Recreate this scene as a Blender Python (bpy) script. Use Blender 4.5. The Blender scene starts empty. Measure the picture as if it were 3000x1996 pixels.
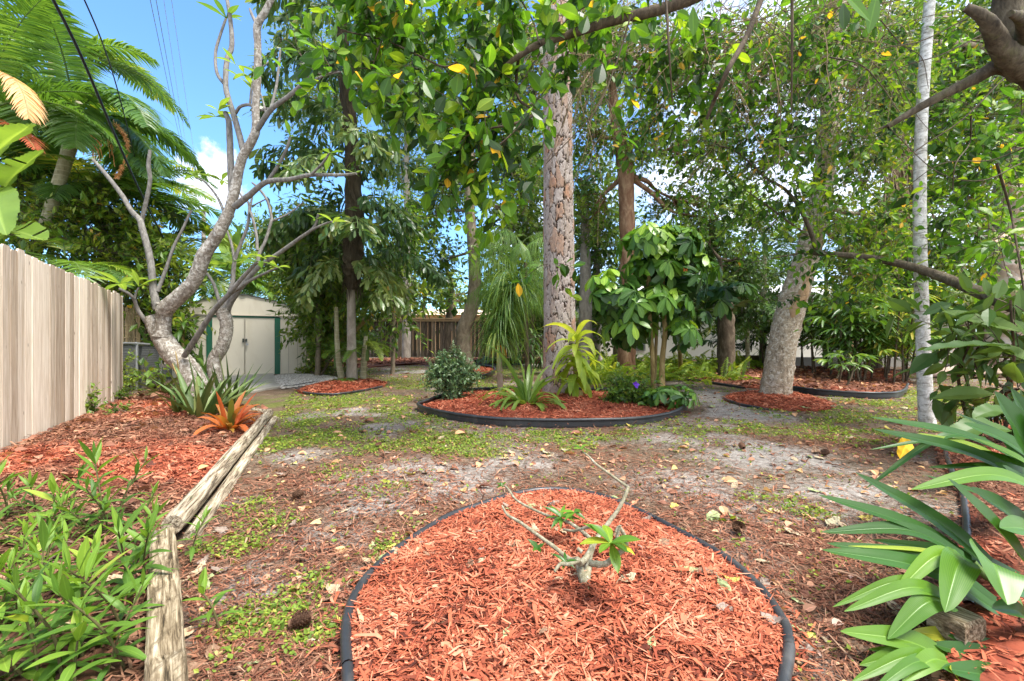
import bpy, math, random
import numpy as np
R = np.random.default_rng(11)
random.seed(5)
sc = bpy.context.scene
COL = sc.collection
F = 1333.0          # focal length in photo pixels (3000 wide)
CX, CY, CH = 1500.0, 998.0, 1.0
A = np.array
def gz(y):
    return max(0.0, 0.0128 * (min(y, 26.0) - 6.0))
def P(px, py, Y):
    return A([(px - CX) * Y / F, Y, CH + (CY - py) * Y / F])
def G(px, py, dz=0.0):
    Y = 5.0
    for _ in range(60):
        Y = 0.5 * Y + 0.5 * (CH - gz(Y) - dz) * F / max(py - CY, 4.0)
    return A([(px - CX) * Y / F, Y, gz(Y) + dz])
def nrm(a):
    return a / np.maximum(np.linalg.norm(a, axis=-1, keepdims=True), 1e-9)
def rv(n):
    return nrm(R.normal(size=(n, 3)))
UPV = A([0.0, 0.0, 1.0])
# ---------------------------------------------------------------- noise
def _h(ix, iy, s):
    v = (ix.astype(np.int64) * 374761393 + iy.astype(np.int64) * 668265263 + s * 1442695041) & 0x7fffffff
    v = ((v ^ (v >> 13)) * 1274126177) & 0x7fffffff
    return ((v ^ (v >> 16)) & 0xffffff) / float(0x1000000)
def vn(x, y, s=0):
    ix = np.floor(x); iy = np.floor(y); fx = x - ix; fy = y - iy
    fx = fx * fx * (3 - 2 * fx); fy = fy * fy * (3 - 2 * fy)
    a = _h(ix, iy, s); b = _h(ix + 1, iy, s); c = _h(ix, iy + 1, s); d = _h(ix + 1, iy + 1, s)
    return (a * (1 - fx) + b * fx) * (1 - fy) + (c * (1 - fx) + d * fx) * fy
def fbm(x, y, s=0, o=4):
    t = 0; a = 0.5; n = 0
    for k in range(o):
        t = t + a * vn(x * 2 ** k, y * 2 ** k, s + k * 7); n += a; a *= 0.55
    return t / n
def sstep(a, b, x):
    t = np.clip((x - a) / (b - a), 0, 1)
    return t * t * (3 - 2 * t)
# ---------------------------------------------------------------- mesh builder
OFF = {}
class MB:
    def __init__(s):
        s.V = []; s.Fq = []; s.Ft = []; s.r = []; s.l = []; s.n = 0
    def add(s, V, Fs, rnd=0.5, lv=1.0):
        V = np.asarray(V, float).reshape(-1, 3); n = len(V)
        s.V.append(V)
        Fs = np.asarray(Fs, np.int64)
        if Fs.size:
            (s.Fq if Fs.shape[1] == 4 else s.Ft).append(Fs + s.n)
        s.r.append(np.broadcast_to(np.asarray(rnd, float), (n,)))
        s.l.append(np.broadcast_to(np.asarray(lv, float), (n,)))
        s.n += n
    def box(s, c, hx, hy, hz, ax=None, rnd=0.5, lv=1.0, bev=0.0):
        ax = np.eye(3) if ax is None else np.asarray(ax, float)
        sg = A([[-1,-1,-1],[1,-1,-1],[1,1,-1],[-1,1,-1],[-1,-1,1],[1,-1,1],[1,1,1],[-1,1,1]], float)
        V = np.asarray(c) + (sg * [hx, hy, hz]) @ ax
        s.add(V, [[0,3,2,1],[4,5,6,7],[0,1,5,4],[1,2,6,5],[2,3,7,6],[3,0,4,7]], rnd, lv)
    def build(s, name, mat, parent=None, loc=None, smooth=False, props=None):
        V = np.concatenate(s.V) if s.V else np.zeros((0, 3))
        if parent is not None: off = OFF[parent.name]
        else: off = A([0.0, 0, 0]) if loc is None else np.asarray(loc, float)
        me = bpy.data.meshes.new(name)
        q = np.concatenate(s.Fq) if s.Fq else np.zeros((0, 4), np.int64)
        t = np.concatenate(s.Ft) if s.Ft else np.zeros((0, 3), np.int64)
        me.vertices.add(len(V)); me.vertices.foreach_set('co', (V - off).astype(np.float32).ravel())
        lp = np.concatenate([q.ravel(), t.ravel()]).astype(np.int32)
        me.loops.add(len(lp)); me.loops.foreach_set('vertex_index', lp)
        tot = np.concatenate([np.full(len(q), 4), np.full(len(t), 3)]).astype(np.int32)
        st = np.concatenate([[0], np.cumsum(tot)[:-1]]).astype(np.int32) if len(tot) else np.zeros(0, np.int32)
        me.polygons.add(len(tot)); me.polygons.foreach_set('loop_start', st)
        try: me.polygons.foreach_set('loop_total', tot)
        except Exception: pass
        me.polygons.foreach_set('use_smooth', np.full(len(tot), smooth))
        for nm, arr in (('rnd', s.r), ('lv', s.l)):
            at = me.attributes.new(nm, 'FLOAT', 'POINT')
            at.data.foreach_set('value', np.concatenate(arr).astype(np.float32) if arr else np.zeros(0, np.float32))
        me.update(calc_edges=True)
        if mat: me.materials.append(mat)
        ob = bpy.data.objects.new(name, me); COL.objects.link(ob)
        if parent is not None: ob.parent = parent
        else: ob.location = off
        OFF[ob.name] = off
        for k, v in (props or {}).items(): ob[k] = v
        return ob
def thing(name, label, cat, loc, group=None):
    o = bpy.data.objects.new(name, None); COL.objects.link(o); o.location = loc; o.empty_display_size = .1
    OFF[o.name] = np.asarray(loc, float); o['label'] = label; o['category'] = cat
    if group: o['group'] = group
    return o
def tag(o, label=None, cat=None, group=None, kind=None):
    if label: o['label'] = label
    if cat: o['category'] = cat
    if group: o['group'] = group
    if kind: o['kind'] = kind
    return o
# ---------------------------------------------------------------- geometry generators
def smooth_path(pts, n):
    pts = np.asarray(pts, float)
    k = len(pts)
    if k == 2:
        t = np.linspace(0, 1, n)[:, None]; return pts[0] * (1 - t) + pts[1] * t
    p = np.vstack([2 * pts[0] - pts[1], pts, 2 * pts[-1] - pts[-2]])
    u = np.linspace(0, k - 1 - 1e-6, n); i = u.astype(int); t = (u - i)[:, None]
    a, b, c, d = p[i], p[i + 1], p[i + 2], p[i + 3]
    return .5 * ((2 * b) + (-a + c) * t + (2 * a - 5 * b + 4 * c - d) * t ** 2 + (-a + 3 * b - 3 * c + d) * t ** 3)
def tubes(mb, pts, r, sides=4, rnd=0.5, noise=0.0, cap=False):
    # pts (S,n,3), r (S,n)
    S, n, _ = pts.shape
    t = np.gradient(pts, axis=1); t = nrm(t)
    ref = A([.31, .52, .79]); ref = ref / np.linalg.norm(ref)
    mean = np.abs(t.mean(axis=1) @ ref)
    rr = np.where((mean > .9)[:, None, None], A([.9, -.3, .1]), ref)
    sd = nrm(np.cross(t, rr)); up = np.cross(sd, t)
    an = np.arange(sides) * 2 * np.pi / sides
    r = np.broadcast_to(np.asarray(r, float), (S, n))
    rad = np.repeat(r[:, :, None], sides, axis=2)
    if noise: rad = rad * (1 + noise * R.normal(size=rad.shape))
    V = pts[:, :, None, :] + rad[..., None] * (np.cos(an)[None, None, :, None] * sd[:, :, None, :] + np.sin(an)[None, None, :, None] * up[:, :, None, :])
    i = np.arange(n - 1)[:, None]; j = np.arange(sides)[None, :]; j2 = (j + 1) % sides
    f = np.stack([i * sides + j, i * sides + j2, (i + 1) * sides + j2, (i + 1) * sides + j], -1).reshape(-1, 4)
    f = (f[None] + (np.arange(S) * n * sides)[:, None, None]).reshape(-1, 4)
    rn = np.asarray(rnd, float)
    rn = np.repeat(rn, n * sides) if rn.ndim else rn
    mb.add(V, f, rn)
    if cap:
        for s in range(S):
            for e, k in ((0, 0), (1, n - 1)):
                ring = V[s, k]; c = pts[s, k]
                vv = np.vstack([ring, c]); ii = np.arange(sides)
                ff = np.stack([ii, (ii + 1) % sides, np.full(sides, sides)], -1)
                if e == 0: ff = ff[:, ::-1]
                mb.add(vv, ff, rnd if rn.ndim == 0 else .5)
def tube(mb, pts, radii, sides=8, n=None, rnd=.5, noise=0., cap=False):
    n = n or max(6, 5 * len(pts))
    p = smooth_path(pts, n)
    r = np.interp(np.linspace(0, 1, n), np.linspace(0, 1, len(radii)), radii)
    tubes(mb, p[None], r[None], sides, rnd, noise, cap)
    return p, r
def ribbon(mb, Pn, D, UP, L, W, prof, grav=0.0, fold=0.25, rnd=.5, wave=0.0):
    Pn = np.asarray(Pn, float).reshape(-1, 3); N = len(Pn)
    D = nrm(np.broadcast_to(D, (N, 3)).astype(float)); UP = np.broadcast_to(UP, (N, 3))
    L = np.broadcast_to(np.asarray(L, float), (N,)); W = np.broadcast_to(np.asarray(W, float), (N,))
    g = np.broadcast_to(np.asarray(grav, float), (N,))[:, None]
    n = len(prof) - 1
    sd = nrm(np.cross(D, UP)); c = Pn.copy(); d = D.copy(); rows = []
    for i in range(n + 1):
        nr = np.cross(sd, d); w = (W * prof[i])[:, None] * .5
        wv = wave * W[:, None] * R.normal(size=(N, 1)) if wave else 0
        rows += [c + sd * w + nr * (fold * w + wv), c, c - sd * w + nr * (fold * w - wv)]
        if i < n:
            d = nrm(d - g * UPV / n); c = c + d * (L / n)[:, None]
    V = np.stack(rows, 1)
    m = 3 * (n + 1); a = 3 * np.arange(n)
    f = np.concatenate([np.stack([a, a + 1, a + 4, a + 3], -1), np.stack([a + 1, a + 2, a + 5, a + 4], -1)])
    f = (f[None] + (np.arange(N) * m)[:, None, None]).reshape(-1, 4)
    rn = np.asarray(rnd, float); rn = np.repeat(rn, m) if rn.ndim else rn
    mb.add(V, f, rn, np.tile(A([1., 0., 1.]), N * (n + 1)))
def leaf4(mb, Pn, D, UP, L, W, rnd=.5, fold=.3, pos=.45):
    N = len(Pn); sd = nrm(np.cross(D, UP)); nr = np.cross(sd, D)
    L = np.broadcast_to(np.asarray(L, float), (N,))[:, None]; W = np.broadcast_to(np.asarray(W, float), (N,))[:, None] * .5
    m = Pn + D * L * pos
    V = np.stack([Pn, m + sd * W + nr * W * fold, Pn + D * L, m - sd * W + nr * W * fold], 1)
    k = 4 * np.arange(N)[:, None]
    f = np.concatenate([k + A([[0, 1, 2]]), k + A([[0, 2, 3]])])
    rn = np.asarray(rnd, float); rn = np.repeat(rn, 4) if rn.ndim else rn
    mb.add(V, f, rn, np.tile(A([0., 1., 0., 1.]), N))
OVATE = [.12, .85, 1., .62, .04]
OBOV = [.08, .42, .75, .97, 1., .88, .55, .08]
LANCE = [.15, .8, 1., .75, .4, .04]
STRAP = [.55, .8, .95, 1., .97, .88, .7, .4, .04]
SMALL = [.15, 1., .06]
def put_leaf(mb, Pn, D, UP, L, W, shape, rnd, grav=.2, fold=.3):
    if shape is None: leaf4(mb, Pn, D, UP, L, W, rnd, fold)
    else: ribbon(mb, Pn, D, UP, L, W, shape, grav, fold, rnd)
def curves(P0, D, L, n, grav=0., wob=.1):
    S = len(P0); c = P0.copy(); d = nrm(D.copy()); out = [c]
    L = np.broadcast_to(np.asarray(L, float), (S,))[:, None]
    for i in range(n):
        d = nrm(d + wob * R.normal(size=(S, 3)) - grav * UPV / n)
        c = c + d * L / n; out.append(c)
    return np.stack(out, 1)
def interp_pts(pts, t):
    # pts (S,n+1,3), t (S,k) in 0..1
    n = pts.shape[1] - 1; u = np.clip(t, 0, .9999) * n; i = u.astype(int); f = (u - i)[..., None]
    s = np.arange(len(pts))[:, None]
    p = pts[s, i] * (1 - f) + pts[s, i + 1] * f
    return p, nrm(pts[s, i + 1] - pts[s, i])
def sprays(mbw, mbl, P0, D, L, r, nleaf, LL, LW, shape=None, grav=.3, wob=.12, n=4, t0=.2, rnd=None, lgrav=.3, spread=.9, rv_=.25, updir=.0, sides=3, jit=.5, fold=.3):
    S = len(P0)
    if S == 0: return
    pts = curves(P0, D, L, n, grav, wob)
    if mbw is not None and r:
        rr = np.linspace(1, .35, n + 1)[None] * r * np.ones((S, 1))
        tubes(mbw, pts, rr, sides, R.random(S))
    t = t0 + (1 - t0) * (np.arange(nleaf)[None] + R.random((S, nleaf))) / nleaf
    p, tg = interp_pts(pts, t)
    p = p.reshape(-1, 3); tg = tg.reshape(-1, 3); N = len(p)
    pr = nrm(np.cross(tg, rv(N)))
    d = nrm(tg * (1 - spread * .5) + pr * spread + UPV * (updir - lgrav * R.random((N, 1))))
    up = nrm(UPV + jit * R.normal(size=(N, 3)))
    s = np.exp(rv_ * R.normal(size=N))
    base = np.repeat(np.full(S, .5) if rnd is None else np.asarray(rnd), nleaf)
    rn = np.clip(base + .22 * R.normal(size=N), 0, .93); rn = np.where(R.random(N) < .012, 1., rn)
    put_leaf(mbl, p, d, up, LL * s, LW * s, shape, rn, lgrav, fold)
    return pts
def blob_points(n, c, rad, power=.45):
    d = rv(n); q = R.random((n, 1)) ** power
    return np.asarray(c) + d * q * np.asarray(rad), d
def whorl(mb, C, NV, k, L, W, prof, tilt=.3, grav=.4, rnd=.5, fold=.2, jl=.2):
    """k leaves round each centre C, in the plane across NV; tilt>0 points them along NV"""
    S = len(C); NV = nrm(NV); a = nrm(np.cross(NV, rv(S))); b = np.cross(NV, a)
    an = (np.arange(k)[None] + .35 * R.normal(size=(S, k))) * 2 * np.pi / k + R.random((S, 1)) * 6.28
    tl = tilt + .15 * R.normal(size=(S, k))
    d = np.cos(an)[..., None] * a[:, None] + np.sin(an)[..., None] * b[:, None] + tl[..., None] * NV[:, None]
    d = nrm(d.reshape(-1, 3)); up = np.repeat(NV, k, 0)
    N = S * k; s = np.clip(1 + jl * R.normal(size=N), .4, 1.6)
    rn = np.asarray(rnd, float); rn = np.repeat(rn, k) if rn.ndim else np.full(N, rn)
    LL = np.repeat(L, k) if np.ndim(L) else L
    WW = np.repeat(W, k) if np.ndim(W) else W
    ribbon(mb, np.repeat(C, k, 0), d, up + .15 * R.normal(size=(N, 3)), LL * s, WW * s ** .5, prof, grav, fold, np.clip(rn + .12 * R.normal(size=N), 0, 1))
def frond(mbl, mbr, p0, d, L, grav, nl=40, ll=.5, lw=.035, droop=.5, r=.02, vee=.3, bare=.15, rnd=.5, swp=.6, n=12, seg=None, jit=.06, twist=0., gap=0.):
    """pinnate palm frond: an arched rachis with a row of leaflets down each side"""
    pts = curves(A([p0], float), A([d], float), L, n, grav, .02)
    tubes(mbr, pts, np.linspace(r, r * .2, n + 1)[None], 5, .5)
    t = np.linspace(bare, .995, nl)[None]
    p, tg = interp_pts(pts, t); p = p[0]; tg = tg[0]
    sd = nrm(np.cross(tg, UPV + 1e-3)); up = np.cross(sd, tg)
    if twist:
        c_, s_ = math.cos(twist), math.sin(twist); sd, up = c_ * sd + s_ * up, c_ * up - s_ * sd
    prof = np.sin(np.pi * np.clip(.12 + .86 * (t[0] - bare) / (1 - bare), 0, 1)) ** .6
    for sgn in (-1, 1):
        dd = nrm(sgn * sd + swp * tg + vee * up + jit * R.normal(size=p.shape))
        k = R.random(len(p)) >= gap
        ribbon(mbl, p[k], dd[k], up[k], ll * prof[k] * (1 + .08 * R.normal(size=k.sum())), lw, seg or [.5, 1., .7, .05], droop, .35,
               np.clip(rnd + .08 * R.normal(size=k.sum()), 0, 1))
def polygon_star(pts, n=96):
    p = smooth_path(np.vstack([pts, pts[:1]]), n + 1)[:-1]
    # periodic catmull-rom
    q = np.asarray(pts, float); k = len(q); u = np.arange(n) * k / n; i = u.astype(int); t = (u - i)[:, None]
    a, b, c, d = q[(i - 1) % k], q[i % k], q[(i + 1) % k], q[(i + 2) % k]
    return .5 * ((2 * b) + (-a + c) * t + (2 * a - 5 * b + 4 * c - d) * t ** 2 + (-a + 3 * b - 3 * c + d) * t ** 3)
# ---------------------------------------------------------------- materials
def newmat(name):
    m = bpy.data.materials.new(name); m.use_nodes = True
    nt = m.node_tree; nt.nodes.clear()
    return m, nt
def N(nt, typ, **kw):
    n = nt.nodes.new(typ)
    for k, v in kw.items():
        if k.startswith('i_'):
            n.inputs[int(k[2:]) if k[2:].isdigit() else k[2:].replace('_', ' ')].default_value = v
        else: setattr(n, k, v)
    return n
def ramp(nt, stops, src=None, interp='LINEAR'):
    r = nt.nodes.new('ShaderNodeValToRGB'); r.color_ramp.interpolation = interp
    e = r.color_ramp.elements
    while len(e) < len(stops): e.new(.5)
    for x, (p, c) in zip(e, stops):
        x.position = p; x.color = (c[0], c[1], c[2], 1) if len(c) == 3 else c
    if src is not None: nt.links.new(src, r.inputs[0])
    return r.outputs[0]
def grey(v): return (v, v, v)
def attr(nt, nm): return N(nt, 'ShaderNodeAttribute', attribute_name=nm).outputs['Fac']
def mixc(nt, f, a, b, mode='MIX'):
    m = nt.nodes.new('ShaderNodeMix'); m.data_type = 'RGBA'; m.blend_type = mode
    for s, v in ((m.inputs[0], f), (m.inputs[6], a), (m.inputs[7], b)):
        if hasattr(v, 'is_linked'): nt.links.new(v, s)
        else: s.default_value = v if isinstance(v, (int, float)) else (v[0], v[1], v[2], 1)
    return m.outputs[2]
def mathn(nt, op, a, b=None, clamp=False):
    m = nt.nodes.new('ShaderNodeMath'); m.operation = op; m.use_clamp = clamp
    for s, v in ((m.inputs[0], a), (m.inputs[1], b)):
        if v is None: continue
        if hasattr(v, 'is_linked'): nt.links.new(v, s)
        else: s.default_value = v
    return m.outputs[0]
def objco(nt, scale=(1, 1, 1), out='Object'):
    tc = nt.nodes.new('ShaderNodeTexCoord'); mp = nt.nodes.new('ShaderNodeMapping')
    nt.links.new(tc.outputs[out], mp.inputs[0]); mp.inputs['Scale'].default_value = scale
    return mp.outputs[0]
def noise(nt, co, scale, detail=4, rough=.6, dist=0.):
    n = N(nt, 'ShaderNodeTexNoise'); n.inputs['Scale'].default_value = scale; n.inputs['Detail'].default_value = detail
    n.inputs['Roughness'].default_value = rough; n.inputs['Distortion'].default_value = dist
    nt.links.new(co, n.inputs['Vector']); return n.outputs['Fac']
def finish(nt, col, rough=.8, bump=None, bstr=.5, bdist=.01, spec=.5, trans=0., tcol=None, metal=0., coat=0.):
    b = N(nt, 'ShaderNodeBsdfPrincipled'); o = N(nt, 'ShaderNodeOutputMaterial')
    for s, v in ((b.inputs['Base Color'], col), (b.inputs['Roughness'], rough)):
        if hasattr(v, 'is_linked'): nt.links.new(v, s)
        else: s.default_value = v if isinstance(v, (int, float)) else (v[0], v[1], v[2], 1)
    b.inputs['Specular IOR Level'].default_value = spec; b.inputs['Metallic'].default_value = metal
    if bump is not None:
        bp = N(nt, 'ShaderNodeBump'); bp.inputs['Strength'].default_value = bstr; bp.inputs['Distance'].default_value = bdist
        nt.links.new(bump, bp.inputs['Height']); nt.links.new(bp.outputs[0], b.inputs['Normal'])
    if trans:
        tr = N(nt, 'ShaderNodeBsdfTranslucent'); nt.links.new(tcol if tcol is not None else col, tr.inputs[0])
        mx = N(nt, 'ShaderNodeMixShader'); mx.inputs[0].default_value = trans
        nt.links.new(b.outputs[0], mx.inputs[1]); nt.links.new(tr.outputs[0], mx.inputs[2]); nt.links.new(mx.outputs[0], o.inputs[0])
    else: nt.links.new(b.outputs[0], o.inputs[0])
    return b
def leafmat(name, stops, trans=.35, rough=.42, spec=.4, rib=.0, boost=1.6, veins=0., warm=True):
    m, nt = newmat(name)
    if warm: stops = [(p_, (r_ * 1.22 + .004, g_ * .97, b_ * 1.1 + .002)) for p_, (r_, g_, b_) in stops]
    c = ramp(nt, stops, attr(nt, 'rnd'))
    co = objco(nt)
    c = mixc(nt, mathn(nt, 'MULTIPLY', noise(nt, co, 9., 3), .35), c, mixc(nt, 1., c, (1.9, 1.7, 1.2), 'MULTIPLY'))
    if rib:
        c = mixc(nt, ramp(nt, [(0., grey(rib)), (.16, grey(0.))], attr(nt, 'lv')), c, mixc(nt, 1., c, (2.2, 1.9, 2.4), 'MULTIPLY'))
    if veins: c = mixc(nt, mathn(nt, 'MULTIPLY', mathn(nt, 'ADD', mathn(nt, 'MULTIPLY', mathn(nt, 'SINE', mathn(nt, 'MULTIPLY', attr(nt, 'lv'), 62.)), .5), .5), veins), c, mixc(nt, 1., c, (2.4, 1.8, 2.2), 'MULTIPLY'))
    tc = mixc(nt, 1., c, (boost * 1.25, boost * 1.15, boost * .55), 'MULTIPLY')
    finish(nt, c, rough, None, spec=spec, trans=trans, tcol=tc)
    return m
def barkmat(name, dark, mid, light, scale=8., zst=.35, patch=None, pamt=.5, pscale=5., bstr=.6, rough=.9, rings=0., fiss=0.):
    m, nt = newmat(name)
    co = objco(nt, (1, 1, zst)); n1 = noise(nt, co, scale, 8, .7, .4)
    c = ramp(nt, [(.3, dark), (.5, mid), (.72, light)], n1)
    h = n1
    if patch:
        n2 = noise(nt, objco(nt), pscale, 6, .65, .8)
        c = mixc(nt, ramp(nt, [(.6 - .25 * pamt, grey(0)), (.74 - .25 * pamt, grey(.85))], n2), c, patch)
    if fiss:
        nf = noise(nt, objco(nt, (1, 1, 7.)), 9., 6, .75, .6)
        c = mixc(nt, ramp(nt, [(.54, grey(0)), (.62, grey(fiss))], nf), c, (.07, .06, .045))
    if rings:
        w = N(nt, 'ShaderNodeTexWave', wave_type='BANDS', bands_direction='Z'); w.inputs['Scale'].default_value = rings
        w.inputs['Distortion'].default_value = 1.2; w.inputs['Detail'].default_value = 2.; nt.links.new(objco(nt), w.inputs[0])
        k = ramp(nt, [(0., grey(1)), (.12, grey(0))], w.outputs['Fac'])
        c = mixc(nt, mathn(nt, 'MULTIPLY', k, .6), c, light)
    finish(nt, c, rough, h, bstr, .02, spec=.2)
    return m
def plainmat(name, col, rough=.6, var=.15, scale=6., bstr=.1, spec=.4, metal=0., dirt=None):
    m, nt = newmat(name)
    n = noise(nt, objco(nt), scale, 6, .65)
    c = mixc(nt, n, tuple(x * (1 - var) for x in col), tuple(min(1, x * (1 + var)) for x in col))
    if dirt:
        n2 = noise(nt, objco(nt, (1, 1, .5)), scale * .35, 7, .7, .5)
        c = mixc(nt, ramp(nt, [(.5, grey(0)), (.72, grey(.7))], n2), c, dirt)
    finish(nt, c, rough, n, bstr, .005, spec=spec, metal=metal)
    return m
D3 = lambda *c: c
LM = {}
LM['bright'] = leafmat('leaf_bright_green', [(0, (.01, .035, .006)), (.35, (.03, .1, .011)), (.7, (.085, .21, .018)), (.95, (.17, .28, .025)), (1, (.36, .31, .04))], .33)
LM['mid'] = leafmat('leaf_mid_green', [(0, (.01, .034, .008)), (.4, (.034, .105, .015)), (.9, (.1, .23, .026)), (1, (.2, .26, .03))], .34)
LM['dark'] = leafmat('leaf_dark_green', [(0, (.012, .04, .01)), (.5, (.032, .1, .018)), (1, (.075, .17, .03))], .3, .45, .32)
LM['over'] = leafmat('leaf_overhead', [(0, (.01, .045, .006)), (.4, (.034, .13, .01)), (.8, (.085, .24, .015)), (.96, (.16, .31, .02)), (1, (.42, .34, .03))], .45, .4, .4, rib=.5)
LM['palm'] = leafmat('palm_leaflet', [(0, (.014, .05, .01)), (.5, (.045, .14, .018)), (.85, (.11, .25, .026)), (1, (.3, .36, .06))], .34, .4, .45)
LM['palmy'] = leafmat('palm_leaflet_yellowish', [(0, (.04, .1, .015)), (.5, (.1, .22, .025)), (1, (.24, .34, .04))], .4, .42)
LM['dry'] = leafmat('dry_palm_leaflet', [(0, (.3, .17, .07)), (.5, (.5, .4, .2)), (1, (.62, .55, .33))], .3, .7, .2)
LM['rust'] = leafmat('rust_palm_leaflet', [(0, (.16, .05, .025)), (1, (.34, .12, .05))], .25, .7, .2)
LM['fish'] = leafmat('fishtail_leaflet', [(0, (.014, .045, .014)), (.5, (.034, .105, .026)), (.85, (.075, .17, .04)), (1, (.15, .22, .07))], .34, .33, .55)
LM['banana'] = leafmat('banana_leaf', [(0, (.045, .13, .02)), (1, (.15, .3, .05))], .4, .4, .4, rib=.6)
LM['strap'] = leafmat('strap_leaf', [(0, (.006, .042, .004)), (.5, (.015, .085, .006)), (.85, (.07, .2, .013)), (1, (.3, .37, .03))], .26, .36, .4, rib=.35, veins=.35)
LM['yellow'] = leafmat('yellowing_leaf', [(0, (.42, .36, .03)), (1, (.6, .5, .04))], .4, .5, .3, rib=.4)
LM['umb'] = leafmat('umbrella_leaf', [(0, (.012, .055, .014)), (.4, (.035, .125, .025)), (.7, (.085, .25, .03)), (1, (.2, .42, .04))], .3, .33, .5, rib=.45)
LM['corn'] = leafmat('corn_plant_leaf', [(0, (.08, .2, .02)), (.5, (.19, .35, .035)), (1, (.3, .45, .06))], .42, .42, .3, rib=.2)
LM['grassy'] = leafmat('grassy_leaf', [(0, (.03, .1, .02)), (.6, (.075, .19, .03)), (1, (.16, .28, .04))], .35, .4, .4)
LM['lily'] = leafmat('lily_leaf', [(0, (.04, .12, .02)), (.6, (.1, .22, .03)), (1, (.19, .32, .06))], .3, .35, .45, rib=.3)
LM['bluish'] = leafmat('bluish_shrub_leaf', [(0, (.016, .06, .025)), (.6, (.05, .14, .05)), (1, (.13, .24, .12))], .25, .35, .5)
LM['aloe'] = leafmat('aloe_leaf', [(0, (.03, .08, .02)), (.6, (.06, .135, .033)), (1, (.13, .2, .06))], .08, .5, .3)
LM['brom'] = leafmat('bromeliad_leaf', [(0, (.1, .16, .03)), (.35, (.24, .2, .04)), (.7, (.36, .1, .025)), (1, (.42, .26, .05))], .25, .35, .5)
LM['shoot'] = leafmat('shoot_leaf', [(0, (.025, .09, .016)), (.5, (.06, .17, .02)), (.85, (.13, .29, .03)), (1, (.26, .38, .06))], .36, .5, .3, rib=.35)
LM['plum'] = leafmat('plumeria_leaf', [(0, (.05, .15, .025)), (1, (.16, .32, .05))], .4, .4, .4, rib=.5)
LM['weed'] = leafmat('weed_leaf', [(0, (.05, .12, .015)), (.6, (.12, .24, .025)), (1, (.24, .34, .05))], .3, .55, .25)
LM['fern'] = leafmat('fern_leaf', [(0, (.06, .15, .015)), (.6, (.13, .26, .02)), (1, (.26, .36, .03))], .35, .5, .3)
LM['dead'] = leafmat('fallen_leaf', [(0, (.08, .045, .028)), (.3, (.2, .12, .07)), (.55, (.36, .26, .15)), (.78, (.46, .37, .16)), (.9, (.3, .32, .12)), (1, (.45, .4, .3))], .15, .7, .25, rib=.4)
BK = {}
BK['plum'] = barkmat('plumeria_bark', (.1, .085, .065), (.23, .2, .165), (.37, .34, .29), 26., .6, (.56, .54, .49), .46, 20.)
BK['plumb'] = barkmat('plumeria_branch_bark', (.075, .07, .062), (.17, .16, .145), (.29, .275, .25), 24., .4)
BK['lean'] = barkmat('lichen_bark', (.09, .06, .04), (.33, .265, .185), (.47, .39, .29), 22., .4, (.62, .57, .48), .42, 19., .9, fiss=.5)
BK['curvy'] = barkmat('grey_brown_bark', (.1, .08, .055), (.21, .17, .12), (.33, .28, .2), 10., .5)
BK['gumbo'] = barkmat('peeling_red_bark', (.09, .045, .025), (.22, .12, .07), (.42, .3, .18), 6., .35)
BK['white'] = barkmat('white_palm_bark', (.2, .18, .14), (.48, .46, .41), (.68, .67, .63), 20., .5, (.78, .77, .74), .55, 14., .6, rings=2.2, fiss=.75)
BK['palm'] = barkmat('ringed_palm_bark', (.16, .15, .08), (.3, .28, .17), (.44, .42, .3), 8., .3, None, .5, 5., .4, rings=3.2)
BK['brown'] = barkmat('brown_bark', (.04, .03, .02), (.1, .075, .05), (.2, .16, .11), 12., .35)
BK['twig'] = barkmat('twig_bark', (.035, .026, .018), (.08, .06, .04), (.16, .125, .08), 20., .3)
BK['grey'] = barkmat('pale_grey_bark', (.14, .12, .1), (.27, .24, .2), (.42, .39, .34), 6., .5)
BK['mossy'] = barkmat('mossy_dark_bark', (.03, .024, .016), (.085, .068, .045), (.17, .145, .1), 22., .5, (.1, .1, .04), .25, 9.)
BK['fig'] = barkmat('pinkish_fig_bark', (.2, .14, .1), (.4, .3, .23), (.55, .45, .37), 4., .4, (.55, .52, .48), .4, 3.)
BK['fibre'] = barkmat('fibrous_palm_bark', (.02, .016, .01), (.05, .04, .025), (.1, .08, .05), 25., .15)
BK['green'] = barkmat('green_stem', (.05, .09, .02), (.09, .15, .04), (.16, .2, .07), 14., .3, rough=.6)
BK['cane'] = barkmat('yellowish_cane', (.16, .11, .04), (.3, .22, .09), (.42, .33, .16), 14., .25)
# ================================================================ SETTING
def wood_mat(name, a, b, c, moss=None, sc_=1.0):
    m, nt = newmat(name)
    r = attr(nt, 'rnd')
    co = objco(nt, (22 * sc_, 22 * sc_, 1.3 * sc_))
    g = noise(nt, co, 1.6, 8, .68, .5)
    col = ramp(nt, [(.3, a), (.5, b), (.68, c)], mathn(nt, 'ADD', mathn(nt, 'MULTIPLY', g, .8), mathn(nt, 'MULTIPLY', r, .2)))
    tint = ramp(nt, [(0, (.72, .66, .6)), (.5, (1, .97, .93)), (1, (1.18, 1.12, 1.04))], r)
    col = mixc(nt, 1., col, tint, 'MULTIPLY')
    st = noise(nt, objco(nt, (7, 7, .5)), 1., 5, .7, .3)
    col = mixc(nt, ramp(nt, [(.52, grey(0)), (.72, grey(.75))], st), col, moss or (.13, .1, .075))
    kn = N(nt, 'ShaderNodeTexVoronoi'); kn.inputs['Scale'].default_value = 1.; nt.links.new(objco(nt, (9, 9, 3.2)), kn.inputs['Vector'])
    col = mixc(nt, ramp(nt, [(.04, grey(.75)), (.09, grey(0))], kn.outputs['Distance']), col, (.1, .06, .035))
    finish(nt, col, .85, g, .5, .006, spec=.2)
    return m
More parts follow.
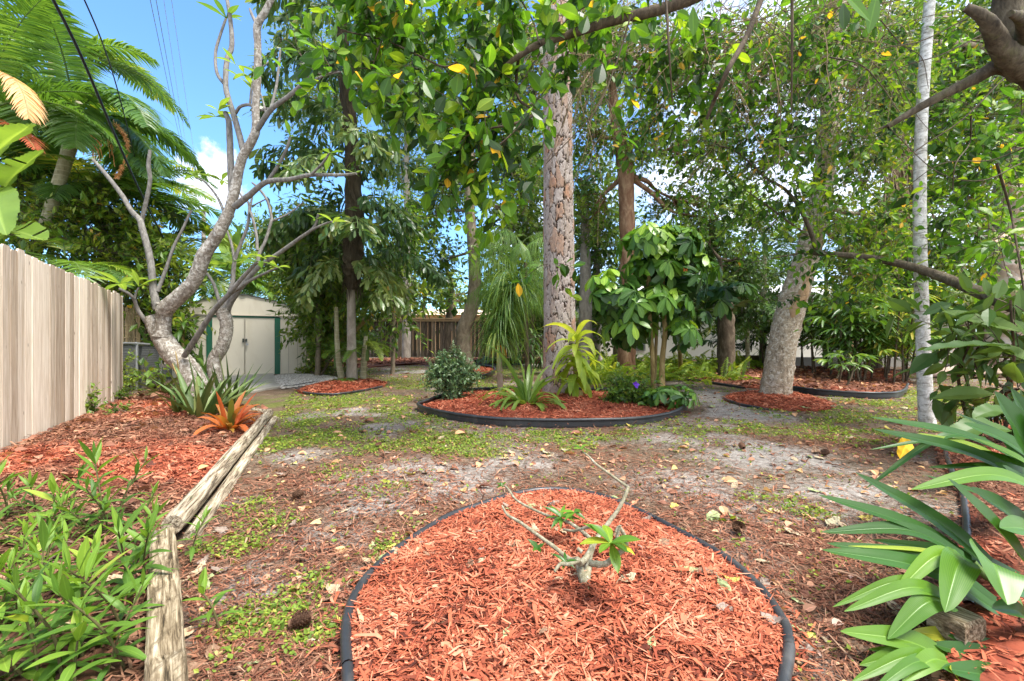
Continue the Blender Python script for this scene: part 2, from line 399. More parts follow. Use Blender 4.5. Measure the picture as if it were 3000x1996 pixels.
def mulch_mat():
    m, nt = newmat('red_mulch')
    r = attr(nt, 'rnd'); red = attr(nt, 'lv')
    n = noise(nt, objco(nt), 28., 4, .7)
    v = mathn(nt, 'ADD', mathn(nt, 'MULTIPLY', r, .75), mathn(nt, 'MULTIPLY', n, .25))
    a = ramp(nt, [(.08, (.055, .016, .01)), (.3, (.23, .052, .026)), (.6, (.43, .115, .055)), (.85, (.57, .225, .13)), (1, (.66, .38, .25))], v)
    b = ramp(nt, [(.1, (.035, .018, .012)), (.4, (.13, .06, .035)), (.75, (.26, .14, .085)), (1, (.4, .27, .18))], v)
    finish(nt, mixc(nt, red, b, a), .85, n, .4, .004, spec=.2)
    return m
MULCH = mulch_mat()
def ground_mat():
    m, nt = newmat('sandy_soil')
    co = objco(nt)
    green = attr(nt, 'rnd'); sand = attr(nt, 'lv'); red = attr(nt, 'red')
    n1 = noise(nt, co, 3.2, 8, .75, .6); n2 = noise(nt, co, 26., 7, .8); n3 = noise(nt, co, 170., 3, .7)
    nn = mathn(nt, 'ADD', mathn(nt, 'MULTIPLY', n1, .26), mathn(nt, 'ADD', mathn(nt, 'MULTIPLY', n2, .46), mathn(nt, 'MULTIPLY', n3, .28)))
    soil = ramp(nt, [(.38, (.03, .022, .015)), (.47, (.1, .07, .047)), (.55, (.19, .14, .095)), (.66, (.33, .26, .185))], nn)
    redc = ramp(nt, [(.38, (.04, .022, .015)), (.5, (.14, .08, .05)), (.64, (.29, .185, .12))], nn)
    soil = mixc(nt, red, soil, redc)
    sandc = ramp(nt, [(.38, (.06, .05, .042)), (.46, (.2, .175, .155)), (.55, (.38, .35, .32)), (.66, (.58, .55, .51))], nn)
    f = ramp(nt, [(.62, grey(0)), (.92, grey(.85))], mathn(nt, 'ADD', mathn(nt, 'MULTIPLY', sand, .42), mathn(nt, 'MULTIPLY', nn, 1.05)))
    c = mixc(nt, f, soil, sandc)
    gr = ramp(nt, [(.32, (.04, .05, .012)), (.5, (.115, .15, .025)), (.7, (.24, .25, .06))], mathn(nt, 'ADD', mathn(nt, 'MULTIPLY', n2, .6), mathn(nt, 'MULTIPLY', n3, .4)))
    f2 = ramp(nt, [(.5, grey(0)), (.8, grey(.75))], mathn(nt, 'ADD', mathn(nt, 'MULTIPLY', green, .5), mathn(nt, 'MULTIPLY', nn, .62)))
    c = mixc(nt, f2, c, gr)
    finish(nt, c, .95, nn, .9, .03, spec=.15)
    return m
# world masks given as soft spots on the ground (metres)
def spots(lst):
    o = []
    for px, py, rx, ry, k in lst:
        c = G(px, py); e = G(px, py + ry); o.append((c[0], c[1], rx * c[1] / F, abs(c[1] - e[1]) + .05, k))
    return o
SAND = spots([(1222,1375,70,14,1),(1388,1410,110,22,.9),(890,1336,70,16,.8),(1095,1267,60,14,.8),(2037,1413,190,45,.85),(2228,1337,170,32,.9),(2440,1430,150,30,1),
    (2100,1175,80,28,.9),(713,1735,80,55,1),(640,1800,60,40,.8),(955,1572,110,28,.8),(1990,1290,120,20,.7),(1040,1205,50,8,.9),(1060,1480,90,22,.7),(2620,1500,120,30,.8),
    (1500,1370,140,20,.5),(2200,1220,100,15,.8),(1300,1450,80,14,.7),(860,1230,50,10,.5),(2350,1500,120,20,.8),(1180,1090,130,8,.45),(1350,1150,60,6,.8),(760,1650,50,20,.6),(2150,1480,130,22,.7)])
GREEN = spots([(880,1225,110,30,1),(1400,1295,150,26,.85),(1000,1180,150,18,.9),(1250,1125,170,12,.9),(1180,1300,140,22,.7),(900,1290,110,20,.9),(2050,1300,100,16,.5),(2500,1215,170,18,.8),
    (2700,1190,160,14,.9),(2850,1170,120,12,1),(1700,1285,200,14,.8),(1120,1440,90,18,.6),(800,1530,80,20,.55),(700,1600,90,22,.55),(880,1720,90,40,.6),(800,1800,110,50,.7),(920,1850,80,40,.6),
    (2250,1450,80,12,.7),(2360,1495,70,10,.9),(1200,1220,120,16,.8),(740,1480,50,16,.6),(1080,1390,120,18,.5),(2330,1260,170,14,.6),(1500,1085,200,9,.9),(1000,1090,120,8,.7),(1420,1330,60,10,.9),(1130,1610,50,20,.8)])
RED = spots([(1200,1430,400,50,.7),(900,1450,300,60,.6),(2300,1600,250,90,1),(2100,1500,150,50,.8),(2500,1750,250,110,1),(900,1900,150,80,1),(750,1600,200,80,.5),(2450,1300,250,20,.6),(1100,1560,150,60,.5),(1200,1060,250,12,.8),(700,1900,120,80,.6)])
def smask(x, y, lst):
    o = np.zeros_like(x)
    for cx, cy, rx, ry, k in lst:
        o = np.maximum(o, k * np.exp(-(((x - cx) / rx) ** 2 + ((y - cy) / ry) ** 2) * .55))
    return o
def masks(x, y):
    a = fbm(x * 1.3, y * 1.3, 3); b = fbm(x * 4, y * 4, 9); b2 = fbm(x * 3.2 + 9, y * 3.2, 21, 5)
    sand = np.clip(smask(x, y, SAND) * (.45 + 1.1 * b) + sstep(.52, .68, a) * .55, 0, 1)
    green = np.clip(smask(x, y, GREEN) * (.25 + 1.5 * b2) + sstep(.42, .6, b2) * .6 * sstep(2.2, 6, y), 0, 1) * (1 - .4 * sand)
    red = np.clip(smask(x, y, RED) + sstep(.5, .7, fbm(x * .9, y * .9, 40)) * .5, 0, 1)
    return sand, green, red
gzv = lambda y: np.maximum(0, .0128 * (np.minimum(y, 26.) - 6.))
def bumpz(x, y):
    return .035 * (fbm(x * 1.1, y * 1.1, 5, 3) - .5) + .014 * (fbm(x * 6, y * 6, 6, 3) - .5)
mb = MB()
ny, nx = 620, 420
yy = np.exp(np.linspace(math.log(2.2), math.log(420.), ny)) - 3.2
ss = np.linspace(-1, 1, nx); ss = np.sign(ss) * (np.abs(ss) * .7 + .3 * np.abs(ss) ** 3) * 1.9
Xg = ss[None, :] * (yy[:, None] + 3.2); Yg = np.repeat(yy[:, None], nx, 1)
Zg = gzv(Yg) + bumpz(Xg, Yg)
sand_, green_, red_ = masks(Xg, Yg)
ii = np.arange(ny - 1)[:, None] * nx + np.arange(nx - 1)[None]
mb.add(np.stack([Xg, Yg, Zg], -1), np.stack([ii, ii + 1, ii + nx + 1, ii + nx], -1).reshape(-1, 4), green_.ravel(), sand_.ravel())
ground = mb.build('ground', ground_mat(), smooth=True)
at = ground.data.attributes.new('red', 'FLOAT', 'POINT'); at.data.foreach_set('value', red_.ravel().astype(np.float32))
tag(ground, 'bare sandy yard soil with patches of moss and leaf litter', 'ground', kind='structure')
# ---------------------------------------------------------------- beds
BEDS = []
def in_poly(x, y, poly):
    o = np.zeros(x.shape, bool); j = len(poly) - 1
    for i in range(len(poly)):
        xi, yi = poly[i]; xj, yj = poly[j]
        o ^= ((yi > y) != (yj > y)) & (x < (xj - xi) * (y - yi) / (yj - yi + 1e-12) + xi)
        j = i
    return o
class Bed:
    def __init__(s, pix, H, n=120, base=.012, cen=None):
        s.poly = polygon_star(A([G(*p)[:2] for p in pix]), n); s.c = s.poly.mean(0) if cen is None else G(*cen)[:2]; s.H = H; s.base = base
        d = s.poly - s.c; s.ang = np.arctan2(d[:, 1], d[:, 0]); o = np.argsort(s.ang)
        s.sa = s.ang[o]; s.sr = np.hypot(d[:, 0], d[:, 1])[o]; BEDS.append(s)
    def s_of(s, x, y):
        d0 = x - s.c[0]; d1 = y - s.c[1]
        r = np.interp(np.arctan2(d1, d0), s.sa, s.sr, period=2 * np.pi)
        return np.hypot(d0, d1) / r
    def z(s, x, y):
        q = np.clip(s.s_of(x, y), 0, 1.0)
        return gzv(y) + s.base + s.H * (1 - q ** 2.6) + .04 * min(1, s.H * 8) * (fbm(x * 3.1, y * 3.1, 17, 3) - .5) * sstep(1, .8, q)
    def sample(s, n):
        lo = s.poly.min(0); hi = s.poly.max(0); out = []; k = 0
        while k < n:
            p = lo + (hi - lo) * R.random((n * 2, 2)); m = s.s_of(p[:, 0], p[:, 1]) < 1.0
            out.append(p[m]); k += m.sum()
        return np.concatenate(out)[:n]
def chips(mb, x, y, z, Ls, Ws, rnd, red, tilt=.25):
    n = len(x); an = R.random(n) * np.pi * 2
    d = np.stack([np.cos(an), np.sin(an), tilt * R.normal(size=n)], -1); d = nrm(d)
    up = nrm(UPV + tilt * 1.3 * R.normal(size=(n, 3))); sd = nrm(np.cross(d, up)); nr = np.cross(sd, d)
    c = np.stack([x, y, z], -1); Lh = (Ls / 2)[:, None]; Wh = (Ws / 2)[:, None]; h = Wh * .35
    sk = (.5 + .8 * R.random((n, 1)))
    bend = nr * Lh * .18 * R.normal(size=(n, 1))
    V = np.stack([c - d * Lh - sd * Wh * sk, c - d * Lh + sd * Wh * .6, c + sd * Wh + bend + nr * h, c + d * Lh + sd * Wh * .25 * sk, c + d * Lh - sd * Wh * .6, c - sd * Wh + bend + nr * h], 1)
    k = 6 * np.arange(n)[:, None]
    f = np.concatenate([k + A([[0, 1, 2, 5]]), k + A([[5, 2, 3, 4]])])
    mb.add(V, f, np.repeat(rnd, 6), np.repeat(red, 6))
def bed_object(bed, name, label, nchip, Lm, Wm, redf=None, rings=26, spill=0, shred=0):
    mb = MB()
    th = bed.poly - bed.c; n = len(bed.poly)
    q = np.linspace(0, 1, rings) ** .8
    xy = bed.c + q[:, None, None] * th[None]
    x = xy[..., 0]; y = xy[..., 1]; z = bed.z(x, y); z[-1] -= .05
    i = np.arange(rings - 1)[:, None] * n; j = np.arange(n)[None]; j2 = (j + 1) % n
    f = np.stack([i + j, i + n + j, i + n + j2, i + j2], -1).reshape(-1, 4)
    red = np.ones(x.shape) if redf is None else redf(x, y)
    mb.add(np.stack([x, y, z], -1), f, .12 + .2 * R.random(x.size), red.ravel())  # mound darker than the chips: shade in the gaps put into colour
    p = bed.sample(nchip); x, y = p.T
    if spill:
        a = R.random(spill) * 6.28; side = np.abs(np.cos(a)) ** .5; q = 1 + .012 + np.abs(R.normal(size=spill)) * .05
        k = (side > R.random(spill)) ; a = a[k]; q = q[k]; rr = np.interp(a, bed.sa, bed.sr, period=2 * np.pi) * q
        x = np.concatenate([x, bed.c[0] + rr * np.cos(a)]); y = np.concatenate([y, bed.c[1] + rr * np.sin(a)]); nchip = len(x)
    L = Lm * np.exp(.45 * R.normal(size=nchip)); W = np.minimum(Wm * np.exp(.4 * R.normal(size=nchip)), L * .5)
    clump = fbm(x * 7, y * 7, 31, 3)
    rn = np.clip(.5 + .24 * R.normal(size=nchip) + (clump - .5) * 1.1, 0, 1)
    red = np.clip((np.ones(nchip) if redf is None else redf(x, y)) + .12 * R.normal(size=nchip), 0, 1)
    zc_ = np.where(bed.s_of(x, y) > 1, gzv(y) + bumpz(x, y) + .006, bed.z(x, y))
    chips(mb, x, y, zc_ + .002 + .014 * R.random(nchip) * min(1, Lm / .04), L, W, rn, red)
    if shred:
        p = bed.sample(shred); x, y = p.T
        chips(mb, x, y, bed.z(x, y) + .006 + .014 * R.random(shred), .05 * np.exp(.4 * R.normal(size=shred)), .0026 + .002 * R.random(shred), np.clip(.62 + .25 * R.normal(size=shred), 0, 1), np.clip(.95 + .1 * R.normal(size=shred), 0, 1) if redf is None else np.clip(redf(x, y), 0, 1), .3)
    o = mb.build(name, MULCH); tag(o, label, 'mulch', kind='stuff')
    return o
EDGE = plainmat('black_plastic_edging', (.028, .03, .034), .4, .2, 12., .15, .5, dirt=(.1, .095, .09))
def edging(label, pts, r=.016, band=.07, n=None, lift=.03, closed=False):
    p = smooth_path(pts, n or 14 * len(pts))
    if closed: p = np.vstack([polygon_star(A(pts)[:, :3], 110), polygon_star(A(pts)[:, :3], 110)[:1]])
    p = p.copy(); p[:, 2] += lift + .012 * (fbm(np.arange(len(p)) * .15, np.zeros(len(p)), 3) - .5)
    t = thing('garden_edging', label, 'edging', p[0])
    mb = MB(); tubes(mb, p[None], np.full((1, len(p)), r), 10, .5); mb.build('rim_tube', EDGE, t, smooth=True)
    mb = MB()
    d = nrm(np.gradient(p, axis=0)); sd = nrm(np.cross(d, UPV)); rows = []
    for k, (dz, off) in enumerate(((-r * .6, .004), (-band * .5, .007), (-band, .002), (-band, -.003), (-r * .6, -.003))):
        rows.append(p + UPV * dz + sd * off)
    V = np.stack(rows, 1); m = 5; i = np.arange(len(p) - 1)[:, None] * m; j = np.arange(4)[None]
    mb.add(V, np.stack([i + j, i + j + 1, i + m + j + 1, i + m + j], -1).reshape(-1, 4))
    mb.build('band', EDGE, t, smooth=True)
    return t
near_pts = [(1018,1996),(1030,1800),(1130,1665),(1285,1553),(1390,1508),(1527,1466),(1604,1455),(1693,1459),(1782,1483),(1884,1528),(2088,1642),(2215,1744),(2288,1846),(2310,1920),(2300,2010),(2230,2250),(1900,2420),(1450,2420),(1080,2250)]
bed_near = Bed(near_pts, .105, 160, .026)
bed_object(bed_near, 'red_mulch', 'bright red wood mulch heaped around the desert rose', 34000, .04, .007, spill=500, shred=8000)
edging('black edging tube around the desert rose bed', [G(*p) for p in near_pts], .018, .07, closed=True, lift=.044)
pine_pts = [(1225,1203),(1300,1226),(1450,1247),(1650,1253),(1850,1248),(1960,1230),(2009,1204),(2000,1188),(1950,1170),(1800,1156),(1600,1149),(1420,1151),(1330,1162),(1255,1188)]
bed_pine = Bed(pine_pts, .1, 120, .03)
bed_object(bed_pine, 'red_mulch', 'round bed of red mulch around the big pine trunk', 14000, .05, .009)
edging('black edging standing up around the bed of the big pine', [G(*p) for p in pine_pts], .02, .13, closed=True, lift=.085)
fish_pts = [(872,1149),(934,1159),(1001,1158),(1068,1147),(1130,1132),(1112,1121),(1023,1117),(934,1130)]
bed_fish = Bed(fish_pts, .12, 90, .02)
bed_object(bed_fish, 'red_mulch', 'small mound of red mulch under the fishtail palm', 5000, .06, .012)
edging('thin black edging along the fishtail palm mound', [G(*p) for p in [(868,1143),(900,1156),(960,1160),(1010,1157),(1070,1147),(1120,1136)]], .018, .05)
edging('short black edging strip beside the pebbles', [G(*p) for p in [(832,1137),(880,1131),(930,1122)]], .018, .05)
small_pts = [(1376,1102),(1416,1111),(1450,1094),(1438,1083),(1403,1080),(1380,1089)]
bed_small = Bed(small_pts, .08, 60, .02)
bed_object(bed_small, 'red_mulch', 'smallest ring of red mulch behind the bushy green shrub', 1500, .07, .014)
edging('grey black edging around the smallest mulch ring', [G(*p) for p in small_pts], .022, .13, closed=True, lift=.1)
lean_pts = [(2120,1172),(2179,1190),(2268,1203),(2379,1208),(2446,1198),(2430,1182),(2320,1153),(2223,1150),(2147,1157)]
bed_lean = Bed(lean_pts, .09, 90, .015)
bed_object(bed_lean, 'red_mulch', 'red mulch mound at the foot of the leaning tree', 6000, .05, .01)
edging('dark edging half buried along the leaning tree mound', [G(*p) for p in [(2300,1150),(2223,1149),(2150,1155),(2122,1170),(2170,1188),(2250,1204)]], .018, .05, lift=.02)
rhap_pts = [(2318,1148),(2424,1161),(2535,1168),(2622,1166),(2654,1152),(2662,1115),(2600,1083),(2400,1076),(2150,1072),(1900,1080),(2000,1105),(2130,1130),(2250,1143)]
bed_rhap = Bed(rhap_pts, .05, 110, .015)
def red_rhap(x, y): return np.clip(.25 + .9 * sstep(.45, .62, fbm(x * .8, y * .8, 77)), 0, 1)
bed_object(bed_rhap, 'leaf_mulch', 'brown leaf strewn mulch under the lady palms', 9000, .07, .018, red_rhap)
edging('long black edging in front of the lady palms', [G(*p) for p in [(2312,1147),(2370,1156),(2424,1162),(2535,1169),(2615,1168),(2648,1158),(2660,1140)]], .02, .13, lift=.1)
edging('low black edging in front of the ferns', [G(*p) for p in [(1960,1108),(2000,1114),(2060,1120),(2120,1131),(2180,1140)]], .02, .06)
back_pts = [(1050,1078),(1200,1070),(1390,1068),(1560,1069),(1680,1070),(1720,1058),(1500,1051),(1200,1051),(1000,1055),(960,1068)]
bed_back = Bed(back_pts, .06, 90, .02)
def red_back(x, y): return np.clip(.25 + .8 * sstep(1400, 1460, x * F / y + CX), 0, 1)
bed_object(bed_back, 'red_mulch', 'strip of mulch along the foot of the weathered back fence', 5000, .12, .03, red_back)
edging('black edging of the mulch strip by the back fence', [G(*p) for p in [(1385,1069),(1450,1070),(1550,1070),(1650,1071)]], .025, .07)
left_pts = [(796,1226),(700,1335),(600,1470),(500,1605),(468,1720),(438,2000),(430,2300),(-300,2300),(-900,1750),(-300,1440),(0,1330),(180,1252),(330,1184),(450,1150),(600,1158),(720,1195)]
bed_left = Bed(left_pts, .05, 130, .03, cen=(330, 1480))
def red_left(x, y):
    px = x * F / y + CX; py = CY + F * 1.0 / y
    b = .95 * np.exp(-(((py - 1385) / 60) ** 2)) * sstep(760, 560, px) + .95 * np.exp(-(((px - 440) / 170) ** 2 + ((py - 1215) / 28) ** 2)) + .6 * np.exp(-(((px - 700) / 90) ** 2 + ((py - 1300) / 40) ** 2))
    k = sstep(.36, .62, fbm(x * 2.2, y * 2.2, 51))
    return np.clip((b * (.4 + 1. * k) + .12 * k) * sstep(1580, 1470, py), 0, 1)
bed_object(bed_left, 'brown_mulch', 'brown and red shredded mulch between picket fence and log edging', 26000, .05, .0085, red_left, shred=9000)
right_pts = [(3000,1240),(2820,1250),(2740,1330),(2790,1420),(2820,1560),(2760,1800),(2800,2100),(3300,2300),(3800,1500),(3500,1270)]
bed_right = Bed(right_pts, .04, 80, .02)
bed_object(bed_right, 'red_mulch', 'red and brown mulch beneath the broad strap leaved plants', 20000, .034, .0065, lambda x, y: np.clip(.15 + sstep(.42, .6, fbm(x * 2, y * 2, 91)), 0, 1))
GREYM = plainmat('grey_weathered_edging', (.2, .2, .2), .5, .25, 20., .2)
edging('weathered edging curving under the strap leaved plants', [G(*p) for p in [(2960,1232),(2860,1240),(2770,1285),(2790,1400),(2822,1470),(2835,1620),(2840,1800)]], .018, .05)
# ---------------------------------------------------------------- concrete path, gravel
CONC = plainmat('worn_concrete', (.42, .39, .34), .9, .25, 5., .3, .2, dirt=(.07, .065, .055))
mb = MB()
pp = [G(*p) for p in [(620,1103),(800,1097),(822,1136),(745,1150),(640,1154),(600,1130)]]
top = A(pp) + UPV * .03; n = len(top)
mb.add(np.vstack([top, A(pp) - UPV * .05]), [[i, (i + 1) % n + 0, (i + 1) % n + n, i + n] for i in range(n)])
mb.add(top, [[5, 4, 3, 2], [5, 2, 1, 0]])
tag(mb.build('concrete_path', CONC), 'stained concrete slab in front of the shed doors', 'path', kind='structure')
mb = MB()
gp = Bed([(806,1103),(900,1098),(985,1108),(960,1120),(850,1137),(822,1136)], .03, 60, .01)
p = gp.sample(9000); x, y = p.T
def pebbles(mb, x, y, z, s, rnd):
    n = len(x); V0 = A([[1,0,0],[0,1,0],[-1,0,0],[0,-1,0],[0,0,.7],[0,0,-.4]], float)
    an = R.random(n) * 6.28; q = np.stack([np.cos(an), np.sin(an)], -1); sx = s * (.7 + .6 * R.random(n)); sy = s * (.7 + .5 * R.random(n))
    V = np.stack([x[:, None] + sx[:, None] * (q[:, :1] * V0[None, :, 0] - q[:, 1:] * V0[None, :, 1]), y[:, None] + sy[:, None] * (q[:, 1:] * V0[None, :, 0] + q[:, :1] * V0[None, :, 1]), z[:, None] + s[:, None] * V0[None, :, 2]], -1)
    f = A([[0,1,4],[1,2,4],[2,3,4],[3,0,4],[1,0,5],[2,1,5],[3,2,5],[0,3,5]])
    mb.add(V, (f[None] + 6 * np.arange(n)[:, None, None]).reshape(-1, 3), np.repeat(rnd, 6))
pebbles(mb, x, y, gp.z(x, y), .018 + .018 * R.random(9000), R.random(9000))
m, nt = newmat('pale_pebbles'); finish(nt, ramp(nt, [(0, (.2, .18, .16)), (.5, (.42, .39, .35)), (1, (.66, .63, .58))], attr(nt, 'rnd')), .8, spec=.3)
tag(mb.build('gravel', m), 'pale pebble patch beside the shed slab', 'gravel', kind='stuff')
# ---------------------------------------------------------------- ground litter and weeds
def in_beds(x, y):
    o = np.zeros(x.shape, bool)
    for b in (bed_near, bed_pine, bed_fish, bed_small, bed_lean, bed_left):
        o |= b.s_of(x, y) < 1.0
    return o
def near_sample(n, y0=.9, y1=14, pw=1.3, xs=1.35):
    u = R.random(n); y = (y0 ** (1 - pw) + u * (y1 ** (1 - pw) - y0 ** (1 - pw))) ** (1 / (1 - pw))
    x = (R.random(n) * 2 - 1) * (y * xs + .4)
    k = ~in_beds(x, y) & (x > np.where(y < 2.2, -.92 - .795 * (y - 1.24), -1.67 - .397 * (y - 2.24)) + .07)
    return x[k], y[k]
def flat_leaves(mb, x, y, z, L, W, rnd, shape, tilt=.3, grav=0., fold=.2):
    n = len(x); an = R.random(n) * 6.28
    d = nrm(np.stack([np.cos(an), np.sin(an), tilt * np.abs(R.normal(size=n))], -1))
    put_leaf(mb, np.stack([x, y, z], -1), d, nrm(UPV + tilt * R.normal(size=(n, 3))), L, W, shape, rnd, grav, fold)
x, y = near_sample(230000, .9, 20, 1.45)
s, g, r = masks(x, y); k = R.random(len(x)) < np.clip(g * 1.15 - .2, .012, .8); x, y = x[k], y[k]
# every kept point becomes a sprig of three leaflets
x = np.repeat(x, 3) + .012 * R.normal(size=3 * len(x)); y = np.repeat(y, 3) + .012 * R.normal(size=len(x))
mb = MB(); sz = (.011 + .004 * np.minimum(y, 8) * .55) * np.exp(.3 * R.normal(size=len(x)))
flat_leaves(mb, x, y, gzv(y) + bumpz(x, y) + .004 + .012 * R.random(len(x)), sz, sz * .7, np.clip(.5 + .28 * R.normal(size=len(x)), 0, 1), None, .45)
tag(mb.build('ground_weeds', LM['weed']), 'tiny green creeping weeds and moss on the sandy soil', 'weeds', kind='stuff')
x, y = near_sample(300000, .9, 18, 1.65)
s, g, r = masks(x, y); k = R.random(len(x)) < np.clip(.3 + .45 * r - .2 * s, .05, 1); x, y = x[k], y[k]; n = len(x)
mb = MB(); L = (.026 + .009 * np.minimum(y, 8)) * np.exp(.55 * R.normal(size=n)); W = .0018 + .0009 * np.minimum(y, 9) + .005 * (R.random(n) > .86)
chips(mb, x, y, gzv(y) + bumpz(x, y) + .003 + .008 * R.random(n), L, W, np.clip(.5 + .27 * R.normal(size=n), 0, 1), np.clip(.03 + .16 * r[k] + .16 * R.normal(size=n), 0, 1), .12)
tag(mb.build('leaf_litter', MULCH), 'fine brown needles and bark crumbs strewn over the soil', 'litter', kind='stuff')
# little dead leaf scraps, too many to count
x, y = near_sample(5200, 1.2, 22, 1.35); n = len(x); mb = MB()
sz = (.011 + .0042 * np.minimum(y, 10)) * np.exp(.35 * R.normal(size=n))
flat_leaves(mb, x, y, gzv(y) + bumpz(x, y) + .006, sz * 1.6, sz, np.clip(.4 + .25 * R.normal(size=n), 0, 1), OVATE, .35, .6, .5)
p = bed_rhap.sample(1500); q = bed_left.sample(1000); x, y = np.vstack([p, q]).T; n = len(x)
z = np.concatenate([bed_rhap.z(*p.T), bed_left.z(*q.T)]) + .012
sz = (.016 + .0045 * np.minimum(y, 9)) * np.exp(.35 * R.normal(size=n))
flat_leaves(mb, x, y, z, sz * 1.6, sz, np.clip(.25 + .2 * R.normal(size=n), 0, 1), OVATE, .4, .6, .5)
tag(mb.build('dead_leaf_scraps', LM['dead']), 'scattered small dead leaf scraps on soil and mulch', 'litter', kind='stuff')
# ================================================================ BUILT THINGS
# --- picket fence
FW = wood_mat('weathered_pine_boards', (.36, .29, .22), (.62, .545, .46), (.76, .7, .62), (.46, .34, .23))
t = thing('picket_fence', 'tall grey tan board fence beside the mulch bed', 'fence', (-4.6, 4.08, 0))
pa = A([-4.59, 4.08]); pb = A([-6.42, 7.5]); dv = (pb - pa); Lf = np.hypot(*dv); dv = dv / Lf; nv = A([dv[1], -dv[0]])
ax = A([[dv[0], dv[1], 0], [nv[0], nv[1], 0], [0, 0, 1.]])
mb = MB(); s = -3.2; k = 0
while s < Lf - .02:
    w = .138 + .012 * R.random(); w = min(w, Lf - s)
    f = s / Lf; zt = 1.866 + (1.735 - 1.866) * f + .012 * R.normal(); off = .003 * R.normal()
    c2 = pa + dv * (s + w / 2) + nv * off
    zb = -.08
    # board with clipped corners
    hw = w / 2 - .004; cl = .018; prof = A([[-hw, zb], [hw, zb], [hw, zt - cl], [hw - cl, zt], [-hw + cl, zt], [-hw, zt - cl]])
    V = np.vstack([np.column_stack([c2[0] + prof[:, 0] * dv[0] + q * nv[0], c2[1] + prof[:, 0] * dv[1] + q * nv[1], prof[:, 1]]) for q in (.009, -.009)])
    rn = R.random()
    mb.add(V, [[0, 1, 2, 5], [5, 2, 3, 4]], rn); mb.add(V, [[7, 6, 11, 8], [8, 11, 10, 9]], rn)
    mb.add(V, [[i, i + 6, (i + 1) % 6 + 6, (i + 1) % 6] for i in range(6)], rn)
    s += w + .001 + .004 * R.random(); k += 1
mb.build('board_panel', FW, t)
mb = MB()
for z in (.35, 1.0, 1.55):
    c2 = (pa + dv * (Lf / 2 - 1.6)) - nv * .045; mb.box([c2[0], c2[1], z], Lf / 2 + 1.55, .02, .045, ax, .4)
mb.build('back_rail', FW, t)
mb = MB(); c2 = pb - nv * .06; mb.box([c2[0], c2[1], .85], .045, .045, .86, ax, .3); mb.build('post', FW, t)
# --- slatted bamboo panel past the fence
SL = plainmat('tan_slats', (.38, .29, .17), .8, .3, 20., .3, .2)
b0 = P(330, 1010, 9.3); b1 = P(412, 1010, 9.9)
t = thing('slat_screen', 'old tan slatted screen above the chain link fence', 'screen', [b0[0], b0[1], 0])
mb = MB()
for i in range(17):
    f = i / 16; c = b0 * (1 - f) + b1 * f; hz = .36 + .03 * R.random()
    mb.box([c[0], c[1] + .02 * R.normal(), .95 + hz], .016, .008, hz, None, R.random())
mb.build('slats', SL, t)
mb = MB()
for z in (1.05, 1.3, 1.55):
    tube(mb, [[b0[0], b0[1] - .02, z], [b1[0], b1[1] - .02, z + .02]], [.012, .012], 6)
mb.build('cross_rods', SL, t)
# --- chain link fence
GALV = plainmat('galvanised_pipe', (.4, .41, .42), .45, .2, 20., .05, .5, .6)
MESH = plainmat('dark_mesh', (.03, .035, .035), .6, .3, 30., .1, .3)
t = thing('chain_link_fence', 'low chain link fence with dark screen behind the frangipani', 'fence', P(345, 1100, 8.5))
c0 = P(338, 1006, 8.0); c1 = P(400, 1007, 8.9); c2 = P(470, 1012, 10.0)
mb = MB(); tube(mb, [c0, c1, c2], [.024] * 3, 8); mb.build('top_rail', GALV, t, smooth=True)
mb = MB()
for c in (c1, c2):
    mb = MB(); tube(mb, [c * [1, 1, 0] + [0, 0, -.05], c + [0, 0, .03]], [.03, .03], 8); mb.build('post', GALV, t)
mb = MB()
for (a, b) in ((c0, c1), (c1, c2)):
    n = 38; f = np.linspace(0, 1, n)[:, None]; pt = a * (1 - f) + b * f
    for i in range(n):
        for sg in (-1, 1):
            j = i + sg * 9
            if j < 0 or j >= n: continue
            q = np.stack([pt[i] - [0, 0, .03], A([pt[j][0], pt[j][1], .0])]); tubes(mb, q[None], np.full((1, 2), .003), 3)
mb.build('wire_mesh', GALV, t)
mb = MB()
for (a, b) in ((c0, c1), (c1, c2)):
    o = A([-.03, .05, 0]); q = [a + o - UPV * .03, b + o - UPV * .03, A([b[0], b[1], -.02]) + o, A([a[0], a[1], -.02]) + o]
    mb.add(q + [x + A([-.01, .02, 0]) for x in q], [[0, 1, 2, 3], [7, 6, 5, 4], [0, 4, 5, 1]])
mb.build('dark_screen', MESH, t)
# --- shed
SB = A([-8.44, 11.3, 0.]); SE = A([-5.79, 12.8, 0.]); u = SE - SB; WS = np.linalg.norm(u); u = u / WS; wv = A([-u[1], u[0], 0])
def on_shed(px, py):
    d = A([(px - CX) / F, 1, (CY - py) / F]); n = wv; o = A([0, 0, CH])
    k = np.dot(SB - o, n) / np.dot(d, n); q = o + d * k
    return np.dot(q - SB, u), q[2]
def sp(a, b, z): return SB + u * a + wv * b + UPV * z
CREAM = plainmat('cream_painted_steel', (.66, .61, .5), .5, .06, 3., .06, .35, dirt=(.5, .43, .31))
GRN = plainmat('green_painted_steel', (.012, .11, .062), .45, .15, 8., .05, .4)
DKM = plainmat('dark_roof_edge', (.05, .06, .05), .5, .2, 8., .1)
zb = .06; zw = on_shed(897, 932)[1]; prof = [on_shed(*p) for p in [(513,917),(590,883),(715,864),(832,883),(897,931)]]
zw = (prof[0][1] + prof[-1][1]) / 2
ROOF = [(0, zw), (WS * .2, zw + (prof[1][1] - zw) * .98), (WS * .5, prof[2][1]), (WS * .8, zw + (prof[3][1] - zw) * .98), (WS, zw)]
zr = np.mean([ROOF[1][1], ROOF[3][1]]); ROOF[1] = (ROOF[1][0], zr); ROOF[3] = (ROOF[3][0], zr)
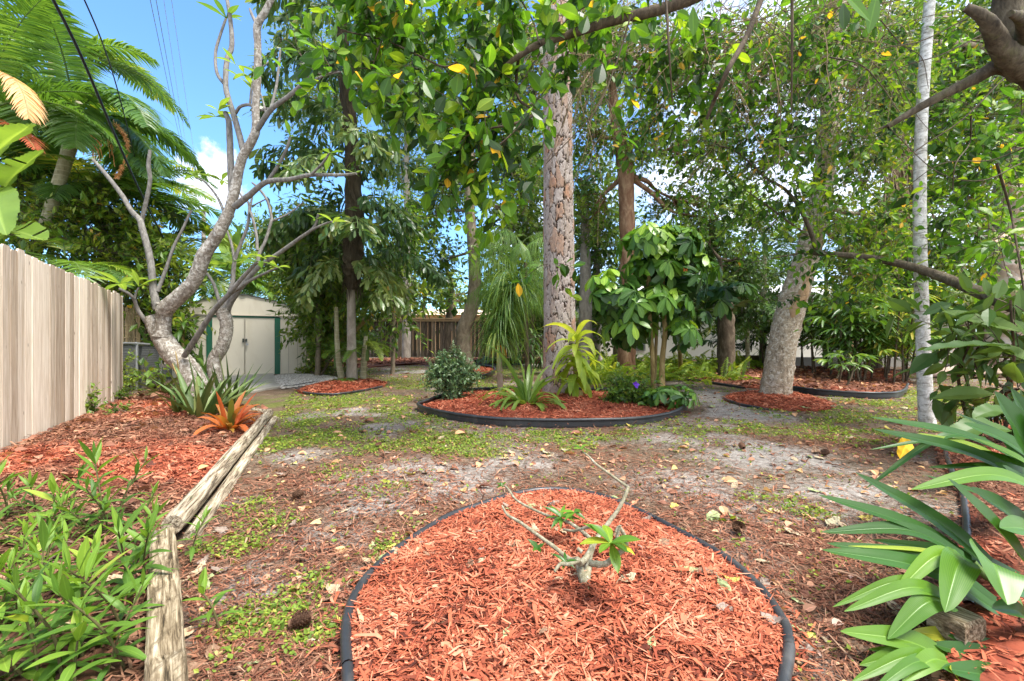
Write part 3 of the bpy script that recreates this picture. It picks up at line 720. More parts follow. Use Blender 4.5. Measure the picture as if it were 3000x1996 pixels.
t = thing('garden_shed', 'cream metal shed with green door trim and barrel roof', 'shed', sp(WS / 2, 0, 0))
jl0, jl1, jr0, jr1, dm = [on_shed(x, 1010)[0] for x in (605, 622, 805, 821, 717.5)]
DEP = 2.3
def panel(mb, a0, a1, b, z0, z1, rid=()):
    mb.box(sp((a0 + a1) / 2, b, (z0 + z1) / 2), (a1 - a0) / 2, .012, (z1 - z0) / 2, A([u, wv, UPV]))
    for r_ in rid: mb.box(sp(r_, b - .016, (z0 + z1) / 2), .008, .006, (z1 - z0) / 2, A([u, wv, UPV]))
mb = MB()
panel(mb, 0, jl0, 0, zb, zw, [jl0 * .3, jl0 * .62]); panel(mb, jr1, WS, 0, zb, zw, [jr1 + (WS - jr1) * .3, jr1 + (WS - jr1) * .64, WS - .01])
for e in (0, WS):
    mb.box(sp(e + (.012 if e == 0 else -.012), DEP / 2 + .02, (zb + zw) / 2), .012, DEP / 2, (zw - zb) / 2, A([u, wv, UPV]))
mb.box(sp(WS / 2, DEP + .03, (zb + zw) / 2), WS / 2, .012, (zw - zb) / 2, A([u, wv, UPV]))
mb.build('wall', CREAM, t)
mb = MB()
for b in (.004, DEP + .03):
    V = [sp(a, b - .025, z) for a, z in ROOF] + [sp(a, b, z) for a, z in ROOF]
    mb.add(V, [[0, 1, 3, 4], [9, 8, 6, 5]]); mb.add(V, [[1, 2, 3], [8, 7, 6]]); mb.add(V, [[0, 5, 6, 1], [1, 6, 7, 2], [2, 7, 8, 3], [3, 8, 9, 4], [4, 9, 5, 0]])
mb.box(sp(WS / 2, -.03, zw + .005), WS / 2, .008, .012, A([u, wv, UPV]))
for a in (WS * .5, WS * .3, WS * .8): mb.box(sp(a, -.026, (zw + ROOF[1][1]) / 2 + .02), .003, .004, (ROOF[1][1] - zw) / 2 - .03, A([u, wv, UPV]))
mb.build('gable', CREAM, t)
mb = MB(); rp = [(a, z + .006) for a, z in ROOF]; rp[0] = (-.05, zw - .015); rp[-1] = (WS + .05, zw - .015)
for (a0, z0), (a1, z1) in zip(rp[:-1], rp[1:]):
    V = [sp(a0, -.05, z0), sp(a1, -.05, z1), sp(a1, DEP + .08, z1), sp(a0, DEP + .08, z0)]; V += [v + UPV * .022 for v in V]
    mb.add(V, [[0, 3, 2, 1], [4, 5, 6, 7], [0, 1, 5, 4], [1, 2, 6, 5], [2, 3, 7, 6], [3, 0, 4, 7]])
rf = mb.build('roof', DKM, t)
mb = MB(); mb.box(sp(WS * .5, -.06, ROOF[2][1] + .0), .06, .006, .016, A([u, wv, UPV])); mb.build('ridge_cap', DKM, rf)
SEAM = plainmat('shed_seam_shadow_gap', (.2, .17, .13), .7, .1)
mb = MB()
for r_ in (jl0 * .3, jl0 * .62, jr1 + (WS - jr1) * .3, jr1 + (WS - jr1) * .64): mb.box(sp(r_ + .011, -.0135, (zb + zw) / 2), .0035, .002, (zw - zb) / 2 - .01, A([u, wv, UPV]))
mb.box(sp(WS / 2, -.0405, zw - .009), WS / 2, .002, .004, A([u, wv, UPV]))
mb.box(sp(dm, -.026, .62), .003, .002, .54, A([u, wv, UPV])); mb.build('seams', SEAM, t)
zd = on_shed(717, 932)[1]
for a0, a1 in ((jl0, jl1), (jr0, jr1)):
    mb = MB(); mb.box(sp((a0 + a1) / 2, -.012, (zb + zd) / 2 + .02), (a1 - a0) / 2, .02, (zd - zb) / 2, A([u, wv, UPV])); mb.build('door_jamb', GRN, t)
mb = MB(); mb.box(sp((jl1 + jr0) / 2, -.01, zw - .03), (jr0 - jl1) / 2 - .004, .018, .028, A([u, wv, UPV])); mb.build('door_track', GRN, t)
dz0 = .085; dz1 = zw - .062
for a0, a1, sgn in ((jl1, dm - .004, 0), (dm + .004, jr0, 1)):
    mb = MB(); panel(mb, a0 + .003, a1 - .003, -.002, dz0, dz1)
    e = a1 - .012 if sgn == 0 else a0 + .012; mb.box(sp(e, -.018, (dz0 + dz1) / 2), .006, .006, (dz1 - dz0) / 2, A([u, wv, UPV]))
    d = mb.build('door', CREAM, t)
    mb = MB(); mb.box(sp(a1 - .03 if sgn == 0 else a0 + .03, -.035, 1.0 - .0), .022, .016, .05 if sgn == 0 else .045, A([u, wv, UPV])); mb.build('latch_plate', DKM, d)
    if sgn:
        q = sp(a0 + .05, -.05, .93); mb = MB(); mb.box(q - UPV * .03, .03, .014, .025, A([u, wv, UPV]))
        tube(mb, [q + u * -.018, q + u * -.018 + UPV * .03, q + u * .018 + UPV * .03, q + u * .018], [.005] * 4, 6); mb.build('padlock', GALV, d)
mb = MB(); mb.box(sp(WS / 2 + .03, -.03, .03), WS / 2 + .1, .12, .035, A([u, wv, UPV])); mb.box(sp(WS / 2, DEP / 2 + .1, .02), WS / 2, DEP / 2 + .05, .035, A([u, wv, UPV])); mb.build('base_slab', CONC, t)
# --- back fence
BF = wood_mat('dark_weathered_boards', (.022, .016, .011), (.062, .048, .034), (.17, .14, .105), (.055, .06, .02))
t = thing('back_fence', 'weathered brown board fence with a cap rail at the rear', 'fence', (-4, 22, gz(22)))
mb = MB(); x = -11.6
while x < 4.2:
    w = .17 + .03 * R.random(); zt = 2.0 + .015 * R.normal()
    mb.box([x + w / 2, 22 + .012 * R.normal(), (zt + .12) / 2], w / 2 - .006, .012, (zt - .12) / 2, None, R.random()); x += w + .004
mb.build('board_panel', BF, t)
CAPM = plainmat('tan_cap_rail', (.36, .26, .14), .8, .25, 6., .2, .2)
mb = MB(); mb.box([-3.7, 21.96, 2.06], 7.9, .09, .022); mb.box([-3.7, 21.95, 1.97], 7.9, .02, .05); mb.build('cap_rail', CAPM, t)
# --- white house behind
WALLM = plainmat('cream_stucco', (.72, .69, .62), .9, .06, 2., .2, .2)
RFM = plainmat('pale_roof', (.55, .54, .52), .8, .15, 2., .2, .2)
hx0 = P(1735, 1000, 20)[0]; hx1 = P(2790, 1000, 20)[0]
t = thing('white_house', 'long low cream house behind the ferns and palms', 'house', [(hx0 + hx1) / 2, 22, gz(20)])
mb = MB(); mb.box([(hx0 + hx1) / 2, 23.5, 1.55], (hx1 - hx0) / 2, 3.5, 1.4); mb.build('wall', WALLM, t)
mb = MB(); V = [[hx0 - .5, 19.4, 2.95], [hx1 + .5, 19.4, 2.95], [hx1 + .5, 27.6, 2.95], [hx0 - .5, 27.6, 2.95], [hx0 + 3, 23.5, 3.8], [hx1 - 3, 23.5, 3.8]]
mb.add(V, [[0, 1, 5, 4], [2, 3, 4, 5], [0, 3, 2, 1]]); mb.add(V, [[1, 2, 5], [3, 0, 4]]); mb.build('roof', RFM, t)
DKG = plainmat('grey_louvre', (.12, .13, .14), .5, .2, 9., .1)
mb = MB(); q = P(1868, 1008, 19.9)
for i in range(14): mb.box([q[0], 19.97, .58 + i * .055], .36, .02, .018, None)
fr = mb.build('louvre', DKG, t)
mb = MB(); q = P(2462, 985, 19.9); mb.box([q[0], 19.98, 1.15], .45, .03, .75); mb.build('window', DKG, t)
mb = MB(); q = P(2130, 880, 19.9); mb.box([q[0] + 5.4, 19.9, 1.6], .09, .06, 1.35); mb.build('downpipe', plainmat('tan_trim', (.4, .26, .13), .7, .1), t)
# --- low wall / patio slab by the house
t = mb = MB(); q0 = P(2330, 1040, 15); q1 = P(2860, 1040, 15); mb.box([(q0[0] + q1[0]) / 2, 15.2, .25], (q1[0] - q0[0]) / 2, .15, .19)
tag(mb.build('garden_wall', plainmat('grey_block', (.36, .34, .31), .9, .2, 5., .3), loc=[(q0[0] + q1[0]) / 2, 15.2, .1]), 'low grey block wall behind the lady palms', 'wall')
# --- neighbour house over the back fence
t = thing('tan_house', 'tan walled house roof showing over the back fence', 'house', (-6, 36, .3))
mb = MB(); mb.box([-5., 38, 1.5], 4.2, 3, 1.6); mb.build('wall', plainmat('tan_stucco', (.6, .38, .2), .9, .08, 2.), t)
mb = MB(); V = [[-9.7, 34.4, 2.95], [-.3, 34.4, 2.95], [-.3, 41.5, 2.95], [-9.7, 41.5, 2.95], [-7, 38, 3.6], [-3, 38, 3.6]]
mb.add(V, [[0, 1, 5, 4], [2, 3, 4, 5], [0, 3, 2, 1]]); mb.add(V, [[1, 2, 5], [3, 0, 4]]); mb.build('roof', plainmat('sandy_roof', (.62, .5, .36), .85, .1, 2.), t)
# --- stone bench by the pine
STONE = plainmat('bench_stone', (.34, .31, .26), .9, .25, 8., .4, .2, dirt=(.12, .11, .07))
q = G(1583, 1094); t = thing('stone_bench', 'small pale stone bench half hidden behind the pine', 'bench', q)
mb = MB(); h = (1094 - 1068) * q[1] / F
ring = lambda rx, ry, z, n=20: np.stack([q[0] + rx * np.sign(np.cos(np.arange(n) * 2 * np.pi / n)) * np.abs(np.cos(np.arange(n) * 2 * np.pi / n)) ** .5, q[1] + ry * np.sign(np.sin(np.arange(n) * 2 * np.pi / n)) * np.abs(np.sin(np.arange(n) * 2 * np.pi / n)) ** .5, np.full(n, z)], -1)
def loft(mb, rings, rnd=.5):
    n = len(rings[0]); V = np.vstack(rings); m = len(rings)
    f = [[k * n + i, k * n + (i + 1) % n, (k + 1) * n + (i + 1) % n, (k + 1) * n + i] for k in range(m - 1) for i in range(n)]
    mb.add(V, f, rnd)
    for k, rg in ((0, rings[0]), (1, rings[-1])):
        ff = [[i, (i + 1) % n, n] for i in range(n)]; ff = [x[::-1] for x in ff] if k == 0 else ff
        mb.add(np.vstack([rg, np.mean(rg, 0)]), ff, rnd)
z0 = q[2]; loft(mb, [ring(.44, .17, z0 + h - .07), ring(.5, .22, z0 + h - .05), ring(.5, .22, z0 + h - .005), ring(.48, .2, z0 + h)]); mb.build('seat', STONE, t)
for s in (-.3, .3):
    mb = MB(); mb.box([q[0] + s, q[1], z0 + (h - .07) / 2], .07, .13, (h - .07) / 2); mb.build('leg', STONE, t)
# --- logs and square timber
LOGM = None
m, nt = newmat('weathered_log'); co = objco(nt)
lgd = A(G(796, 1222)) - A(G(492, 1612)); ang = math.atan2(lgd[1], lgd[0])
tc = nt.nodes.new('ShaderNodeTexCoord'); mp = nt.nodes.new('ShaderNodeMapping'); nt.links.new(tc.outputs['Object'], mp.inputs[0]); mp.inputs['Rotation'].default_value = (0, 0, -ang)
mp2 = nt.nodes.new('ShaderNodeMapping'); nt.links.new(mp.outputs[0], mp2.inputs[0]); mp2.inputs['Scale'].default_value = (2.6, 46, 46)
g = noise(nt, mp2.outputs[0], 1.2, 8, .7, .6)
c = ramp(nt, [(.38, (.04, .03, .02)), (.45, (.22, .17, .115)), (.53, (.38, .32, .23)), (.64, (.54, .48, .37))], g)
c = mixc(nt, ramp(nt, [(.53, grey(0)), (.6, grey(.85))], noise(nt, mp2.outputs[0], .5, 7, .75, 1.2)), c, (.05, .036, .024))
c = mixc(nt, ramp(nt, [(.6, grey(0)), (.75, grey(.45))], noise(nt, co, 4., 5)), c, (.2, .24, .1))
finish(nt, c, .9, g, .8, .01, spec=.15); LOGM = m
def log(label, a, b, r, n=40):
    mb = MB(); f = np.linspace(0, 1, n)[:, None]; p = a * (1 - f) + b * f
    p[:, 2] += .012 * (fbm(np.arange(n) * .12, np.zeros(n), 8) - .5)
    rr = r * (1 + .1 * (fbm(np.arange(n) * .3, np.zeros(n), 12) - .5)); rr[0] *= .9; rr[-1] *= .9
    tubes(mb, p[None], rr[None], 16, .5, .012, True)
    return tag(mb.build('log', LOGM, loc=(a + b) / 2, smooth=True), label, 'log', 'logs edging the mulch bed')
la = G(505, 1592); lb = G(790, 1226)
log('long weathered round log, upper of the pair edging the bed', la + UPV * .09, lb + UPV * .075, .052)
dd = nrm(lb - la); sdv = A([dd[1], -dd[0], 0])
log('lower grey log lying along the yard side of the upper log', la + sdv * .075 + UPV * .012 + dd * .02, lb + sdv * .068 + UPV * .01 - dd * .1, .04)
log('short dark log stub at the end of the long log', G(735, 1213) + UPV * .04, G(790, 1222) + UPV * .05, .05, 12)
TIM = None
m, nt = newmat('square_timber'); _a = P(478, 1620, 2.12); _b = P(486, 2000, 1.24); tc = nt.nodes.new('ShaderNodeTexCoord'); mp = nt.nodes.new('ShaderNodeMapping'); nt.links.new(tc.outputs['Object'], mp.inputs[0])
mp.inputs['Rotation'].default_value = (0, 0, -math.atan2(_b[1] - _a[1], _b[0] - _a[0])); mp2 = nt.nodes.new('ShaderNodeMapping'); nt.links.new(mp.outputs[0], mp2.inputs[0]); mp2.inputs['Scale'].default_value = (3.2, 55, 55)
g = noise(nt, mp2.outputs[0], 1.2, 8, .72, .4)
c = ramp(nt, [(.38, (.04, .03, .018)), (.45, (.15, .11, .065)), (.54, (.3, .24, .155)), (.66, (.52, .45, .33))], g)
c = mixc(nt, ramp(nt, [(.54, grey(0)), (.62, grey(.8))], noise(nt, objco(nt, (9, 3, 9)), 2., 6, .7)), c, (.1, .075, .045)); finish(nt, c, .92, g, .9, .01, spec=.15); TIM = m
ta = G(487, 1598) ; tb = A([-1.03, .75, 0]); c0 = P(478, 1620, 2.12); c1 = P(486, 2000, 1.24)
dirv = c1 - c0; dirv = nrm(A([dirv[0], dirv[1], 0])); sdv = A([-dirv[1], dirv[0], 0])
mb = MB(); Lt = 1.7; n = 30; rings = []
for i in range(n):
    q = c0 * [1, 1, 0] + dirv * Lt * i / (n - 1) + A([0, 0, .085 + .004 * math.sin(i)]); w = .046 + .0015 * R.normal(); h = .06 + .0015 * R.normal(); e = .01
    cs = [(-w, -h), (w, -h), (w, h - e), (w - e, h), (-w + e, h), (-w, h - e)]
    rings.append(np.stack([q + sdv * a + UPV * (b - .025) for a, b in cs]))
loft(mb, rings); tag(mb.build('square_timber', TIM, loc=c0 + dirv * .8), 'square weathered landscape timber at the edge of the leafy shoots', 'timber')
# wooden post stump
q = G(2800, 1890); mb = MB(); axx = A([[.93, .36, 0], [-.36, .93, 0], [0.05, .0, 1]])
hh = (1890 - 1795) * q[1] / F
rings = [np.stack([q + axx[0] * a * s_ + axx[1] * b * s_ + UPV * z for a, b in [(-.06, -.05), (.06, -.05), (.065, .045), (-.06, .05)]]) for z, s_ in ((-.03, 1), (hh - .012, 1), (hh, .88))]
loft(mb, rings); tag(mb.build('post_stump', TIM, loc=q), 'short grey wooden post stump under the strap leaves', 'post')
# --- dark wooden post by the ferns
q = G(2128, 1108); w = .19; t = mb = MB(); p, r = tube(mb, [q - UPV * .1, q + A([0, 0, 1.2]), q + A([-.03, 0, 2.0])], [.2, .19, .18], 14, 30, noise=.03)
tag(mb.build('dead_palm_post', BK['brown'], loc=q, smooth=True), 'dark bare trunk post standing in the ferns', 'trunk')
# --- brown block near the lean tree
q = G(2210, 1072); mb = MB(); mb.box(q + UPV * .18, .3, .2, .18); tag(mb.build('stone_block', BK['brown'], loc=q), 'dark squared block behind the fern bed', 'block')
# --- utility pole + cables
PC = P(597, 615, 30); t = thing('utility_pole', 'pale grey utility pole above the shed palms', 'pole', [PC[0], 30, gz(30)])
mb = MB(); tube(mb, [[PC[0], 30, 0], [PC[0], 30, PC[2]]], [.16, .12], 10); mb.build('shaft', BK['grey'], t, smooth=True)
mb = MB(); mb.box([PC[0] - .05, 29.9, PC[2] - .05], .3, .04, .05); mb.build('crossarm', BK['grey'], t)
BLK = plainmat('black_cable', (.012, .012, .014), .5, .1); WIR = plainmat('grey_wire', (.16, .18, .22), .5, .1)
def cable(label, pts, r, m, grp=None):
    mb = MB(); p = smooth_path(pts, 40); tubes(mb, p[None], np.full((1, 40), r), 6)
    tag(mb.build('cable', m, loc=p[0], smooth=True), label, 'cable', grp)
cable('thick black service cable slanting down past the palm', [P(120, -70, 4.4), P(232, 152, 5.2), P(330, 380, 6.4), P(410, 560, 8.2), P(480, 700, 10.5)], .016, BLK)
cable('thinner black cable beside the thick one', [P(225, -50, 5.0), P(295, 112, 5.8), P(345, 265, 7), P(400, 480, 9)], .0085, BLK)
for i, (a, b) in enumerate((((440, 0), (536, 446)), ((458, 0), (542, 450)), ((482, 0), (550, 455)), ((505, 0), (575, 485)))):
    p0 = P(a[0] - 8, -40, 15); p1 = P(*b, 38)
    cable(['dark overhead wire, first of four crossing the blue sky', 'dark overhead wire, second of four crossing the blue sky', 'pale faint overhead wire, third of four in the blue sky', 'white overhead wire, outermost of four on the frangipani side'][i],
          [p0, (p0 + p1) / 2 - UPV * .15, p1], .012 if i < 2 else .009, WIR if i < 2 else GALV, 'overhead wires')
# ================================================================ TREES
def limb(mbw, a, b, r0, r1, sag=.15, sides=7):
    a = np.asarray(a); b = np.asarray(b); L = np.linalg.norm(b - a)
    m1 = a * .65 + b * .35 + R.normal(size=3) * sag * L * .35; m2 = a * .3 + b * .7 + R.normal(size=3) * sag * L * .35
    return tube(mbw, [a, m1, m2, b], [r0, r0 * .75 + r1 * .25, r0 * .35 + r1 * .65, r1], sides, 14, R.random())
def crown(mbw, mbl, blobs, LL, LW, lai=1.6, nl=12, shape=None, base=None, lr=.05, spl=None, grav=.5, lgrav=.4, tw=.006, out=.7, rlo=.15, rhi=.85, updir=0., pw=.5, rv2=.25):
    """blobs: (px,py,rpx,rpy,Y[,lai factor]); leafy sprays fill each one, limbs reach it from the nearest base point"""
    for bl in blobs:
        px, py, rx, ry, Y = bl[:5]; kf = bl[5] if len(bl) > 5 else 1.
        c = P(px, py, Y); rad = A([rx * Y / F, (rx + ry) * .5 * Y / F, ry * Y / F])
        n = int(lai * kf * math.pi * rad[0] * rad[2] / (.32 * LL * LW) / nl) + 3
        sl = spl or 6 * LL
        p, d = blob_points(n, c, np.maximum(rad - sl * .4, rad * .5), pw)
        # clumps: pull the sprays towards random clump centres so that gaps open between them
        kc = max(4, int(n / 14)); cc, _ = blob_points(kc, c, rad * .85, .5); w = R.integers(0, kc, n)
        p = p * .5 + cc[w] * .5
        tone = np.clip(rlo + (rhi - rlo) * (.25 * R.random(n) + .5 * R.random(kc)[w] + .25), 0, 1)
        dd = nrm(d * out + .6 * rv(n) + UPV * .1)
        sprays(mbw, mbl, p, dd, sl * (.6 + .7 * R.random((n,))), tw, nl, LL, LW, shape, grav, .15, 4, .12, tone, lgrav, updir=updir, rv_=rv2)
        if base is not None:
            bs = np.atleast_2d(base); b0 = bs[np.argmin(np.linalg.norm(bs - c, axis=1))]
            limb(mbw, b0, c, lr, lr * .3)
            for q in cc[: min(kc, 14)]: limb(mbw, c * .6 + b0 * .4 + (q - c) * .1, q, lr * .35, tw, .25, 5)
def tree(name, label, cat, base, trunk, radii, blobs, lm, bk, LL, LW, group=None, noise_=.03, tz=None, sides=14, **kw):
    t = thing(name, label, cat, base, group)
    mb = MB(); p, r = tube(mb, trunk, radii, sides, max(24, 10 * len(trunk)), noise=noise_)
    mb.build('trunk', bk, t, smooth=True)
    mw = MB(); ml = MB(); k = int(len(p) * .55)
    crown(mw, ml, blobs, LL, LW, base=p[k:], **kw)
    if mw.n: mw.build('branches', bk if kw.get('tw', .006) > .02 else kw.get('tbk', bk), t, smooth=True)
    ml.build('crown', lm, t)
    return t
# --- big pine with plated bark
bp = G(1641, 1168); Yp = bp[1]
t = thing('pine_tree', 'tall straight pine with plated grey and orange bark', 'tree', bp)
nt_, nz_ = 170, 720; ztop = 9.2
th = np.arange(nt_) * 2 * np.pi / nt_; zz = np.linspace(-.12, ztop, nz_)
TH, ZZ = np.meshgrid(th, zz)
Rad = np.interp(ZZ, [-.1, .15, .6, 2, 4.5, 7, 9.2], [.335, .292, .268, .25, .238, .228, .2])
NC = 14; XN = np.cos(TH) * 1.6 + ZZ * .37; YN = np.sin(TH) * 1.6
def f3(s, k, kz): return fbm(np.cos(TH) * k + 31.7 * s, ZZ * kz + np.sin(TH) * k, s, 4) - .5
cu = TH / (2 * np.pi) * NC + .9 * f3(4, 3., 5.) + .5 * f3(14, 9., 13.)
cv = ZZ / .27 + .9 * f3(3, 3., 5.) + .55 * f3(13, 9., 13.)
d1 = np.full(cu.shape, 9.); d2 = d1.copy(); cid = np.zeros(cu.shape)
iu = np.floor(cu); iv = np.floor(cv)
for du in (-1, 0, 1):
    for dv_ in (-1, 0, 1):
        a = iu + du; b = iv + dv_; am = np.mod(a, NC)
        fx = a + .15 + .7 * _h(am, b, 1); fy = b + .1 + .8 * _h(am, b, 2)
        dd = np.hypot((cu - fx) * 1.15, cv - fy); m = dd < d1
        d2 = np.where(m, d1, np.minimum(d2, dd)); cid = np.where(m, _h(am, b, 5), cid); d1 = np.where(m, dd, d1)
edge = sstep(.02, .11, d2 - d1 + .06 * (vn(TH * 30, ZZ * 25, 8) - .5))
disp = .015 * edge + .014 * cid * edge + .006 * (fbm(TH * 12, ZZ * 14, 9) - .5) + .004 * np.floor(4 * vn(TH * 14, ZZ * 9, 19)) / 4
RR = Rad + disp - .015
cxp = bp[0] + np.interp(ZZ, [0, 9], [0, -.08]); 
V = np.stack([cxp + RR * np.cos(TH), bp[1] + RR * np.sin(TH), ZZ + bp[2]], -1)
i = np.arange(nz_ - 1)[:, None] * nt_; j = np.arange(nt_)[None]; j2 = (j + 1) % nt_
mb = MB(); mb.add(V, np.stack([i + j, i + j2, i + nt_ + j2, i + nt_ + j], -1).reshape(-1, 4), cid.ravel(), edge.ravel())
m, nt = newmat('plated_pine_bark'); co = objco(nt)
n1 = noise(nt, objco(nt, (1, 1, .5)), 16., 7, .7, .6)
plate = ramp(nt, [(0, (.27, .225, .2)), (.35, (.4, .35, .32)), (.6, (.33, .265, .225)), (.78, (.35, .23, .165)), (.92, (.42, .2, .11)), (1, (.36, .17, .09))], mathn(nt, 'ADD', mathn(nt, 'MULTIPLY', attr(nt, 'rnd'), .75), mathn(nt, 'MULTIPLY', n1, .25)))
plate = mixc(nt, ramp(nt, [(.48, grey(0)), (.62, grey(.75))], noise(nt, objco(nt, (1, 1, .6)), 26., 6, .75, .5)), plate, (.17, .13, .11))
plate = mixc(nt, ramp(nt, [(.55, grey(0)), (.7, grey(.6))], noise(nt, co, 11., 6, .7)), plate, (.52, .48, .45))
c = mixc(nt, ramp(nt, [(.2, grey(0)), (.8, grey(1))], attr(nt, 'lv')), (.055, .032, .022), plate)
finish(nt, c, .9, n1, .7, .012, spec=.2); PINE = m
mb.build('trunk', PINE, t, smooth=True)
mw = MB(); ml = MB(); top = A([bp[0] - .08, bp[1], 9.1])
tube(mw, [top, top + [0, 0, 2.5], top + [.2, .1, 5]], [.21, .15, .05], 10)
for k in range(26):
    a = R.random() * 6.28; h = 8.9 + 4.8 * R.random(); s = A([bp[0], bp[1], h]); e = s + A([math.cos(a) * 2.2, math.sin(a) * 2.2, .5 + .6 * R.random()])
    limb(mw, s, e, .05, .012); C = s + (e - s) * (.5 + .55 * R.random((5, 1))) + .15 * R.normal(size=(5, 3))
    whorl(ml, C, nrm(UPV + .5 * rv(5)), 60, .24, .006, [1, 1, .2], .6, .25, .4)
mw.build('branches', BK['brown'], t, smooth=True); ml.build('crown', LM['mid'], t)

# --- leaning pale tree
bl = G(2272, 1172); Yl = bl[1]
tr = [P(2268, 1182, Yl), P(2276, 1120, Yl), P(2292, 1010, Yl), P(2318, 900, Yl + .05), P(2352, 790, Yl + .1), P(2388, 660, Yl + .2), P(2412, 520, Yl + .3), P(2428, 380, Yl + .4), P(2440, 250, Yl + .5), P(2452, 110, Yl + .6), P(2460, -60, Yl + .7)]
t = tree('leaning_tree', 'leaning pale grey tree with lichen patches beside the far mulch mound', 'tree', bl, tr, [.245, .23, .21, .215, .195, .17, .155, .15, .15, .14, .12],
    [(2450, 60, 210, 150, 8.6), (2290, 170, 170, 150, 8.2), (2590, 230, 150, 160, 8.2), (2470, 420, 120, 110, 7.6, .8), (2300, 420, 110, 110, 8.4, .6), (2560, 470, 110, 110, 8.0), (2200, 480, 110, 90, 8.6, .5), (2600, 640, 100, 120, 7.6, .9), (2440, 640, 70, 90, 7.4, .6), (2240, 640, 100, 80, 8.2, .45), (2520, 800, 120, 90, 8.3, .8), (2130, 330, 120, 110, 8.8, .6)],
    LM['bright'], BK['lean'], .085, .045, nl=12, lai=1.15, lr=.045, sides=22, noise_=.035, rlo=.25, rhi=1.0)
# scar: a wound swelling on the trunk
mb = MB(); q = P(2338, 870, Yl - .13)
p, r = tube(mb, [P(2366, 800, Yl - .08), P(2352, 860, Yl - .12), P(2326, 905, Yl - .13), P(2308, 960, Yl - .1)], [.03, .085, .08, .02], 12, 24, noise=.05)
mb.build('bark_wound', barkmat('healed_wound', (.2, .12, .06), (.38, .25, .14), (.48, .35, .22), 14., .4), t, smooth=True)
# --- curvy trunk tree
bc = G(1372, 1084); Yc = bc[1]
tree('curved_tree', 'slender curved grey trunk tree in front of the back fence', 'tree', bc,
    [P(1374, 1092, Yc), P(1358, 1030, Yc), P(1358, 965, Yc), P(1378, 915, Yc), P(1390, 850, Yc), P(1390, 770, Yc), P(1383, 690, Yc), P(1375, 600, Yc), P(1378, 480, Yc), P(1390, 330, Yc)], [.27, .22, .215, .21, .2, .185, .165, .15, .12, .06],
    [(1330, 540, 110, 120, 14.2), (1460, 400, 120, 140, 14.8), (1290, 330, 110, 130, 14), (1490, 610, 90, 110, 14.6, .8), (1240, 640, 80, 110, 14.6, .8), (1400, 170, 170, 130, 14.5), (1450, 740, 70, 90, 13.6, .8), (1300, 760, 70, 100, 14.8, .9), (1540, 500, 80, 120, 15)],
    LM['mid'], BK['curvy'], .16, .075, nl=10, lai=1.25, lr=.05, rlo=.2, rhi=1., lgrav=.7)
# --- peeling red-brown tree
bg = G(1835, 1080); Yg_ = 13.
tree('peeling_tree', 'forked tree with peeling red brown bark behind the umbrella tree', 'tree', bg,
    [P(1835, 1085, Yg_), P(1838, 900, Yg_), P(1840, 740, Yg_), P(1836, 620, Yg_), P(1832, 500, Yg_), P(1815, 400, Yg_), P(1796, 290, Yg_), P(1790, 150, Yg_)], [.26, .24, .23, .22, .23, .2, .14, .08],
    [(1760, 140, 170, 150, 12.5), (1960, 170, 170, 150, 12.8), (1890, 410, 130, 110, 12.4, .75), (2060, 420, 150, 130, 13, .7), (1720, 400, 80, 130, 12.6, .8), (2080, 640, 120, 90, 13, .9), (1730, 620, 70, 110, 13.5), (1980, 590, 110, 80, 13.5, .7), (2180, 160, 130, 150, 13, .8)],
    LM['mid'], BK['gumbo'], .12, .062, nl=12, lai=1.2, lr=.08, rlo=.2, rhi=1.)
mb = None
# --- white ringed palm
bw = G(2715, 1246); Yw = bw[1]
t = thing('slender_palm', 'slender white ringed palm trunk rising out of frame beside the leaf strewn ground', 'palm', bw)
mb = MB(); tube(mb, [P(2718, 1254, Yw), P(2712, 1190, Yw), P(2704, 1000, Yw), P(2697, 800, Yw), P(2694, 600, Yw), P(2697, 420, Yw), P(2705, 250, Yw), P(2716, 100, Yw), P(2728, -60, Yw), P(2740, -250, Yw)], [.088, .075, .069, .066, .064, .06, .058, .056, .054, .052], 18, 150, noise=.012)
mb.build('trunk', BK['white'], t, smooth=True)
mw = MB(); ml = MB(); c = P(2740, -260, Yw)
for k in range(11):
    a = k * 2.4; frond(ml, mw, c, [math.cos(a), math.sin(a), .9], 2.2, 1.6, 34, .5, .04, .6, .02)
mw.build('frond_stalks', BK['green'], t, smooth=True); ml.build('fronds', LM['palm'], t)
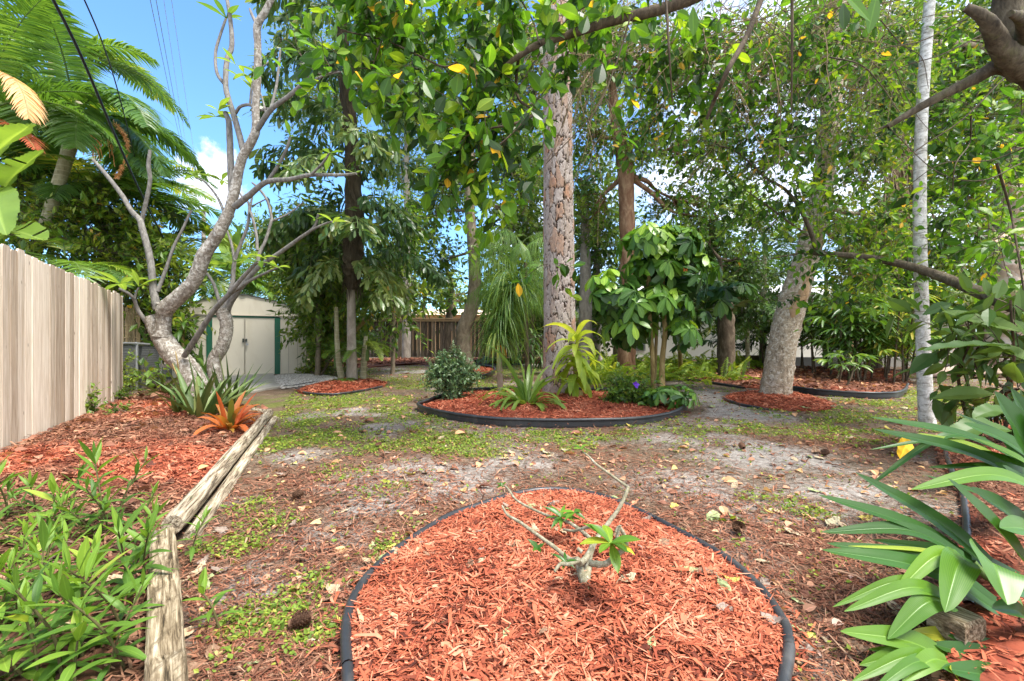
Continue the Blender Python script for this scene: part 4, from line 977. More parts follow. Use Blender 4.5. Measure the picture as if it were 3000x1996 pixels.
# --- pinkish fig trunk with surface roots
bf = G(2950, 1098); Yf = bf[1]
t = tree('fig_tree', 'massive pinkish grey fig tree with sprawling surface roots', 'tree', bf,
    [P(2950, 1100, Yf), P(2950, 1000, Yf), P(2945, 880, Yf), P(2955, 740, Yf), P(2975, 560, Yf), P(3005, 400, Yf), P(3040, 200, Yf)], [.9, .6, .5, .46, .44, .42, .36],
    [(2860, 90, 190, 170, 11.5), (2850, 330, 160, 150, 11.2), (2800, 560, 130, 130, 11, .8), (2930, 480, 120, 140, 10.5, .6), (2980, 200, 160, 180, 11), (2790, 760, 100, 110, 11.5, .8), (2900, 700, 110, 100, 10.2, .6), (2650, 120, 120, 130, 11.5, .9)],
    LM['bright'], BK['fig'], .16, .085, nl=10, lai=1.3, lr=.12, rlo=.15, rhi=.95, sides=26, noise_=.06)
mb = MB()
for (pts, rr) in (([(2960, 1060), (2900, 1062), (2840, 1068), (2780, 1085), (2735, 1102)], [.42, .36, .3, .2, .07]), ([(2930, 1070), (2860, 1088), (2800, 1100), (2740, 1108), (2690, 1112)], [.28, .2, .14, .1, .05]), ([(2950, 1080), (2920, 1098), (2880, 1106), (2850, 1112)], [.25, .2, .14, .05]), ([(2970, 1090), (3000, 1105), (3080, 1112)], [.3, .2, .06]), ([(2900, 1090), (2890, 1103), (2920, 1112), (2960, 1116)], [.12, .1, .09, .04])):
    tube(mb, [G(a, max(b, 1085)) + UPV * (.12 if b > 1085 else .3) for a, b in pts], rr, 14, 40, noise=.08)
mb.build('surface_roots', BK['fig'], t, smooth=True)
# --- background broadleaf trees
def bgtree(label, px, Y, top, rr, blobs, lm, LL, LW, bk='curvy', name='broadleaf_tree', lai=1.6, grp='trees behind the yard', lean=0, **kw):
    b = A([(px - CX) * Y / F, Y, gz(Y)]); tp = P(px + lean, top, Y)
    return tree(name, label, 'tree', b, [b - UPV * .1, b * .6 + tp * .4 + [.05 * Y * .05, 0, 0], tp], [rr, rr * .8, rr * .4], [(*x, Y + .8 * R.normal()) if len(x) == 4 else (*x[:4], Y + .5 * R.normal(), x[4]) for x in blobs], lm, BK[bk], LL, LW, grp, lai=lai, lr=rr * .4, **kw)
bgtree('dense leafy tree between the shed and the fishtail palm', 930, 11.6, 760, .07, [(975, 800, 90, 90), (900, 720, 60, 60, 13.6), (1000, 930, 70, 70), (960, 960, 30, 40, 12.6), (975, 690, 90, 80), (940, 850, 35, 50, 12.8)], LM['mid'], .17, .06, lai=1.9, nl=10, rlo=.2, rhi=1., lgrav=.7)
bgtree('bright leafy tree hanging over the back fence beside the fishtail palm', 1150, 12.4, 720, .06, [(1150, 760, 90, 90), (1110, 870, 80, 70), (1180, 650, 80, 90), (1200, 850, 60, 70, .8), (1080, 800, 70, 80), (1170, 930, 45, 40, .8)], LM['bright'], .17, .07, lai=1.6, nl=10, rlo=.1, rhi=.8, lgrav=.8)
bgtree('thin trunked tree with big round leaves over the fence', 1240, 24, 800, .12, [(1235, 800, 60, 70), (1270, 860, 40, 50, .7), (1190, 850, 50, 60, .7)], LM['dark'], .34, .26, lai=1.2, nl=6)
bgtree('dark big leaved tree close behind the pine trunk', 1555, 16, 620, .14, [(1560, 700, 90, 120), (1520, 830, 90, 90), (1590, 900, 80, 80), (1500, 700, 70, 80), (1560, 560, 70, 90), (1500, 930, 60, 60)], LM['dark'], .26, .11, lai=1.7, nl=8, rlo=.3, rhi=1.)
bgtree('dark glossy tree filling the gap past the pine', 1745, 17, 560, .18, [(1745, 620, 90, 110), (1720, 770, 80, 110), (1790, 720, 80, 90), (1730, 480, 80, 90, .8)], LM['dark'], .26, .12, 'grey', lai=1.5, nl=8, rlo=.35, rhi=1.)
bgtree('grey straight trunk tree between pine and umbrella tree', 1712, 14, 560, .24, [(1700, 520, 80, 70, .6)], LM['mid'], .16, .08, 'grey', lai=.9)
bgtree('deep green tree behind the umbrella tree crown', 2110, 12.2, 760, .12, [(2100, 790, 130, 90), (2030, 880, 110, 80), (2170, 890, 90, 80), (2060, 700, 110, 80), (2190, 760, 80, 70, .7)], LM['dark'], .13, .07, 'brown', lai=2.0, nl=12)
bgtree('pale feathery tree far beyond the shed', 790, 30, 640, .2, [(775, 690, 75, 70), (830, 740, 60, 60), (720, 740, 50, 60)], LM['bright'], .16, .07, lai=.9, nl=14, rlo=.3, rhi=.9)
bgtree('yellow green tree far beyond the back fence', 1330, 40, 850, .25, [(1330, 870, 60, 50), (1420, 860, 60, 60), (1280, 840, 50, 50), (1480, 880, 60, 50)], LM['bright'], .3, .16, lai=1.3, nl=10, rlo=.6, rhi=1.)
bgtree('broad dark tree rising above the white house roof', 2000, 26, 700, .3, [(1960, 780, 120, 90), (2080, 760, 110, 90), (2200, 800, 110, 80), (1860, 820, 90, 70)], LM['dark'], .3, .16, lai=1.3, nl=10)
bgtree('leafy tree behind the lady palms and the leaning trunk', 2560, 14, 650, .2, [(2540, 700, 120, 100), (2620, 800, 110, 90), (2500, 850, 90, 70), (2640, 640, 90, 90), (2600, 920, 90, 70), (2440, 930, 70, 70), (2700, 900, 80, 80), (2520, 960, 80, 50)], LM['mid'], .15, .075, 'brown', lai=1.6, nl=10, rlo=.1, rhi=.9)
bgtree('sunlit yellow green tree beyond the fig roots', 2820, 18, 720, .2, [(2800, 860, 110, 90), (2900, 900, 110, 80), (2740, 780, 80, 90), (2950, 830, 90, 90)], LM['bright'], .2, .1, lai=1.5, nl=10, rlo=.35, rhi=1.)
bgtree('tall bright canopy tree at the back of the yard', 2640, 16, 250, .26, [(2560, 100, 170, 140), (2700, 330, 150, 140), (2560, 350, 120, 120, .8), (2800, 200, 150, 150), (2680, 560, 110, 110, .9), (2420, 200, 120, 140, .6)], LM['bright'], .16, .085, 'brown', lai=1.15, nl=10, rlo=.1, rhi=.9)
bgtree('tall light canopy tree behind the pine crown', 1620, 19, 200, .25, [(1560, 250, 120, 150), (1740, 250, 110, 140), (1560, 430, 80, 100, .7), (1500, 100, 150, 130), (1700, 60, 150, 110)], LM['mid'], .17, .085, 'grey', lai=1.2, nl=10, rlo=.2, rhi=1.)
bgtree('tall thin leaved tree standing behind the fishtail palm', 1190, 20, 300, .2, [(1200, 330, 110, 140), (1120, 200, 120, 140), (1230, 130, 120, 130), (1160, 480, 90, 110, .8), (900, 120, 110, 120, .75), (860, 310, 100, 120, .6), (980, 250, 90, 140, .7)], LM['mid'], .18, .06, 'grey', lai=1.0, nl=10, rlo=.2, rhi=.9)
bgtree('leafy tree filling the fence corner beyond the fishtail stems', 1060, 23.5, 850, .1, [(1010, 850, 80, 80), (1100, 860, 80, 70), (1180, 880, 60, 60), (900, 880, 80, 70), (1140, 780, 70, 80)], LM['mid'], .2, .09, lai=1.7, nl=10)
bgtree('leafy tree rising over the fence next to the ponytail palm', 1500, 23.5, 850, .1, [(1480, 850, 60, 80), (1550, 880, 60, 60), (1440, 880, 40, 50), (1600, 850, 70, 80)], LM['mid'], .2, .1, lai=1.7, nl=10)
bgtree('dark bushy tree hiding the end of the cream house', 1800, 16.5, 900, .1, [(1760, 930, 60, 80), (1830, 920, 60, 60), (1720, 860, 50, 60)], LM['dark'], .2, .1, lai=1.7, nl=10)
bgtree('bushy tree between trunk post and leaning tree', 2230, 15.5, 850, .1, [(2200, 860, 70, 60), (2290, 900, 60, 80), (2250, 960, 50, 50, .7)], LM['dark'], .16, .08, lai=1.7, nl=10)
bgtree('leaning shaggy trunk palm like tree over the back fence', 1300, 25, 830, .28, [(1310, 800, 60, 60, .7)], LM['bright'], .3, .1, 'brown', lai=.8, lean=25)
# far green mass along the horizon
mb = MB()
for k in range(120):
    x = -42 + 84 * k / 119 + R.normal(); Y = 48 + 5 * R.random(); h = 1.5 + 2.6 * R.random()
    n = 240; p, d = blob_points(n, [x, Y, h * .8], [1.6, 1.6, h], .5); leaf4(mb, p, nrm(d + .8 * rv(n)), nrm(UPV + .6 * R.normal(size=(n, 3))), .5, .3, np.clip(.5 + .25 * R.normal(size=n), 0, 1))
tag(mb.build('distant_woods', LM['mid']), 'far green wood beyond the neighbouring houses', 'woods', kind='stuff')
# --- shrub mass behind the picket fence
def shrub(name, label, base, blobs, lm, LL, LW, lai=2., grp=None, bk='brown', kind='shrub', **kw):
    t = thing(name, label, kind, base, grp); mw = MB(); ml = MB()
    b = np.asarray(base, float)
    for bl_ in blobs[:6]:
        c = P(*bl_[:2], bl_[4]); limb(mw, b + [.1 * R.normal(), .1 * R.normal(), -.03], c, kw.get('lr', .03), .008)
    kw.pop('lr', None)
    crown(mw, ml, blobs, LL, LW, lai=lai, **kw)
    mw.build('stems', BK[bk], t, smooth=True); ml.build('foliage', lm, t)
    return t
GR = 'shrubs behind the picket fence'
shrub('leafy_shrub', 'tall dark glossy shrub directly behind the picket fence', G(250, 1140) , [(250, 640, 130, 110, 9.8), (150, 700, 110, 110, 9.2), (310, 770, 120, 100, 9.5), (60, 600, 110, 130, 9.8), (330, 640, 110, 100, 10.5)], LM['bright'], .15, .06, 1.6, GR, rlo=.25, rhi=1., nl=10)
shrub('leafy_shrub', 'mid green shrub between picket fence end and frangipani', G(430, 1120), [(430, 720, 100, 90, 10.4), (500, 800, 90, 80, 10.6), (400, 850, 90, 80, 10.2), (470, 900, 80, 70, 10.6), (340, 880, 60, 60, 9.9)], LM['bright'], .16, .065, 1.6, GR, rlo=.2, rhi=1., nl=10)
shrub('leafy_shrub', 'shadowy undergrowth shrub behind the chain link fence', G(430, 1110), [(430, 960, 80, 70, 11), (500, 980, 60, 80, 11.3), (370, 940, 60, 60, 10.9)], LM['dark'], .14, .06, 1.8, GR, rlo=0., rhi=.5)
for (q, lab, bb) in ((G(930, 1108), 'low green shrub against the shed side', [(930, 1000, 30, 70, 14.2), (960, 1050, 40, 40, 14.), (990, 980, 50, 60, 15)]), (G(1000, 1070), 'dim shrub in front of the weathered fence corner', [(880, 1000, 60, 60, 16.5), (1040, 1010, 60, 50, 17), (960, 960, 60, 60, 17)])):
    shrub('low_shrub', lab, q, bb, LM['dark'], .12, .055, 1.6, 'low shrubs near the shed', rlo=.2, rhi=.9)
shrub('ground_shrub', 'small weedy shrub by the shed corner slab', G(940, 1100), [(930, 1075, 35, 25, 12.6), (900, 1085, 25, 15, 12.6)], LM['weed'], .07, .04, 1.6)
# --- left palms
def palm(name, label, base, trunk, radii, crown_c, fr, lm, bk='palm', grp=None, stalk='green', **kw):
    t = thing(name, label, 'palm', base, grp)
    if trunk is not None:
        mb = MB(); tube(mb, trunk, radii, 14, 60, noise=.012); mb.build('trunk', BK[bk], t, smooth=True)
    mw = MB(); ml = MB()
    for f in fr: frond(ml, mw, crown_c if len(f) < 5 else f[4], f[0], f[1], f[2], rnd=f[3] if len(f) > 3 else .5, **kw)
    mw.build('frond_stalks', BK[stalk], t, smooth=True); ml.build('fronds', lm, t)
    return t
Y0 = 9.2; pc = P(225, 345, Y0)
fr = [([-.5, -.2, 1.0], 2.6, 1.3, .6), ([.15, -.4, 1.1], 2.6, 1.6, .55), ([.75, -.3, .9], 2.7, 2.2, .5), ([1.0, .1, .45], 2.3, 2.0, .4), ([.9, -.2, -.05], 2.3, 1.3, .45), ([.5, -.5, .35], 2.3, 2.3, .5), ([-.9, -.2, .6], 2.5, 1.8, .5), ([-.8, .3, .15], 2.4, 1.5, .4), ([.2, -.9, .55], 2.0, 2.3, .6), ([-.3, -.8, .8], 2.1, 2.2, .6), ([.35, .7, .8], 2.4, 1.8, .4), ([-.2, .8, .5], 2.3, 2., .3), ([.75, .45, .6], 2.6, 2., .45)]
palm('feather_palm', 'ringed trunk feather palm leaning above the picket fence', [P(90, 1000, Y0)[0], Y0, 0], [P(60, 1130, Y0), P(95, 780, Y0), P(140, 640, Y0), P(190, 480, Y0), P(222, 370, Y0), P(232, 300, Y0)], [.12, .11, .105, .11, .13, .07], pc, fr, LM['palm'], nl=62, ll=.72, lw=.058, droop=.9, r=.022, swp=.45)
t = thing('dried_flower_stalk', 'hanging dried orange flower stalks under the palm crown', 'flower stalk', P(270, 390, 9))
mb = MB(); c = P(262, 372, 9.0); S = 30
pts = curves(np.repeat(c[None], S, 0) + .05 * R.normal(size=(S, 3)), nrm(A([.8, -.2, .2]) + .7 * R.normal(size=(S, 3))), .35 + .45 * R.random(S), 8, 4.5, .12)
tubes(mb, pts, np.full((S, 9), .007), 4, R.random(S))
p2 = smooth_path([P(335, 360, 8.8), P(368, 400, 8.7), P(372, 460, 8.7), P(340, 520, 8.7)], 60); pp = np.repeat(p2, 8, 0)
ribbon(mb, pp, rv(len(pp)), rv(len(pp)), .07, .02, SMALL, 1., .3, R.random(len(pp))); mb.build('stalks', LM['dry'], t)
palm('dry_frond_palm', 'palm at the edge with a pale curled dry frond and rusty frond', [P(-60, 1000, 7.5)[0], 7.5, 0], [P(-70, 1080, 7.5), P(-60, 600, 7.5), P(-50, 330, 7.5)], [.12, .12, .12], P(-50, 330, 7.5),
    [([.3, -.1, 1.2], 2.3, 1.4, .6), ([.8, .2, .8], 2.2, 1.9, .5), ([-.3, 0, 1.], 2.0, 1.4, .5), ([.4, -.5, 1.2], 2.2, 1.5, .65), ([.7, .5, 1.2], 2.4, 1.5, .45)], LM['palm'], nl=64, ll=.6, lw=.034, droop=.6, r=.02)
td = bpy.data.objects['dry_frond_palm']
ml = MB(); mw = MB(); frond(ml, mw, P(-40, 230, 7.2), [.75, -.1, .75], 1.25, 3.8, 46, .42, .03, 1., .018, rnd=.6); ml.build('pale_dry_frond', LM['dry'], td)
ml = MB(); frond(ml, mw, P(-60, 360, 7.3), [1., -.1, .35], 1.2, 1.5, 40, .36, .022, .7, .018, rnd=.5, bare=.05); ml.build('rusty_frond', LM['rust'], td); mw.build('dry_stalks', BK['cane'], td)
# more palms around the shed
def clump(label, px, py, Y, n, L, lm, spread=.55, **kw):
    b = A([(px - CX) * Y / F, Y, gz(Y)]); c = P(px, py, Y); fr = []
    for k in range(n):
        a = k * 2.4 + R.random(); s_ = spread * (.6 + .8 * R.random())
        fr.append((A([math.cos(a) * s_, math.sin(a) * s_, 1.0]), L * (.7 + .5 * R.random()), 1.2 + 1.0 * R.random(), .3 + .6 * R.random(), c + A([.12 * math.cos(a), .12 * math.sin(a), .25 * R.normal()])))
    return palm('areca_palm', label, b, [b - UPV * .1, c], [.06, .06], c, fr, lm, grp='palms around the shed', **kw)
kwq = dict(nl=46, ll=.65, lw=.06, droop=.7, r=.018)
kwp = dict(nl=36, ll=.56, lw=.05, droop=.6, r=.016)
clump('yellowish feather palm just above the shed roof ridge', 700, 880, 15.5, 14, 2.6, LM['palmy'], **kwp)
clump('pale green feather palm behind the roof end of the shed', 830, 880, 16, 14, 2.6, LM['palmy'], **kwp)
clump('green feather palm between frangipani limbs', 560, 820, 13, 14, 2.2, LM['palm'], .9, **kwp)
clump('yellow green feather palm under the dried flower stalk', 440, 740, 11.5, 14, 2.0, LM['palmy'], .9, **kwp)
clump('lush feather palm behind the dry fronds near the frame corner', 60, 330, 10.5, 18, 2.8, LM['palm'], 1.0, **kwq)
clump('bright feather palm crown above and behind the leaning palm', 150, 150, 11.5, 16, 3.0, LM['palm'], .9, **kwq)
clump('feather palm beneath the leaning palm crown', 300, 600, 11, 18, 2.6, LM['palm'], 1.0, **kwq)
clump('feather palm between leaning palm and flower stalks', 370, 560, 12.5, 14, 2.6, LM['palm'], .9, **kwp)
clump('dark feather palm low behind the picket fence', 190, 820, 8.2, 8, 1.3, LM['palm'], 1.1, nl=34, ll=.4, lw=.03, droop=.5, r=.014)
clump('feather palm behind the shed near the broadleaf tree', 770, 960, 17, 12, 2.6, LM['palm'], .8, **kwp)
clump('dark feather palm against the sky behind the leaning tree', 2240, 700, 15, 14, 3.4, LM['palm'], 1.0, nl=60, ll=.75, lw=.04, droop=.4, r=.02)
clump('feather palm above the white house behind the leaning trunk', 2420, 800, 16, 12, 3.4, LM['palm'], 1.0, nl=60, ll=.75, lw=.04, droop=.4, r=.02)
clump('low feather palm beside the dark trunk post', 2190, 960, 13.5, 10, 1.7, LM['palm'], 1.0, nl=40, ll=.45, lw=.03, droop=.6, r=.014)
clump('light feather palm in front of the fig trunk', 2850, 900, 13, 11, 2.2, LM['palmy'], 1.0, nl=44, ll=.5, lw=.03, droop=.7, r=.016)
clump('foxtail palm with bushy fronds in the centre gap of sky', 1215, 640, 26, 10, 3.8, LM['dark'], 1.0, nl=90, ll=.5, lw=.05, droop=.5, r=.03, jit=.6)
# shaggy pale-trunk palm trunks behind fence
q = None
# --- banana leaves
def paddle(mb, a, b, W, mid, rnd=.5, up=(0, -.5, 1), grav=0., split=.0, n=64):
    a, b = np.asarray(a), np.asarray(b); p = smooth_path([a, (a + b) / 2 + A(mid), b], n)
    d = nrm(np.gradient(p, axis=0)); sd = nrm(np.cross(d, A(up, float))); nr = np.cross(sd, d); u_ = np.linspace(0, 1, n)
    prof = np.interp(u_, np.linspace(0, 1, 15), [.08, .5, .8, .95, 1, 1, 1, 1, .98, .95, .88, .78, .62, .4, .04]); rows = []
    rip = .012 * W * np.where(np.arange(n) % 2, 1, -1)
    for k, f in ((-1, 1), (-.5, .4), (-.04, 0), (.04, 0), (.5, .4), (1, 1)):
        e = prof * (1 + .03 * R.normal(size=n) * (abs(k) == 1))
        rows.append(p + sd * (k * W / 2 * e)[:, None] + nr * (f * .16 * W * prof * (1 + .3 * np.sin(u_ * 26 + k)) + rip * (abs(k) > .1))[:, None] + d * (abs(k) * .12 * W * prof)[:, None])
    V = np.stack(rows, 1); i = np.arange(n - 1)[:, None] * 6; j = np.arange(5)[None]
    f = np.stack([i + j, i + j + 1, i + j + 7, i + j + 6], -1)
    keep = np.ones(f.shape[:2], bool)
    if split:
        for sgn in ((0, 1), (4, 3)):
            cut = R.random(n - 1) < split; keep[cut, sgn[0]] = False; keep[cut & (R.random(n - 1) < .6), sgn[1]] = False
    mb.add(V, f[keep], rnd, np.tile(A([1, .5, .05, .05, .5, 1.]), n))
t = thing('banana_plant', 'big banana leaves leaning over the near end of the picket fence', 'plant', [P(-60, 1000, 6)[0], 6.4, 0])
mb = MB(); tube(mb, [P(-70, 1150, 6.2), P(-60, 800, 6.1), P(-40, 640, 6.)], [.12, .1, .07], 12); mb.build('stem', BK['green'], t, smooth=True)
mb = MB()
paddle(mb, P(-80, 640, 6), P(88, 366, 5.7), .85, [-.12, 0, .18], .7, split=.05); paddle(mb, P(-40, 700, 5.9), P(125, 440, 5.6), .5, [-.1, 0, .12], .4, split=.12)
paddle(mb, P(-80, 760, 5.8), P(135, 705, 5.3), .42, [0, 0, .22], .5, split=.12); paddle(mb, P(-60, 620, 5.9), P(20, 690, 5.2), .45, [.1, -.1, .3], .6); paddle(mb, P(-90, 600, 6), P(-20, 330, 6.2), .5, [0, 0, .1], .5)
mb.build('foliage', LM['banana'], t, smooth=True)
t = thing('banana_plant', 'banana plant with upright pale leaves behind the shed roof', 'plant', [P(690, 1000, 14.5)[0], 14.5, .1])
mb = MB(); tube(mb, [P(690, 1080, 14.5), P(690, 780, 14.5)], [.14, .1], 12); mb.build('stem', BK['green'], t, smooth=True)
mb = MB()
for (bx, by, tx, ty, w) in ((690, 800, 640, 660, .5), (690, 800, 712, 655, .55), (690, 800, 590, 790, .5), (690, 800, 760, 740, .5), (680, 800, 540, 740, .45), (700, 820, 800, 800, .45), (690, 790, 670, 690, .5)):
    paddle(mb, P(bx, by, 14.5), P(tx, ty, 14.2 + .5 * R.random()), w, [0, 0, .15], .4 + .5 * R.random())
mb.build('foliage', LM['banana'], t, smooth=True)
# --- fishtail palm
bfp = G(1030, 1133); Yfp = bfp[1]
t = thing('fishtail_palm', 'tall fishtail palm with dark jagged fronds and fibrous trunk', 'palm', bfp)
mb = MB(); tube(mb, [P(1032, 1140, Yfp), P(1030, 1000, Yfp), P(1029, 850, Yfp), P(1030, 700, Yfp)], [.12, .09, .085, .08], 14, 40, noise=.012); mb.build('trunk', BK['grey'], t, smooth=True)
for (x, x2, top, tx) in ((1006, 990, 900, 985), (1062, 1068, 985, 1072)):
    mb = MB(); q = G(x, 1128); tube(mb, [q - UPV * .05, P(x2, 1040, q[1]), P(tx, top, q[1])], [.075, .06, .04], 10, 20, noise=.02); mb.build('side_stem', BK['palm'], t, smooth=True)
mb = MB(); tube(mb, [P(1031, 850, Yfp), P(1033, 790, Yfp), P(1036, 700, Yfp), P(1035, 560, Yfp), P(1028, 400, Yfp), P(1010, 200, Yfp), P(1000, 0, Yfp), P(995, -150, Yfp)], [.1, .2, .2, .16, .14, .13, .1, .06], 14, 50, noise=.1)
S = 260; h = R.random(S) * 1.7; a = R.random(S) * 6.28
p = P(1034, 850, Yfp) + np.stack([.17 * np.cos(a), .17 * np.sin(a), h], -1)
ribbon(mb, p, nrm(np.stack([np.cos(a) * .25, np.sin(a) * .25, -np.ones(S)], -1)), np.stack([np.cos(a), np.sin(a), 0 * a], -1), .35, .02, [1, .7, .1], .3); mb.build('trunk_fibre', BK['fibre'], t)
FT = [.18, .55, .95, 1.0, .25]
def fish_frond(ml, mw, c, d, L, grav, tone, npin=9, pl=.75):
    pts = curves(A([c], float), A([d], float), L, 10, grav, .03); tubes(mw, pts, np.linspace(.024, .006, 11)[None], 5)
    t_ = np.repeat(np.linspace(.18, .98, npin), 2)[None]; p, tg = interp_pts(pts, t_); p = p[0]; tg = tg[0]
    sd = nrm(np.cross(tg, UPV + 1e-3)) * np.where(np.arange(len(p)) % 2, 1, -1)[:, None]
    dd = nrm(sd + .7 * tg + .2 * R.normal(size=p.shape)); ln = pl * np.sin(np.pi * np.clip(t_[0] * .85 + .1, 0, 1)) ** .7 * (.8 + .4 * R.random(len(p)))
    sprays(mw, ml, p, dd, ln, .006, 17, .19, .06, FT, .7, .05, 5, .08, np.full(len(p), tone), .6, .75, rv_=.2, jit=.6, fold=.15)
ml = MB(); mw = MB()
for k in range(27):
    a = k * 2.4 + .4 * R.random(); zz_ = 2.5 + 6.3 * (k / 26); r_ = 1.55 - .25 * abs(k / 26 - .4)
    c = A([P(1034, 600, Yfp)[0] - .03 * (zz_ - 3), Yfp, zz_])
    fish_frond(ml, mw, c, [math.cos(a), math.sin(a), .75 + .5 * R.random()], r_ * (1.05 + .35 * R.random()), 1.5 + .7 * R.random(), .2 + .65 * R.random())
for (c, d, L, g, tn) in ((P(1034, 780, Yfp), [1.0, -.5, .75], 1.5, 2.4, .97), (P(1034, 780, Yfp), [-.9, -.6, .8], 1.3, 2.5, .9), (P(1030, 640, Yfp), [-1, -.3, .5], 1.6, 1.6, .6)):
    fish_frond(ml, mw, c, d, L, g, tn)
mw.build('frond_stalks', BK['green'], t, smooth=True); ml.build('fronds', LM['fish'], t)
# cycad-like ferny plants under the fishtail palm
def cycad(name, label, c, n, L, lm, ll, tilt=.6, grav=1.4, nl=26, cat='plant', grp=None, lw=.02, stem=0., droop=.3):
    t = thing(name, label, cat, c, grp); ml = MB(); mw = MB(); c = np.asarray(c, float)
    if stem: tube(mw, [c - UPV * .03, c + UPV * stem], [.05, .045], 8)
    for k in range(n):
        a = k * 2.4 + .5 * R.random(); frond(ml, mw, c + UPV * (stem + .02), [math.cos(a), math.sin(a), tilt + .9 * R.random()], L * (.75 + .45 * R.random()), grav, nl, ll, lw, droop, .008, rnd=.3 + .6 * R.random())
    mw.build('stalks', BK['green'], t); ml.build('foliage', lm, t)
cycad('cycad', 'yellow green cycad between the fishtail palm stems', G(1075, 1128) + UPV * .55, 11, .75, LM['grassy'], .14, .4, 1.6, lw=.028, stem=.2)
cycad('cycad', 'cycad with arching fronds behind the fishtail trunk', G(985, 1112) + UPV * .3, 10, .8, LM['palm'], .14, .6, lw=.028, stem=.3)
cycad('fern', 'small green fern at the foot of the fishtail palm', G(1000, 1137) + UPV * .1, 9, .34, LM['mid'], .09, .3, 1.8, 16, lw=.03)
cycad('fern', 'small fern by the back mulch strip behind the ponytail palm', G(1480, 1068), 14, .85, LM['mid'], .18, .6, 1.6, 22, lw=.05)
cycad('fern', 'bright fern on the red mulch strip near the curved trunk', G(1415, 1066), 12, .75, LM['bluish'], .16, .6, 1.6, 22, lw=.05)
cycad('fern', 'bright rounded fern tuft before the back fence', G(1490, 1067), 14, .6, LM['fern'], .14, .9, 1.8, 22, lw=.05)
# crooked bare log-like limb behind the fishtail palm
mb = MB(); tube(mb, [G(945, 1092), P(955, 1040, 12.6), P(975, 1010, 12.4), P(1020, 985, 12.2), P(1060, 950, 12), P(1100, 910, 12)], [.09, .08, .07, .06, .05, .03], 10, 40, noise=.05)
tag(mb.build('crooked_trunk', BK['cane'], loc=G(945, 1092), smooth=True), 'crooked bare pale trunk beside the shed wall', 'trunk')
# --- overhead branch tree
bo = G(3420, 1330); Yo = bo[1]
t = thing('overhead_tree', 'broad leaved tree reaching over the yard with low pruned branches', 'tree', bo)
mb = MB()
tube(mb, [bo - UPV * .1, P(3380, 1100, 3.95), P(3310, 900, 3.9), P(3260, 650, 3.7), P(3170, 380, 3.5), P(3030, 190, 3.4), P(2950, 70, 3.4), P(2990, -200, 3.3)], [.22, .19, .18, .17, .14, .115, .09, .09], 18, 70, noise=.03)
tube(mb, [P(3000, 200, 3.4), P(2940, 150, 3.3), P(2890, 60, 3.2), P(2830, 22, 3.2)], [.1, .07, .045, .025], 12, 30, noise=.05, cap=True)
tube(mb, [P(3010, 120, 3.3), P(3000, 60, 3.15), P(2960, 40, 3.0)], [.07, .045, .02], 10, noise=.05, cap=True)
mb.build('trunk', BK['mossy'], t, smooth=True)
mb = MB()
tube(mb, [P(3060, 250, 3.45), P(2940, 195, 3.5), P(2850, 235, 3.55), P(2750, 285, 3.6), P(2660, 335, 3.65), P(2600, 372, 3.7)], [.075, .06, .042, .033, .026, .02], 10, 40, noise=.03)
tube(mb, [P(2612, 366, 3.7), P(2565, 380, 3.72)], [.016, .002], 6)
mb.build('broken_branch', BK['mossy'], t, smooth=True)
mb = MB()
brA = [P(3320, 960, 3.9), P(3100, 930, 4.), P(2980, 900, 4.1), P(2880, 862, 4.4), P(2760, 812, 4.8), P(2640, 774, 5.1), P(2500, 750, 5.4), P(2376, 742, 5.7)]
tube(mb, brA, [.09, .075, .066, .058, .05, .044, .036, .028], 12, 60, noise=.025)
tube(mb, [P(2392, 742, 5.65), P(2378, 690, 5.6), P(2350, 625, 5.6), P(2305, 560, 5.6), P(2235, 515, 5.6), P(2150, 440, 5.6), P(2050, 425, 5.6)], [.028, .026, .023, .019, .015, .011, .006], 8, 50, noise=.03)
tube(mb, [P(2366, 690, 5.55), P(2310, 650, 5.5), P(2230, 590, 5.5), P(2180, 555, 5.5)], [.016, .014, .01, .006], 6, 30)
tube(mb, [P(2356, 742, 5.7), P(2300, 750, 5.6), P(2200, 770, 5.5)], [.012, .009, .004], 5)
mb.build('low_branch', BK['mossy'], t, smooth=True)
mb = MB()
main = [P(3020, -150, 3.3), P(2500, -190, 3.9), P(2150, -60, 4.3), P(1960, 20, 4.4), P(1800, 60, 4.4), P(1690, 95, 4.4), P(1580, 130, 4.35), P(1520, 165, 4.3), P(1483, 192, 4.3)]
tube(mb, main, [.12, .1, .075, .055, .045, .04, .034, .028, .02], 10, 80, noise=.03)
sec = [([(1483, 192), (1440, 168), (1400, 165), (1345, 180), (1300, 196), (1230, 165), (1130, 120), (1000, 90)], .013), ([(1520, 165), (1512, 240), (1520, 290), (1545, 312), (1572, 326)], .018), ([(1560, 340), (1500, 365), (1430, 378), (1370, 398)], .014),
       ([(1300, 196), (1250, 245), (1215, 280)], .006), ([(1170, 0), (1130, 90), (1088, 205)], .011), ([(1110, 200), (1010, 203), (930, 215), (855, 130), (815, 110)], .006), ([(1530, 360), (1470, 420), (1400, 470), (1300, 540)], .01), ([(1500, 100), (1498, 170), (1490, 190)], .006), ([(1300, 196), (1350, 260), (1420, 320), (1450, 365)], .006), ([(1200, -20), (1240, 100), (1300, 190)], .008), ([(1580, 130), (1560, 60), (1500, -40)], .01), ([(1700, 90), (1650, 180), (1600, 260), (1530, 350)], .008), ([(1850, 40), (1800, 200), (1740, 330), (1600, 480)], .008), ([(2240, -30), (2190, 100), (2130, 210), (2090, 300), (2070, 350)], .03), ([(1950, -20), (1960, 150), (1970, 300)], .012), ([(2320, -20), (2320, 140), (2318, 330)], .014), ([(1750, 0), (1660, 60), (1560, 190), (1430, 420)], .008)]
tips = []
